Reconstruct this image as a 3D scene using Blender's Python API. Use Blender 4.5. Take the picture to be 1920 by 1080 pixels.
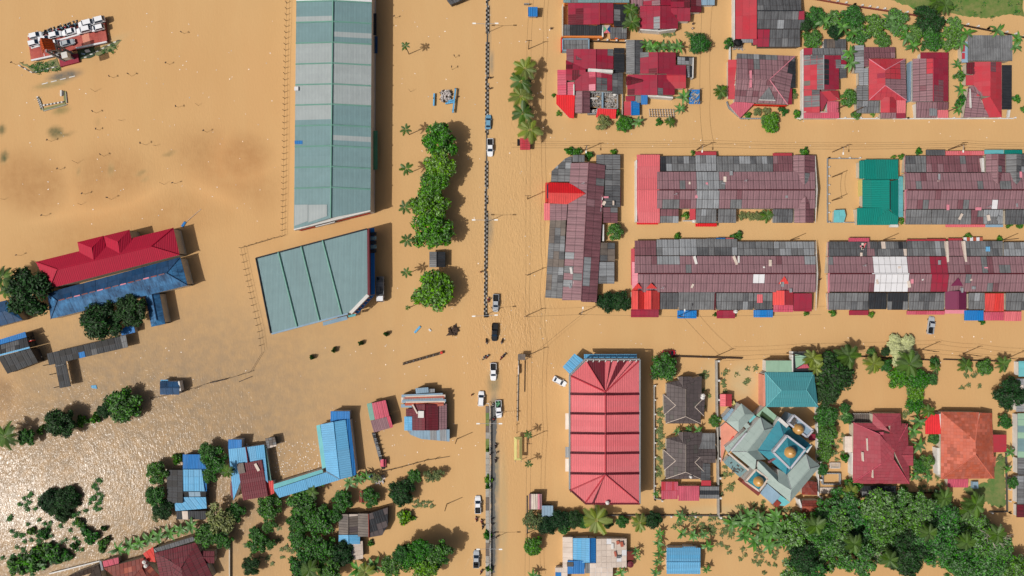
import bpy, bmesh, math, random, re
import numpy as np
from mathutils import Vector, Matrix, noise
random.seed(7)
rnd = random.random
D = bpy.data
SC = bpy.context.scene
COL = SC.collection
for o in list(D.objects): D.objects.remove(o)

# ------------------------------------------------------------------ camera, sky, sun, exposure
S = 0.16          # metres per photo pixel at water level
H = 205.0         # height of the drone above the flood water
cd = D.cameras.new('drone_camera'); cam = D.objects.new('drone_camera', cd); COL.objects.link(cam)
cam.location = (0, 0, H); cam.rotation_euler = (0, 0, 0)
cd.sensor_width = 36; cd.lens = 18 * H / (960 * S); cd.clip_end = 6000; cd.clip_start = 1
SC.camera = cam
SUN_EL = math.radians(52); AZ = math.atan2(-0.40, -0.916)      # the sun stands to the lower left of the picture
world = D.worlds.new('World'); SC.world = world; world.use_nodes = True
wn = world.node_tree
sky = wn.nodes.new('ShaderNodeTexSky'); sky.sky_type = 'NISHITA'; sky.sun_disc = False
sky.sun_elevation = SUN_EL; sky.sun_rotation = math.pi / 2 - AZ
sky.air_density = 1.0; sky.dust_density = 7.0; sky.ozone_density = 0.6
wn.links.new(sky.outputs[0], wn.nodes['Background'].inputs[0]); wn.nodes['Background'].inputs[1].default_value = 0.058
sl = D.lights.new('sun', 'SUN'); sl.energy = 3.45; sl.angle = math.radians(0.5); sl.color = (1, 0.965, 0.91)
sun = D.objects.new('sun', sl); COL.objects.link(sun)
sd = Vector((math.cos(AZ) * math.cos(SUN_EL), math.sin(AZ) * math.cos(SUN_EL), math.sin(SUN_EL)))
sun.rotation_euler = sd.to_track_quat('Z', 'Y').to_euler(); sun.location = sd * 400
vs = SC.view_settings; vs.view_transform = 'Standard'; vs.look = 'None'; vs.exposure = 0.0; vs.gamma = 1; vs.use_curve_mapping = False
SC.cycles.max_bounces = 5; SC.cycles.transparent_max_bounces = 4; SC.cycles.sample_clamp_indirect = 4

# ------------------------------------------------------------------ helpers
def W(px, py, z=0.0):
    """the point at height z that the photograph shows at pixel px, py"""
    k = (H - z) / H
    return Vector(((px - 960) * S * k, (540 - py) * S * k, z))
def lin(c):
    return tuple(((v / 255) / 12.92 if v / 255 < .04045 else ((v / 255 + .055) / 1.055) ** 2.4) for v in c)
MATS = {}
def mat(name, rgb, var=.10, dirt=.35, rough=.6, streak=True, spec=.25, dirtc=None, gain=.88, island=False, corr=.0, metal=0):
    m = D.materials.new(name); m.use_nodes = True; t = m.node_tree; N = t.nodes.new; L = t.links.new
    b = t.nodes['Principled BSDF']; b.inputs['Roughness'].default_value = rough
    b.inputs['Specular IOR Level'].default_value = spec; b.inputs['Metallic'].default_value = metal
    c = [v * gain for v in lin(rgb)]
    oi = N('ShaderNodeObjectInfo'); ge = N('ShaderNodeNewGeometry')
    src = ge.outputs['Random Per Island'] if island else oi.outputs['Random']
    mr = N('ShaderNodeMapRange'); L(src, mr.inputs[0]); mr.inputs[3].default_value = 1 - var; mr.inputs[4].default_value = 1 + var
    hs = N('ShaderNodeHueSaturation'); hs.inputs['Color'].default_value = (*c, 1); L(mr.outputs[0], hs.inputs['Value'])
    ml = N('ShaderNodeMath'); ml.operation = 'MULTIPLY'; ml.inputs[1].default_value = 7.31; L(src, ml.inputs[0])
    fr = N('ShaderNodeMath'); fr.operation = 'FRACT'; L(ml.outputs[0], fr.inputs[0])
    m2 = N('ShaderNodeMapRange'); L(fr.outputs[0], m2.inputs[0]); m2.inputs[3].default_value = 1 - var * .6; m2.inputs[4].default_value = 1 + var * .6
    L(m2.outputs[0], hs.inputs['Saturation'])
    out = hs.outputs[0]
    if island:
        h1 = N('ShaderNodeMapRange'); L(oi.outputs['Random'], h1.inputs[0]); h1.inputs[3].default_value = .475; h1.inputs[4].default_value = .52
        v1 = N('ShaderNodeMapRange'); L(oi.outputs['Random'], v1.inputs[0]); v1.inputs[3].default_value = 1.25; v1.inputs[4].default_value = .75
        h2 = N('ShaderNodeHueSaturation'); L(h1.outputs[0], h2.inputs['Hue']); L(v1.outputs[0], h2.inputs['Value']); L(out, h2.inputs['Color']); out = h2.outputs[0]
    if dirt > 0:
        tc = N('ShaderNodeTexCoord'); mp = N('ShaderNodeMapping'); mp.inputs['Scale'].default_value = (1.5, .3, 1) if streak else (.8, .8, .8)
        L(tc.outputs['Object'], mp.inputs[0])
        ad = N('ShaderNodeVectorMath'); ad.operation = 'ADD'; L(mp.outputs[0], ad.inputs[0])
        cx = N('ShaderNodeCombineXYZ'); m3 = N('ShaderNodeMath'); m3.operation = 'MULTIPLY'; m3.inputs[1].default_value = 91; L(oi.outputs['Random'], m3.inputs[0])
        L(m3.outputs[0], cx.inputs[0]); L(m3.outputs[0], cx.inputs[1]); L(cx.outputs[0], ad.inputs[1])
        n1 = N('ShaderNodeTexNoise'); n1.inputs['Scale'].default_value = 1.1; n1.inputs['Detail'].default_value = 6; n1.inputs['Roughness'].default_value = .7; L(ad.outputs[0], n1.inputs[0])
        n2 = N('ShaderNodeTexNoise'); n2.inputs['Scale'].default_value = .33; n2.inputs['Detail'].default_value = 5; L(ge.outputs['Position'], n2.inputs[0])
        mu = N('ShaderNodeMath'); mu.operation = 'ADD'; L(n1.outputs[0], mu.inputs[0]); L(n2.outputs[0], mu.inputs[1])
        rp = N('ShaderNodeMapRange'); L(mu.outputs[0], rp.inputs[0]); rp.inputs[1].default_value = .72; rp.inputs[2].default_value = 1.4; rp.inputs[3].default_value = 0; rp.inputs[4].default_value = dirt * 1.4
        mx = N('ShaderNodeMix'); mx.data_type = 'RGBA'; L(rp.outputs[0], mx.inputs[0]); L(out, mx.inputs[6])
        mx.inputs[7].default_value = (*([v * gain for v in lin(dirtc)] if dirtc else [v * .45 + .01 for v in c]), 1)
        out = mx.outputs[2]
        if corr:
            w2 = N('ShaderNodeTexWave'); w2.inputs['Scale'].default_value = corr * .8; w2.bands_direction = 'X'; w2.inputs['Distortion'].default_value = .6; L(tc.outputs['Object'], w2.inputs[0])
            r2 = N('ShaderNodeMapRange'); L(w2.outputs[1], r2.inputs[0]); r2.inputs[3].default_value = .86; r2.inputs[4].default_value = 1.08
            h3 = N('ShaderNodeHueSaturation'); L(r2.outputs[0], h3.inputs['Value']); L(out, h3.inputs['Color']); out = h3.outputs[0]
        bp = N('ShaderNodeBump'); bp.inputs['Strength'].default_value = .25; bp.inputs['Distance'].default_value = .05; L(n1.outputs[0], bp.inputs['Height'])
        if corr:
            wv = N('ShaderNodeTexWave'); wv.inputs['Scale'].default_value = corr; wv.bands_direction = 'X'; L(tc.outputs['Object'], wv.inputs[0])
            b2 = N('ShaderNodeBump'); b2.inputs['Strength'].default_value = .5; b2.inputs['Distance'].default_value = .06; L(wv.outputs[1], b2.inputs['Height']); L(bp.outputs[0], b2.inputs['Normal']); bp = b2
        L(bp.outputs[0], b.inputs['Normal'])
    L(out, b.inputs['Base Color'])
    MATS[name] = m
    return m
GREYD = (70, 70, 72)
for nm, rgb, kw in [
    ('mauve', (148, 113, 119), dict(var=.035, dirt=.5, dirtc=(116, 88, 94), corr=.5)), ('mauve_dark', (130, 88, 95), dict(var=.06, dirt=.45, dirtc=(88, 56, 62), corr=.5)),
    ('grey', (126, 128, 130), dict(var=.1, dirt=.6, dirtc=(80, 80, 82), corr=.5)), ('grey_dark', (102, 104, 107), dict(var=.12, dirt=.6, dirtc=(54, 54, 56), corr=.5)),
    ('grey_light', (150, 154, 158), dict(var=.1, dirt=.5, dirtc=(110, 112, 115), corr=.5)), ('charcoal', (52, 55, 60), dict(var=.12, dirt=.5, dirtc=(25, 26, 28), corr=.5)),
    ('crimson', (160, 38, 62), dict(var=.05, dirt=.55, dirtc=(124, 56, 70))), ('crimson_school', (174, 12, 52), dict(var=.04, dirt=.15, corr=.6)),
    ('red', (190, 58, 70), dict(var=.05, dirt=.5, dirtc=(152, 70, 76))), ('red_bright', (222, 72, 68), dict(var=.05, dirt=.4, corr=.6)), ('pink', (220, 112, 118), dict(var=.05, dirt=.2, corr=.6)),
    ('rose', (206, 92, 112), dict(var=.08, dirt=.4, corr=.6)), ('pink_pale', (222, 140, 155), dict(var=.06, dirt=.3)), ('scarlet', (228, 34, 42), dict(var=.04, dirt=.4, corr=.6)), ('maroon', (108, 34, 46), dict(var=.12, dirt=.4, corr=.5)),
    ('plum', (118, 44, 78), dict(var=.05, dirt=.2)), ('hall_green', (120, 150, 154), dict(var=.02, dirt=.22, rough=.5, corr=.9)), ('hall_grey', (164, 173, 174), dict(var=.03, dirt=.2, rough=.5, corr=.9)),
    ('rib_green', (112, 160, 146), dict(var=.03, dirt=.2)), ('teal', (12, 130, 118), dict(var=.04, dirt=.2, corr=.6)), ('aqua', (112, 190, 196), dict(var=.06, dirt=.3)),
    ('house_teal', (74, 146, 154), dict(var=.03, dirt=.2, corr=.6)), ('mosque_teal', (58, 138, 154), dict(var=.03, dirt=.35, dirtc=(40, 104, 120))), ('mosque_grey', (162, 178, 173), dict(var=.025, dirt=.25, dirtc=(130, 148, 144))),
    ('slate_blue', (138, 165, 185), dict(var=.05, dirt=.3)), ('blue', (44, 124, 196), dict(var=.06, dirt=.25, corr=.6)), ('blue_light', (104, 174, 218), dict(var=.06, dirt=.25, corr=.6)),
    ('blue_dark', (36, 80, 122), dict(var=.1, dirt=.7, dirtc=(18, 42, 68))), ('blue_school', (66, 128, 178), dict(var=.06, dirt=.95, dirtc=(20, 52, 86), gain=.9)),
    ('white', (228, 228, 232), dict(var=.04, dirt=.25, dirtc=(180, 178, 175))), ('white_dirty', (222, 208, 196), dict(var=.06, dirt=.45, dirtc=(168, 148, 132))),
    ('brown_tile', (98, 88, 88), dict(var=.1, dirt=.5)), ('brown_plank', (122, 112, 104), dict(var=.15, dirt=.6, dirtc=(70, 62, 58))), ('rust', (188, 102, 80), dict(var=.1, dirt=.5, dirtc=(128, 62, 48))), ('terracotta', (204, 114, 92), dict(var=.07, dirt=.5, dirtc=(178, 88, 70))),
    ('house_red', (162, 74, 84), dict(var=.06, dirt=.25, dirtc=(140, 52, 64))), ('brick_red', (138, 66, 56), dict(var=.15, dirt=.5)),
    ('orange', (236, 104, 44), dict(var=.05, dirt=.25)), ('orange_wall', (222, 130, 60), dict(var=.04, dirt=.2)), ('salmon', (222, 150, 128), dict(var=.05, dirt=.3)), ('yellow', (204, 194, 124), dict(var=.03, dirt=.2)),
    ('wall_cream', (206, 196, 178), dict(var=.06, dirt=.4, streak=False)), ('wall_white', (222, 220, 216), dict(var=.05, dirt=.35, streak=False)), ('wall_red', (214, 52, 40), dict(var=.05, dirt=.25, streak=False)),
    ('wall_dark', (92, 88, 84), dict(var=.1, dirt=.4, streak=False)), ('underlay', (62, 52, 52), dict(var=.05, dirt=.2)), ('concrete', (176, 172, 164), dict(var=.08, dirt=.5, streak=False)),
    ('deck_red', (196, 100, 88), dict(var=.05, dirt=.6, streak=False, dirtc=(130, 52, 46))), ('black', (22, 22, 24), dict(var=.1, dirt=.2)), ('wood', (104, 80, 58), dict(var=.2, dirt=.5)), ('wood_dark', (66, 50, 40), dict(var=.2, dirt=.4)),
    ('steel', (170, 174, 178), dict(var=.05, dirt=.2)), ('gold', (196, 152, 88), dict(var=.03, dirt=.3, dirtc=(168, 122, 62), rough=.35, spec=.6)), ('green_box', (90, 150, 110), dict(var=.05, dirt=.2)), ('green_light', (150, 185, 160), dict(var=.04, dirt=.3)),
    ('lamp_white', (240, 240, 236), dict(var=.02, dirt=.05)), ('rubber', (24, 24, 26), dict(var=.05, dirt=.1)), ('tail_red', (170, 20, 22), dict(var=.02, dirt=0)),
    ('car_white', (236, 238, 242), dict(var=.03, dirt=.06, rough=.25, spec=.5)), ('car_black', (30, 33, 38), dict(var=.05, dirt=.08, rough=.22, spec=.6)), ('car_blue', (112, 160, 188), dict(var=.03, dirt=.1, rough=.25, spec=.5)),
    ('car_silver', (176, 182, 188), dict(var=.03, dirt=.08, rough=.25, spec=.5)), ('car_red', (196, 30, 48), dict(var=.03, dirt=.1, rough=.25, spec=.5)), ('glass', (34, 52, 72), dict(var=.05, dirt=0, rough=.08, spec=.7)),
    ('skin', (150, 104, 80), dict(var=.15, dirt=0)), ('hair', (24, 20, 20), dict(var=.1, dirt=0)), ('shirt_red', (170, 40, 46), dict(var=.3, dirt=.1)), ('shirt_dark', (52, 54, 70), dict(var=.4, dirt=.1)), ('shirt_pale', (206, 200, 196), dict(var=.1, dirt=.1)), ('trousers', (48, 46, 52), dict(var=.4, dirt=.1)),
    ('leaf_bright', (74, 126, 38), dict(var=.65, dirt=0, island=True, rough=.5, spec=.12)), ('leaf_mid', (70, 112, 54), dict(var=.7, dirt=0, island=True, rough=.5, spec=.12)), ('leaf_dark', (42, 72, 40), dict(var=.6, dirt=0, island=True, rough=.5, spec=.12)),
    ('leaf_olive', (104, 118, 72), dict(var=.3, dirt=0, island=True, rough=.6)), ('leaf_pale', (158, 168, 120), dict(var=.14, dirt=0, island=True, rough=.7)), ('leaf_wood', (80, 122, 66), dict(var=.75, dirt=0, island=True, rough=.5, spec=.12)),
    ('frond', (74, 102, 42), dict(var=.25, dirt=0, rough=.5)), ('frond_yellow', (112, 126, 52), dict(var=.2, dirt=0, rough=.5)), ('banana', (84, 126, 62), dict(var=.3, dirt=0, rough=.45)),
    ('foam', (226, 196, 150), dict(var=.05, dirt=.3, streak=False)), ('litter', (214, 208, 196), dict(var=.35, dirt=0, island=True)), ('twigs', (40, 48, 28), dict(var=.2, dirt=.2)), ('bark', (112, 96, 78), dict(var=.15, dirt=.5)), ('bark_pale', (176, 168, 156), dict(var=.1, dirt=.3)), ('dead_leaf', (140, 108, 62), dict(var=.2, dirt=0, island=True)),  # twigs: dark crown-core colour, painting the shade between leaf clumps
    ('grass', (74, 116, 46), dict(var=.15, dirt=.6, streak=False, dirtc=(150, 138, 92))), ('mud_grass', (136, 138, 88), dict(var=.1, dirt=.8, streak=False, dirtc=(112, 112, 76))), ('lawn_dark', (58, 82, 50), dict(var=.1, dirt=.5, streak=False)),
    ('kerb_white', (186, 182, 174), dict(var=.15, dirt=.7, streak=False)), ('parapet', (196, 197, 206), dict(var=.04, dirt=.3)), ('asphalt', (104, 104, 102), dict(var=.05, dirt=.4, streak=False)), ('rubbish', (176, 170, 166), dict(var=.5, dirt=.3, island=True)), ('tarp_green', (30, 40, 42), dict(var=.05, dirt=.2)),
]: mat(nm, rgb, **kw)

def link(name, me, parent=None, loc=None):
    o = D.objects.new(name, me); COL.objects.link(o)
    if parent is not None: o.parent = parent
    if loc is not None: o.location = loc
    return o
def mesh(name, V, F, m):
    me = D.meshes.new(name); me.from_pydata([tuple(v) for v in V], [], F)
    for x in (m if isinstance(m, (list, tuple)) else [m]): me.materials.append(MATS[x])
    return me
def prism(pts, n, th):
    k = len(pts); V = [p for p in pts] + [p - n * th for p in pts]
    F = [list(range(k)), list(range(2 * k - 1, k - 1, -1))] + [[i, i + k, (i + 1) % k + k, (i + 1) % k] for i in range(k)]
    return V, F
def join(parts):
    V, F = [], []
    for v, f in parts:
        b = len(V); V += v; F += [[i + b for i in x] for x in f]
    return V, F
def boxg(c, s, rz=0.0):
    hx, hy, hz = s[0] / 2, s[1] / 2, s[2] / 2; ca, sa = math.cos(rz), math.sin(rz)
    V = []
    for z in (-hz, hz):
        for x, y in ((-hx, -hy), (hx, -hy), (hx, hy), (-hx, hy)):
            V.append(Vector((c[0] + x * ca - y * sa, c[1] + x * sa + y * ca, c[2] + z)))
    return V, [[3, 2, 1, 0], [4, 5, 6, 7], [0, 1, 5, 4], [1, 2, 6, 5], [2, 3, 7, 6], [3, 0, 4, 7]]
def tubeg(p, q, r0, r1=None, n=6):
    p, q = Vector(p), Vector(q); r1 = r0 if r1 is None else r1
    d = (q - p).normalized(); a = d.orthogonal().normalized(); b = d.cross(a)
    V = [c + (a * math.cos(t * 2 * math.pi / n) + b * math.sin(t * 2 * math.pi / n)) * r for c, r in ((p, r0), (q, r1)) for t in range(n)]
    return V, [[i, (i + 1) % n, (i + 1) % n + n, i + n] for i in range(n)] + [list(range(n - 1, -1, -1)), list(range(n, 2 * n))]
def pathg(pts, r0, r1, n=6):
    out = []
    for i in range(len(pts) - 1):
        a = r0 + (r1 - r0) * i / (len(pts) - 1); b = r0 + (r1 - r0) * (i + 1) / (len(pts) - 1)
        out.append(tubeg(pts[i], pts[i + 1], a, b, n))
    return join(out)
def tag(o, label, cat, group=None):
    o['label'] = label; o['category'] = cat
    if group: o['group'] = group
    return o
def empty(name, loc, label, cat, group=None, rz=0):
    o = D.objects.new(name, None); COL.objects.link(o); o.location = loc; o.rotation_euler = (0, 0, rz); o.empty_display_size = .3
    return tag(o, label, cat, group)
def structure(name, me, loc=None):
    o = link(name, me, None, loc); o['kind'] = 'structure'; return o

class T: root = None; org = Vector((0, 0, 0)); prisms = []; wall = None
def flush():
    if T.root is not None and T.prisms and T.wall:
        V, F = join(T.prisms); link('wall', mesh('wall', [v - T.org for v in V], F, T.wall), T.root)
    T.prisms = []; T.root = None
def B(name, label, cat, x, y, wall='wall_cream', group=None):
    flush(); T.org = W(x, y, 0); T.root = empty(name, T.org, label, cat, group); T.wall = wall; return T.root
def clip(poly, a, b, c):
    """keep a*x+b*y<=c"""
    out = []
    for i in range(len(poly)):
        p, q = poly[i], poly[(i + 1) % len(poly)]
        dp, dq = a * p[0] + b * p[1] - c, a * q[0] + b * q[1] - c
        if dp <= 0: out.append(p)
        if (dp < 0 < dq) or (dq < 0 < dp):
            t = dp / (dp - dq); out.append((p[0] + (q[0] - p[0]) * t, p[1] + (q[1] - p[1]) * t))
    return out
SHEETS = {}
NSHEET = [0]
def pick(pal, at=None):
    if isinstance(pal, str): return pal
    r = rnd()
    if at is not None and rnd() < .75: r = min(.999, max(0, .5 + .95 * noise.noise(Vector((at[0] / 22, at[1] / 22, len(pal) * 3.1)))))
    r *= sum(w for _, w in pal)
    for n, w in pal:
        r -= w
        if r <= 0: return n
    return pal[0][0]
def Q(pts, pal, cell=None, patches=(), th=.1, wall=True, name='roof_slope', piece='roof_sheet', lift=.05, gap=.09, label=None):
    """one roof slope: a thin slab on the polygon (pixel, pixel, height), covered by single sheets laid from its first edge"""
    P = [W(*p) for p in pts]
    n = Vector((0, 0, 0))
    for i in range(len(P)): n += P[i].cross(P[(i + 1) % len(P)]) * 1.0
    c = sum(P, Vector()) / len(P)
    n = Vector((0, 0, 0))
    for i in range(len(P)): n += (P[i] - c).cross(P[(i + 1) % len(P)] - c)
    n.normalize()
    if n.z < 0: n = -n; P = P[::-1]; P = P[-2:] + P[:-2]
    P = [p - Vector((0, 0, (p - c).dot(n) / n.z)) for p in P]
    loc = [p - T.org for p in P]
    base = pick(pal)
    if cell is not None and re.match('mauve|grey|char|brown|maroon', base): base = 'underlay'
    V, F = prism(loc, n, th)
    ob = link(name, mesh(name, V, F, base), T.root)
    if label: ob['label'] = label
    if wall and T.wall:
        sz = max((p - c).length for p in P); k = max(.5, 1 - .45 / sz)
        top = [c + (p - c) * k - Vector((0, 0, th + .12)) for p in P]
        kk = len(top); bot = [Vector((p.x, p.y, -.7)) for p in top]
        T.prisms.append((top + bot, [list(range(kk)), list(range(2 * kk - 1, kk - 1, -1))] + [[i, i + kk, (i + 1) % kk + kk, (i + 1) % kk] for i in range(kk)]))
    if cell is None: return ob
    u = (P[1] - P[0]).normalized(); v = n.cross(u)
    uv = [((p - P[0]).dot(u), (p - P[0]).dot(v)) for p in P]
    cw, ch = cell[0] * S, cell[1] * S
    u0, u1, v0, v1 = min(a for a, _ in uv), max(a for a, _ in uv), min(b for _, b in uv), max(b for _, b in uv)
    nu, nv = max(1, round((u1 - u0) / cw)), max(1, round((v1 - v0) / ch)); cw, ch = (u1 - u0) / nu, (v1 - v0) / nv
    g = gap / 2
    for j in range(nv):
        off = 0
        for i in range(nu):
            a0, a1, b0, b1 = u0 + i * cw + g, u0 + (i + 1) * cw - g, v0 + j * ch + g, v0 + (j + 1) * ch - g
            pl = clip(clip(clip(clip(uv, 1, 0, a1), -1, 0, -a0), 0, 1, b1), 0, -1, -b0)
            if len(pl) < 3: continue
            ar = abs(sum(pl[k][0] * pl[(k + 1) % len(pl)][1] - pl[(k + 1) % len(pl)][0] * pl[k][1] for k in range(len(pl)))) / 2
            if ar < .12: continue
            mc = ((a0 + a1) / 2, (b0 + b1) / 2)
            w = P[0] + u * mc[0] + v * mc[1]
            kk = H / (H - w.z); px, py = 960 + w.x * kk / S, 540 - w.y * kk / S
            pp = pal
            for (x0, y0, x1, y1, q) in patches:
                if x0 <= px <= x1 and y0 <= py <= y1: pp = q
            if pp is None: continue
            mm = pick(pp, (px, py))
            key = (mm,) + tuple((round(x - mc[0], 2), round(y - mc[1], 2)) for x, y in pl)
            me = SHEETS.get(key)
            if me is None:
                tp = [Vector((x - mc[0], y - mc[1], 0)) for x, y in pl]
                V, F = prism(tp, Vector((0, 0, 1)), .035); me = SHEETS[key] = mesh(piece, V, F, mm)
            so = link(piece, me, ob); NSHEET[0] += 1
            R3 = Matrix((u, v, n)).transposed().to_4x4()
            tilt = Matrix.Rotation(random.uniform(-.012, .012), 4, 'X') @ Matrix.Rotation(random.uniform(-.01, .01), 4, 'Y')
            so.matrix_basis = Matrix.Translation(w - T.org + n * (lift + random.uniform(0, .03))) @ R3 @ tilt
    return ob
def R(x0, y0, x1, y1, low, zl, zh, pal, cell=None, **kw):
    """a lean-to slope over the pixel box whose low side is L, R, T (top of the picture) or B"""
    z = {'T': (zl, zl, zh, zh), 'B': (zh, zh, zl, zl), 'L': (zl, zh, zh, zl), 'R': (zh, zl, zl, zh)}[low]
    c = [(x0, y0, z[0]), (x1, y0, z[1]), (x1, y1, z[2]), (x0, y1, z[3])]
    if low == 'T': pass
    elif low == 'B': c = c[2:] + c[:2]
    elif low == 'L': c = c[3:] + c[:3]
    else: c = c[1:] + c[:1]
    return Q(c, pal, cell, **kw)
def A(x0, y0, x1, y1, low, zl, zh, pal, cell=None, **kw):
    kw.setdefault('name', 'awning'); return R(x0, y0, x1, y1, low, zl, zh, pal, cell, wall=False, **kw)
def GV(x0, y0, x1, y1, xr, ze, zr, pal, cell=None, patches=(), pal2=None, **kw):
    """gable with the ridge running up the picture at x = xr"""
    R(x0, y0, xr, y1, 'L', ze, zr, pal, cell, patches=patches, **kw); R(xr, y0, x1, y1, 'R', ze, zr, pal2 or pal, cell, patches=patches, **kw)
    cap(xr, y0, xr, y1, zr + .1, pal2 or pal)
def GH(x0, y0, x1, y1, yr, ze, zr, pal, cell=None, patches=(), pal2=None, **kw):
    R(x0, y0, x1, yr, 'T', ze, zr, pal, cell, patches=patches, **kw); R(x0, yr, x1, y1, 'B', ze, zr, pal2 or pal, cell, patches=patches, **kw)
    cap(x0, yr, x1, yr, zr + .1, pal2 or pal)
def cap(x0, y0, x1, y1, z, m, w=.16, z1=None, name='ridge_cap'):
    m = pick(m); p, q = W(x0, y0, z) - T.org, W(x1, y1, z if z1 is None else z1) - T.org
    V, F = tubeg(p, q, w, w, 5); link(name, mesh(name, V, F, m), T.root)
def box(name, x, y, z, sx, sy, sz, m, rz=0, parent=None):
    """a box part centred on a pixel, sizes in metres, z its underside"""
    c = W(x, y, z) - T.org; V, F = boxg((c.x, c.y, z + sz / 2), (sx, sy, sz), rz)
    return link(name, mesh(name, V, F, m), parent or T.root)
def wallbar(name, x0, y0, x1, y1, z0, z1, th, m):
    """an upright strip between two pixels (taken at height z1)"""
    p, q = W(x0, y0, z1) - T.org, W(x1, y1, z1) - T.org; d = q - p
    V, F = boxg(((p.x + q.x) / 2, (p.y + q.y) / 2, (z0 + z1) / 2), (d.length, th, z1 - z0), math.atan2(d.y, d.x))
    return link(name, mesh(name, V, F, m), T.root)

ORD = 'leftmost,second,third,fourth,fifth,sixth,seventh,eighth,ninth,tenth,eleventh,twelfth,thirteenth,fourteenth'.split(',')
def band(i, pts, bands):
    """in words, where one of many alike stands: its row and its count from the left"""
    g = lambda p: next(k for k, (y, _) in enumerate(bands) if p[1] < y)
    k = g(pts[i]); n = sorted(p[0] for p in pts if g(p) == k).index(pts[i][0])
    return bands[k][1] + ', ' + ORD[n] + (' from the left' if n else ' one')
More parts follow.
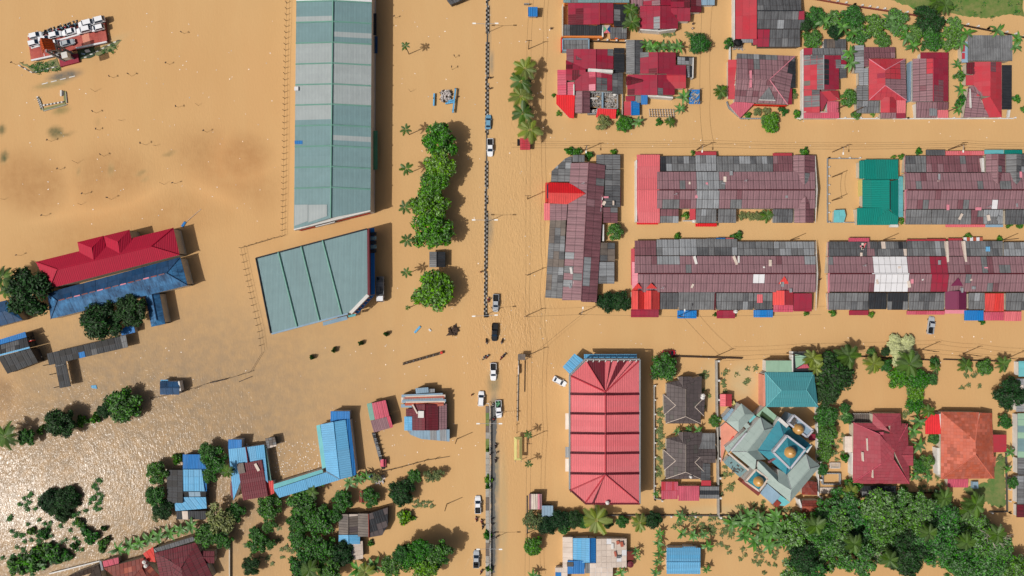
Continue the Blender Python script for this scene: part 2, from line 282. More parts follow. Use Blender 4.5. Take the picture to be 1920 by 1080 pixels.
# ------------------------------------------------------------------ flood water
def make_water():
    fx = np.arange(-170, 170.1, .85); fy = np.arange(-102, 102.1, .85)
    xs = np.concatenate([[-3000, -800, -260], fx, [260, 800, 3000]]); ys = np.concatenate([[-3000, -800, -180], fy, [180, 800, 3000]])
    nx, ny = len(xs), len(ys); X, Y = np.meshgrid(xs, ys)
    PX, PY = 960 + X / S, 540 - Y / S
    col = np.zeros((ny, nx, 4)); 
    def blot(px, py, rx, ry, ang, rgb, w):
        a = math.radians(ang); dx, dy = PX - px, PY - py
        u = (dx * math.cos(a) + dy * math.sin(a)) / rx; v = (-dx * math.sin(a) + dy * math.cos(a)) / ry
        k = np.clip(1.35 - np.sqrt(u * u + v * v), 0, 1); k = np.clip(k * k * (3 - 2 * k), 0, 1) * w
        c = lin(rgb)
        for i in range(3): col[..., i] = col[..., i] * (1 - k) + c[i] * k
        col[..., 3] = np.maximum(col[..., 3], k)
    BR = (160, 114, 72); GR = (140, 136, 122); GN = (72, 92, 68); SA = (196, 180, 140)
    for b in [(425, 318, 120, 60, 30, BR, .42), (452, 300, 60, 50, 0, BR, .55), (390, 345, 60, 40, 30, BR, .2), (205, 350, 90, 80, 0, BR, .4), (190, 380, 120, 40, -10, BR, .22), (62, 345, 90, 60, 20, BR, .45), (8, 745, 34, 52, 0, (120, 76, 30), .8), (230, 430, 220, 60, -14, (186, 140, 92), .5),  # BR blots paint in brown water where the sky reflection is missing
              (925, 790, 9, 75, 2, (128, 126, 116), .95), (926, 716, 13, 30, 0, (150, 136, 106), .85), (928, 900, 10, 85, 2, (140, 136, 120), 1), (926, 1010, 10, 95, 2, (132, 130, 120), 1), (944, 960, 8, 130, 0, (188, 168, 128), .6),
              (921, 118, 5, 24, 0, GR, .7), (917, 62, 3, 60, 0, GR, .5), (917, 430, 8, 36, 0, GR, .65), (914, 330, 3, 90, 0, GR, .5),
              (104, 247, 15, 10, 0, GN, .95), (118, 254, 22, 4, -14, GN, .6), (3, 243, 7, 10, 0, GN, .9), (8, 294, 8, 14, 10, GN, .85), (120, 142, 34, 10, -12, (96, 104, 104), .9), (96, 158, 36, 7, -12, (150, 140, 100), .7), (208, 318, 5, 14, 0, GN, .6), (148, 322, 3, 8, 0, GN, .5),
              (318, 288, 14, 4, -10, GN, .5), (265, 324, 12, 5, -20, GN, .5), (272, 336, 10, 4, -14, GN, .4), (182, 230, 3, 14, 0, GN, .3), (200, 82, 48, 8, -24, SA, .35), (115, 207, 18, 8, -12, (140, 132, 88), .8),
              (1405, 915, 40, 30, 30, (206, 176, 122), .6), (1395, 715, 30, 36, 0, (206, 184, 142), .8), (1330, 720, 22, 50, 0, SA, .4), (1240, 870, 10, 60, 0, (140, 144, 86), .6), (1350, 960, 80, 14, 0, SA, .5), (1480, 745, 50, 34, 0, (178, 166, 138), .7), (1345, 1000, 70, 40, 0, (196, 158, 110), .6),
              (200, 890, 540, 310, -22, (154, 136, 114), .85)]: blot(*b)  # broad grey-brown blot: cloud shade on the lower-left water, put into its colour
    V = np.stack([X.ravel(), Y.ravel(), np.zeros(nx * ny)], 1)
    idx = np.arange(nx * ny).reshape(ny, nx)
    F = np.stack([idx[:-1, :-1].ravel(), idx[:-1, 1:].ravel(), idx[1:, 1:].ravel(), idx[1:, :-1].ravel()], 1)
    me = D.meshes.new('flood_water'); me.vertices.add(len(V)); me.vertices.foreach_set('co', V.ravel())
    me.loops.add(F.size); me.loops.foreach_set('vertex_index', F.ravel()); me.polygons.add(len(F))
    me.polygons.foreach_set('loop_start', np.arange(0, F.size, 4)); me.polygons.foreach_set('loop_total', np.full(len(F), 4)); me.update(); me.validate()
    ca = me.color_attributes.new('bed', 'FLOAT_COLOR', 'POINT'); ca.data.foreach_set('color', col.reshape(-1))  # holds shallow ground tints plus the painted shade and missing reflections
    m = D.materials.new('muddy_water'); m.use_nodes = True; t = m.node_tree; N = t.nodes.new; L = t.links.new; MATS['water'] = m
    b = t.nodes['Principled BSDF']; b.inputs['Roughness'].default_value = .14; b.inputs['IOR'].default_value = 1.33; b.inputs['Specular IOR Level'].default_value = .07
    ge = N('ShaderNodeNewGeometry')
    def noise_(scale, detail, st=(1, 1, 1), rot=0, rough=.5, dist=0):
        mp = N('ShaderNodeMapping'); mp.inputs['Scale'].default_value = st; mp.inputs['Rotation'].default_value = (0, 0, rot); L(ge.outputs['Position'], mp.inputs[0])
        n = N('ShaderNodeTexNoise'); n.inputs['Scale'].default_value = scale; n.inputs['Detail'].default_value = detail; n.inputs['Roughness'].default_value = rough; n.inputs['Distortion'].default_value = dist
        L(mp.outputs[0], n.inputs[0]); return n.outputs[0]
    def rng(s, a, b_, c, d):
        r = N('ShaderNodeMapRange'); L(s, r.inputs[0]); r.inputs[1].default_value = a; r.inputs[2].default_value = b_; r.inputs[3].default_value = c; r.inputs[4].default_value = d; return r.outputs[0]
    def mixc(f, a, c):
        x = N('ShaderNodeMix'); x.data_type = 'RGBA'; L(f, x.inputs[0])
        if isinstance(a, tuple): x.inputs[6].default_value = (*a, 1)
        else: L(a, x.inputs[6])
        if isinstance(c, tuple): x.inputs[7].default_value = (*c, 1)
        else: L(c, x.inputs[7])
        return x.outputs[2]
    def math_(op, a, c):
        x = N('ShaderNodeMath'); x.operation = op
        for i, s in enumerate((a, c)):
            if isinstance(s, (int, float)): x.inputs[i].default_value = s
            else: L(s, x.inputs[i])
        return x.outputs[0]
    big = rng(noise_(.012, 3), .3, .7, 0, 1); mid = rng(noise_(.09, 4, (1, .5, 1), .5), .3, .7, 0, 1)
    G = .80
    c = mixc(big, tuple(v * G for v in lin((216, 178, 126))), tuple(v * G for v in lin((214, 170, 118))))
    c = mixc(math_('MULTIPLY', mid, .35), c, tuple(v * G for v in lin((204, 162, 110))))
    silt = rng(noise_(.16, 5, (1, .16, 1), .12, rough=.6, dist=.4), .45, .75, 0, .3); c = mixc(silt, c, tuple(v * G for v in lin((218, 182, 130))))
    at = N('ShaderNodeVertexColor'); at.layer_name = 'bed'  # shallow ground tints plus painted cloud shade and missing sky reflections
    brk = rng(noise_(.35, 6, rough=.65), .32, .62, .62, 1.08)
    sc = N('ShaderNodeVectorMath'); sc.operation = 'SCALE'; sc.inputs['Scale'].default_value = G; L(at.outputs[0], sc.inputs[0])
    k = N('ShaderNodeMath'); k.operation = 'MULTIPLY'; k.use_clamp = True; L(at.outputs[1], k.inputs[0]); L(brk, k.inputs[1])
    # the interpolated blot colour is premultiplied: bring it back
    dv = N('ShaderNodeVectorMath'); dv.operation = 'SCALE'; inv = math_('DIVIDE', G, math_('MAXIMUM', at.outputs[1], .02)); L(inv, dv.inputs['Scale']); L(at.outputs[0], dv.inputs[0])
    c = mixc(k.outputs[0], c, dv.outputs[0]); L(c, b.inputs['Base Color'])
    # ripples: long wavelets everywhere, choppier in the open reach to the lower left and in the fast water beside the road
    sep = N('ShaderNodeSeparateXYZ'); L(ge.outputs['Position'], sep.inputs[0])
    def near(px, py, rx, ry):
        x0, y0 = (px - 960) * S, (540 - py) * S
        dx = math_('DIVIDE', math_('SUBTRACT', sep.outputs[0], x0), rx * S); dy = math_('DIVIDE', math_('SUBTRACT', sep.outputs[1], y0), ry * S)
        return rng(math_('ADD', math_('MULTIPLY', dx, dx), math_('MULTIPLY', dy, dy)), 0, 1, 1, 0)
    patch = rng(noise_(.045, 4, rough=.6), .38, .66, .25, 1.0)
    amp = math_('MAXIMUM', near(150, 900, 640, 400), math_('MULTIPLY', near(965, 560, 110, 420), 3.4))
    amp = math_('MAXIMUM', amp, math_('MULTIPLY', near(330, 340, 230, 200), .55))
    amp = math_('ADD', math_('MULTIPLY', math_('MULTIPLY', amp, patch), .15), .06)
    h1 = noise_(1.9, 2, (1, .36, 1), .45, dist=.5); h2 = noise_(1.6, 2, (1, .4, 1), -.35, dist=.7); h3 = noise_(4.2, 2, (1, .6, 1), .3)
    hh = math_('ADD', math_('ADD', h1, math_('MULTIPLY', h2, .8)), math_('MULTIPLY', h3, .28))
    hh = math_('MULTIPLY', hh, amp)
    bp = N('ShaderNodeBump'); bp.inputs['Strength'].default_value = 1; bp.inputs['Distance'].default_value = .42; L(hh, bp.inputs['Height']); L(bp.outputs[0], b.inputs['Normal'])
    me.materials.append(m)
    structure('flood_water', me)
make_water()
def bank(name, pts, z, m, bulge=.0, n=3):
    """low ground that stands out of the flood: a ragged sheet with a sloping edge"""
    P = []
    for i in range(len(pts)):
        a, b2 = pts[i], pts[(i + 1) % len(pts)]; k = max(1, int(math.hypot(b2[0] - a[0], b2[1] - a[1]) / 5))
        for j in range(k):
            t = j / k; P.append((a[0] + (b2[0] - a[0]) * t + random.uniform(-n, n), a[1] + (b2[1] - a[1]) * t + random.uniform(-n, n)))
    cx, cy = sum(p[0] for p in P) / len(P), sum(p[1] for p in P) / len(P)
    V = [W(x, y, -.25) for x, y in P] + [W(x + (cx - x) * .12, y + (cy - y) * .12, z) for x, y in P]; k = len(P)
    F = [[i, (i + 1) % k, (i + 1) % k + k, i + k] for i in range(k)] + [list(range(k, 2 * k))]
    me = mesh(name, V, F, m); return structure(name, me)
bank('grass_ground', [(1645, -6), (1715, 22), (1760, 18), (1790, 30), (1850, 38), (1905, 30), (1930, 34), (1930, -40), (1640, -40)], .12, 'grass', n=2)
bank('grass_ground', [(1868, 862), (1887, 850), (1888, 955), (1862, 952), (1820, 930), (1800, 918), (1850, 905)], .1, 'grass', n=3)
bank('grass_ground', [(32, 116), (58, 124), (112, 108), (118, 128), (66, 138)], .1, 'mud_grass', n=2)
bank('grass_ground', [(150, 103), (180, 90), (232, 72), (218, 92), (186, 106)], .07, 'mud_grass', n=2)
bank('grass_ground', [(142, 92), (178, 85), (180, 106), (164, 111), (146, 112)], .16, 'lawn_dark', n=1)

# ------------------------------------------------------------------ halls
def hall():
    B('long_hall', 'very long flat warehouse hall with pale green ribbed metal roof beside the wire fence', 'warehouse', 625, 200, 'wall_white')
    ys = [-40, 3, 42, 81, 120, 159, 197, 236, 275, 314, 353]
    gl = 'hall_green'; gg = 'hall_grey'
    left = ['white', gl, gl, gg, gg, gg, gg, gl, gl, gl]; right = ['white', gl, gl, gg, gg, gg, gl, gl, gl, gl]
    def xl(y): return 555.5 - (y / 430) * 4.5
    def xr(y): return 697 - (y / 430) * 2.5
    def xm(y): return 624.5 - (y / 430) * 4.5
    for i in range(10):
        a, b = ys[i], ys[i + 1] - 1.2
        n = 4
        for j in range(n):
            p, q = a + (b - a) * j / n, a + (b - a) * (j + 1) / n
            ml, mr = left[i], right[i]
            if i == 1 and j == 3: ml = gg
            if i == 2 and j == 2: mr = gg
            if i == 3 and j == 0: ml = gl if j else gg
            if i == 6 and j == 3: ml = gl
            if i == 8 and j == 2: mr = gl
            if i == 7 and j == 2: mr = gg
            Q([(xl(p), p, 7), (xl(q), q, 7), (xm(q), q - 2, 8.6), (xm(p), p - 2, 8.6)], ml, name='roof_panel', wall=False)
            Q([(xr(p), p + 2, 7), (xr(q), q + 2, 7), (xm(q), q - 2, 8.6), (xm(p), p - 2, 8.6)], mr, name='roof_panel', wall=False)
        y = ys[i + 1]
        cap(xl(y), y, xm(y), y - 2, 7.15, 'rib_green', .2, 8.75, 'roof_rib'); cap(xm(y), y - 2, xr(y), y + 2, 8.75, 'rib_green', .2, 7.15, 'roof_rib')
    def yf(x): return 430 - (x - 551) * 36 / 143
    for m_, x0, x1 in ((gg, xl(360) + .5, 577), (gg, 578, 613)):
        zf = lambda x: 7.14 + (x - 551) / 69 * 1.6; Q([(x0, 384, zf(x0)), (x1, 383.5, zf(x1)), (x1, yf(x1) - 9, zf(x1)), (x0, yf(x0) - 6, zf(x0))], m_, name='roof_panel', wall=False, th=.06)
    Q([(xl(353), 353, 7), (xl(420), yf(551), 7), (xm(410), yf(620) - 4, 8.6), (xm(353), 351, 8.6)], gl, name='roof_panel', wall=False, th=.2)
    Q([(xr(353), 355, 7), (694.5, yf(694.5), 7), (xm(410), yf(620) - 4, 8.6), (xm(353), 351, 8.6)], gl, name='roof_panel', wall=False, th=.2)
    cap(xm(-20), -22, xm(412), yf(620) - 4, 8.75, 'rib_green', .22)
    # walls
    c = [(556.5, -42), (696, -42), (694, 395), (552, 430)]
    k = [W(x, y, 7) for x, y in c]; top = [p - Vector((0, 0, .3)) for p in k]; bot = [Vector((p.x, p.y, -.7)) for p in k]
    T.prisms.append((top + bot, [[0, 1, 2, 3], [7, 6, 5, 4]] + [[i, i + 4, (i + 1) % 4 + 4, (i + 1) % 4] for i in range(4)]))
    wallbar('parapet', 551, 430.5, 694.5, 395, 5.4, 7.3, .35, 'wall_white'); wallbar('facade_band', 557, 429.5, 690, 396.6, 1.5, 5.3, .5, 'wall_red')
    for x, w, y in ((606, 4.2, 0), (624, 2.6, 0)): box('sign_board', x, yf(x) + 5.5, 3.6, w, .3, 2.2, 'charcoal', math.radians(14)); box('sign_panel', x, yf(x) + 6.6, 3.8, w - .5, .3, 1.7, 'wall_white', math.radians(14))
    for x in (612, 640, 665): box('vent_slot', x, yf(x) + 1.8, 5.9, 2.6, .12, .6, 'black', math.radians(14))
    # the side towards the trees: windows, canopies, pipes
    for y in range(18, 390, 24): box('window', xr(y) + .2, y, 2.6, .16, 2.6, 1.6, 'glass')
    A(702, 68, 708, 100, 'R', 3.2, 3.6, 'blue_dark'); A(700, 245, 708, 318, 'R', 3, 3.5, 'green_box'); A(699, 25, 706, 66, 'R', 3.2, 3.6, 'charcoal')
    for y in (60, 140, 212, 275, 322, 360): box('downpipe', xr(y) + 2, y, 0, .25, .25, 6.8, 'wall_white')
    box('roof_vent', 556.5, 167, 7.2, 1.1, 1.1, .5, 'white'); box('roof_patch', 560, 267, 7.3, 2.3, 1, .1, 'blue')
hall()
def hall2():
    B('corner_warehouse', 'five sided warehouse with plain grey green metal roof and blue side canopy', 'warehouse', 595, 530, 'wall_white')
    top = [(480, 484), (522, 472.5), (565, 462), (605, 450.5), (688, 429)]; bot = [(508, 625), (557, 612.5), (599, 601), (641, 590)]
    zt, zb = 7.6, 7.0
    for i in range(3):
        n = 4
        for j in range(n):
            f = lambda a, t: (a[i][0] + (a[i + 1][0] - a[i][0]) * t, a[i][1] + (a[i + 1][1] - a[i][1]) * t)
            p, q, r, s = f(top, j / n), f(top, (j + 1) / n), f(bot, (j + 1) / n), f(bot, j / n)
            Q([(*p, zt), (*q, zt), (*r, zb), (*s, zb)], 'hall_green', name='roof_panel', wall=False)
    Q([(605, 450.5, zt), (648, 439.5, zt), (661, 584.5, zb), (641, 590, zb)], 'hall_green', name='roof_panel', wall=False)
    Q([(648, 439.5, zt), (688, 429, zt), (689, 552, zb), (661, 584.5, zb)], 'hall_green', name='roof_panel', wall=False)
    for i in (1, 2, 3): cap(*top[i], *bot[i], zt + .15, 'rib_green', .28, zb + .15, 'roof_rib')
    cap(480, 484, 508, 625, zt + .1, 'charcoal', .25, zb + .1, 'roof_rib'); cap(480, 484, 688, 429, zt + .1, 'charcoal', .25, zt + .1, 'roof_rib')
    c = [(481, 485), (688, 430), (689, 552), (658, 586), (509, 624)]
    k = [W(x, y, 7) for x, y in c]; tp = [p - Vector((0, 0, .3)) for p in k]; bt = [Vector((p.x, p.y, -.7)) for p in k]; n = 5
    T.prisms.append((tp + bt, [list(range(n)), list(range(2 * n - 1, n - 1, -1))] + [[i, i + n, (i + 1) % n + n, (i + 1) % n] for i in range(n)]))
    wallbar('parapet', 690, 429, 691, 553, 5.8, 7.5, .6, 'maroon'); wallbar('parapet', 509, 626, 652, 588, 5.2, 7.2, .5, 'slate_blue')
    wallbar('parapet', 657, 587, 690, 553, 5.8, 7.4, .9, 'wall_white')
    Q([(692, 428, 5), (702, 427, 4.4), (703, 552, 4.4), (692, 553, 5)], 'blue', name='awning', wall=False); Q([(692, 555, 5), (703, 553, 4.4), (671, 588, 4.4), (662, 586, 5)], 'blue', name='awning', wall=False)
    Q([(605, 604, 4.6), (650, 592, 4.6), (652, 599, 4), (606, 611, 4)], 'slate_blue', name='awning', wall=False); Q([(652, 592, 4.6), (668, 588, 4.6), (666, 593, 4), (654, 595, 4)], 'aqua', name='awning', wall=False)
    for i in range(5): Q([(694, 436 + i * 8, 5.4), (706, 435 + i * 8, 5.0), (706, 441.5 + i * 8, 5.0), (694, 442.5 + i * 8, 5.4)], 'hall_green' if i % 2 else 'charcoal', name='canopy_panel', wall=False)
    for i in range(6): wallbar('facade_beam', 660 + i * 5.2, 585 - i * 5.6, 668 + i * 5.2, 588 - i * 5.6, 4.8, 5.2, .2, 'salmon')
    for x in (530, 560, 580, 622, 640): box('vent_slot', x, 620.5 - (x - 509) * .262 + 4, 5.6, 1.6, .12, .5, 'charcoal', math.radians(15))
hall2()

# ------------------------------------------------------------------ terraces
C = (10.5, 14)
MV = [('mauve', 30), ('mauve_dark', 1.5)]; MD = [('mauve_dark', 20), ('mauve', 2), ('grey', .4)]; GR = [('grey', 16), ('grey_dark', 2.5), ('grey_light', 1.5)]; GD = [('grey_dark', 14), ('grey', 3)]
GL = [('grey_light', 12), ('grey', 2)]; CR = [('crimson', 40), ('maroon', 1)]; GDD = [('charcoal', 8), ('grey_dark', 2)]
def antenna(x, y, z):
    p = W(x, y, z) - T.org; V, F = join([tubeg(p, p + Vector((0, 0, 1.6)), .05), boxg(p + Vector((0, 0, 1.6)), (1.2, .08, .06), .4), boxg(p + Vector((.2, 0, 1.4)), (.08, .9, .06), .4)]); link('antenna', mesh('antenna', V, F, 'steel'), T.root)
def tank(x, y, z, m='wall_white', r=.55):
    p = W(x, y, z) - T.org; V, F = join([tubeg(p, p + Vector((0, 0, 1.0)), r, r, 10), tubeg(p + Vector((0, 0, 1)), p + Vector((0, 0, 1.2)), r * .9, r * .3, 10)]); link('water_tank', mesh('water_tank', V, F, m), T.root)
def odds(n, x0, y0, x1, y1, z, ms=('white_dirty', 'grey_light', 'wall_white', 'pink_pale')):
    """loose boards, skylights and offcuts lying on a roof"""
    for i in range(n): box('loose_board', random.uniform(x0, x1), random.uniform(y0, y1), z, random.uniform(.4, .9), random.uniform(.8, 2.2), .12, random.choice(ms), random.choice((0, 0, .2, 1.57, -.5)))
def terraces():
    B('terraced_row', 'terraced block running up the picture with red triangular roof porch facing the main road', 'terraced houses', 1092, 430, 'wall_cream', 'terraced blocks of low houses')
    Q([(1054, 563, 2.8), (1070, 306, 2.8), (1103, 305, 4.2), (1089, 563, 4.2)], MV, (13, 17), patches=[(1062, 475, 1074, 487, 'grey_light'), (1055, 500, 1070, 514, 'grey'), (1072, 507, 1090, 520, 'grey'), (1055, 524, 1072, 540, 'grey_light')])
    Q([(1119, 563, 2.8), (1135, 310, 2.8), (1104, 305, 4.2), (1090, 563, 4.2)], MD, (13, 15), patches=[(1092, 488, 1108, 530, GL)])  # slope away from the sun: its shade painted in as darker mauve
    cap(1103.5, 304, 1089.5, 564, 4.3, 'mauve_dark')
    Q([(1033, 341, 1.9), (1034, 321, 1.9), (1060, 297, 2.3), (1072, 292, 2.6), (1071, 341, 2.7)], GR, (13, 14)); A(1073, 290.5, 1096, 304, 'T', 2.1, 2.6, GR, C)
    Q([(1031, 382, 1.9), (1031, 413, 1.9), (1062, 413, 2.75), (1064, 382, 2.75)], MV, (15, 13))
    Q([(1022, 558, 1.8), (1031, 413, 1.8), (1061, 413, 2.75), (1054, 560, 2.75)], [('grey', 8), ('brown_plank', 5), ('grey_light', 2), ('grey_dark', 2)], (15, 10))
    Q([(1028, 342, 2.6), (1069, 343, 2.9), (1098, 363, 4.5), (1028, 361, 4.4)], 'scarlet', label='bright red upper half of porch roof'); Q([(1098, 363, 4.5), (1064, 383, 2.9), (1028, 381, 2.6), (1028, 361, 4.4)], 'red_bright')  # lower porch half in a lighter red: sunlight put into its colour
    wallbar('porch_wall', 1025, 342, 1025, 379, 0, 3, .6, 'wall_red'); wallbar('porch_window', 1027, 346, 1027, 372, 1, 3.1, .4, 'glass'); A(1020, 381, 1031, 413, 'L', 1.6, 1.9, 'pink')
    R(1118, 290, 1163, 317, 'R', 1.9, 2.6, GR, C); Q([(1163, 318, 1.9), (1163, 388, 1.9), (1133, 388, 2.75), (1135, 318, 2.75)], GR, C, patches=[(1118, 350, 1160, 388, GD)])
    R(1131, 389, 1158, 418, 'R', 2, 2.7, MD, C, patches=[(1143, 389, 1160, 402, 'grey')]); A(1160, 350, 1164, 388, 'R', 1.5, 1.7, 'pink')
    wallbar('yard_wall', 1131, 421, 1131, 452, 0, 2, .5, 'wall_white')
    R(1125, 455, 1153, 490, 'R', 1.9, 2.6, [('grey_dark', 4), ('brown_plank', 2)], C); R(1110, 452, 1125, 489, 'R', 2.6, 2.85, 'mauve_dark', C)
    R(1107, 491, 1152, 532, 'R', 2.0, 2.8, GL, (13, 13)); A(1115, 455, 1126, 457, 'B', 2.6, 2.7, 'black')
    Q([(1092, 533, 2.85), (1119, 533, 2.6), (1119, 567, 2.4), (1090, 566, 2.85)], MD, C)
    odds(7, 1105, 340, 1150, 400, 2.9); odds(4, 1060, 480, 1085, 545, 3.5); antenna(1092, 345, 4)

    B('terraced_row', 'upper terraced block with a wide plain pink roof at its left end', 'terraced houses', 1360, 356, 'wall_cream', 'terraced blocks of low houses')
    GH(1194, 290, 1237, 418, 356, 1.9, 3.5, 'pink', (40, 22), gap=.03); wallbar('gable_wall', 1193.5, 300, 1193.5, 416, 0, 2.6, .3, 'wall_white')
    LG = (1304, 285, 1347, 419, GL); 
    R(1232, 322, 1528, 355, 'T', 2.75, 3.6, MV, C, patches=[LG, (1271, 338, 1280, 356, 'grey'), (1352, 338, 1360, 356, 'grey')]); R(1232, 357, 1528, 391, 'B', 2.75, 3.6, MV, C, patches=[LG, (1374, 375, 1386, 391, 'grey'), (1238, 374, 1272, 391, 'grey')])
    cap(1236, 356, 1527, 356, 3.68, 'maroon', .12); cap(1304, 356, 1346, 356, 3.8, 'grey')
    R(1238, 293, 1303, 321, 'T', 1.9, 2.7, GR, C, patches=[(1238, 290, 1252, 321, GDD)]); R(1304, 291, 1343, 321, 'T', 2.0, 2.85, GL, C); R(1344, 293, 1449, 322, 'T', 1.9, 2.7, GR, C); R(1450, 292, 1486, 322, 'T', 1.9, 2.75, MD, C)
    Q([(1487, 291, 2.0), (1487, 325, 2.3), (1508, 347, 3.6), (1508, 291, 3.2)], MV, (11, 11)); Q([(1528, 325, 2.3), (1528, 291, 2.0), (1508, 291, 3.2), (1508, 347, 3.6)], MD, (11, 11)); cap(1508, 291, 1508, 347, 3.35, 'mauve', .12, 3.7)
    R(1238, 392, 1272, 418, 'B', 1.9, 2.7, GR, C, patches=[(1238, 385, 1272, 401, 'mauve_dark')]); R(1305, 392, 1343, 418, 'B', 2.0, 2.8, GR, C); R(1346, 392, 1380, 418, 'B', 1.9, 2.7, GR, C); R(1449, 392, 1486, 418, 'B', 1.9, 2.7, GD, C)
    Q([(1489, 418, 2.0), (1489, 390, 2.3), (1510, 368, 3.6), (1510, 418, 3.2)], MV, (11, 11)); Q([(1526, 390, 2.3), (1526, 418, 2.0), (1510, 418, 3.2), (1510, 368, 3.6)], MD, (11, 11)); cap(1510, 418, 1510, 368, 3.35, 'mauve', .12, 3.7)
    A(1304, 284, 1343, 291, 'T', 1.5, 1.8, 'red'); A(1449, 287, 1485, 292, 'T', 1.5, 1.8, 'red'); A(1304, 419, 1344, 425, 'B', 1.4, 1.7, 'scarlet'); A(1194, 418, 1234, 421, 'B', 1.5, 1.8, 'scarlet')
    Q([(1529, 292, 1.9), (1529, 418, 1.9), (1533, 356, 3.4)], 'wall_white', name='gable_end', wall=False); A(1293, 391, 1304, 412, 'L', 1.2, 1.6, 'red'); wallbar('yard_wall', 1281, 414, 1300, 414, 0, 1, .2, 'wall_white')
    odds(9, 1290, 320, 1500, 395, 3.3); tank(1300, 415, .2, 'wall_white'); antenna(1265, 365, 3.2); antenna(1395, 340, 3)

    B('terraced_row', 'middle terraced block with two small bright red gables at its lower left corner', 'terraced houses', 1355, 515, 'wall_cream', 'terraced blocks of low houses')
    R(1190, 480, 1529, 512, 'T', 2.75, 3.6, MV, C, patches=[(1230, 462, 1270, 496, GL), (1287, 494, 1297, 512, 'grey'), (1512, 480, 1530, 500, GL)]); R(1196, 514, 1529, 548, 'B', 2.75, 3.6, MV, C, patches=[(1412, 514, 1432, 534, 'white'), (1366, 530, 1372, 548, 'grey')])
    cap(1196, 513, 1528, 513, 3.68, 'maroon', .12)
    R(1190, 451, 1230, 479, 'T', 1.9, 2.7, MD, C); R(1231, 449, 1273, 479, 'T', 1.9, 2.7, GL, C); R(1274, 448, 1382, 479, 'T', 1.9, 2.7, GR, C, patches=[(1274, 448, 1306, 479, GL)]); R(1383, 453, 1450, 479, 'T', 1.9, 2.7, GR, C); R(1451, 453, 1527, 479, 'T', 1.9, 2.7, GL, C)
    R(1238, 549, 1271, 580, 'B', 1.9, 2.7, GD, C); R(1272, 548, 1341, 581, 'B', 1.9, 2.7, GR, C); R(1343, 549, 1412, 581, 'B', 1.9, 2.7, GR, C); R(1413, 549, 1448, 580, 'B', 1.9, 2.7, GD, C)
    GV(1184, 545, 1208, 580, 1196, 2.4, 4, 'red_bright'); GV(1208, 545, 1237, 580, 1221, 2.4, 4.1, 'red_bright'); Q([(1184, 545, 2.5), (1208, 545, 2.5), (1196, 531, 4.1)], 'red_bright', wall=False); Q([(1208, 545, 2.5), (1237, 545, 2.5), (1221, 531, 4.2)], 'red_bright', wall=False)
    A(1183, 580, 1235, 595, 'B', 1.6, 2.3, 'crimson', (9, 16), piece='roof_sheet'); A(1185, 491, 1197, 541, 'L', 1.8, 2.3, 'pink_pale', (12, 25)); A(1183, 466, 1190, 535, 'L', 1.4, 1.7, 'red')
    GV(1449, 545, 1487, 572, 1471, 2.4, 3.9, 'red_bright', pal2='red'); Q([(1449, 545, 2.5), (1487, 545, 2.5), (1471, 518, 4)], 'red_bright', wall=False); A(1450, 571, 1487, 585, 'B', 1.5, 2.1, 'rose', (9, 14)); R(1488, 550, 1522, 584, 'B', 1.6, 2.7, CR, (12, 34), gap=.04)  # red gable: left half brighter, its sunlit side painted by colour
    A(1270, 582, 1306, 597, 'B', 1.3, 1.7, 'blue', (12, 15), gap=.04); A(1344, 582, 1378, 597, 'B', 1.3, 1.7, 'crimson', (11, 15), gap=.04); A(1413, 581, 1449, 595, 'B', 1.3, 1.7, 'blue', (12, 15), gap=.04)
    A(1343, 446, 1360, 451, 'T', 1.5, 1.8, 'blue'); A(1361, 446, 1376, 450, 'T', 1.5, 1.8, 'pink'); A(1324, 447, 1342, 451, 'T', 1.5, 1.8, 'grey_light')
    Q([(1530, 452, 1.9), (1530, 582, 1.9), (1534, 513, 3.4)], 'wall_white', name='gable_end', wall=False)
    wallbar('party_wall', 1302, 480, 1306, 495, 2.8, 3.4, .7, 'wall_white'); wallbar('party_wall', 1376, 480, 1382, 496, 2.8, 3.4, .7, 'white_dirty'); wallbar('party_wall', 1341, 550, 1341, 582, 2, 2.9, .3, 'maroon'); box('roof_patch', 1424.5, 559, 2.6, 1.6, 2.8, .1, 'pink')
    odds(9, 1290, 485, 1520, 545, 3.3); antenna(1240, 540, 3); tank(1378, 584, 1.6)

    B('terraced_row', 'upper right terraced block behind the dark green house, two hip gables facing the street', 'terraced houses', 1810, 356, 'wall_cream', 'terraced blocks of low houses')
    E1 = 1945
    R(1697, 324, E1, 355, 'T', 2.75, 3.6, MV, C, patches=[(1714, 338, 1726, 357, 'grey'), (1830, 338, 1838, 357, 'grey'), (1876, 336, 1895, 356, 'grey')]); R(1700, 357, E1, 392, 'B', 2.75, 3.6, MV, C, patches=[(1734, 374, 1746, 392, 'grey'), (1806, 374, 1819, 392, 'grey'), (1864, 374, 1872, 392, 'white')])
    cap(1702, 356, E1, 356, 3.68, 'maroon', .12)
    R(1697, 292, 1736, 323, 'T', 1.9, 2.7, GR, C); R(1737, 292, 1842, 323, 'T', 1.9, 2.7, MD, C)
    Q([(1848, 289, 2.0), (1848, 325, 2.3), (1871, 346, 3.6), (1871, 289, 3.2)], MV, (11, 11)); Q([(1885, 325, 2.3), (1885, 289, 2.0), (1871, 289, 3.2), (1871, 346, 3.6)], MD, (11, 11)); Q([(1886, 289, 2.0), (1886, 325, 2.3), (1906, 346, 3.6), (1906, 289, 3.2)], GR, (11, 11)); Q([(1924, 325, 2.3), (1924, 289, 2.0), (1906, 289, 3.2), (1906, 346, 3.6)], GR, (11, 11))
    cap(1871, 289, 1871, 346, 3.35, 'mauve', .12, 3.7)
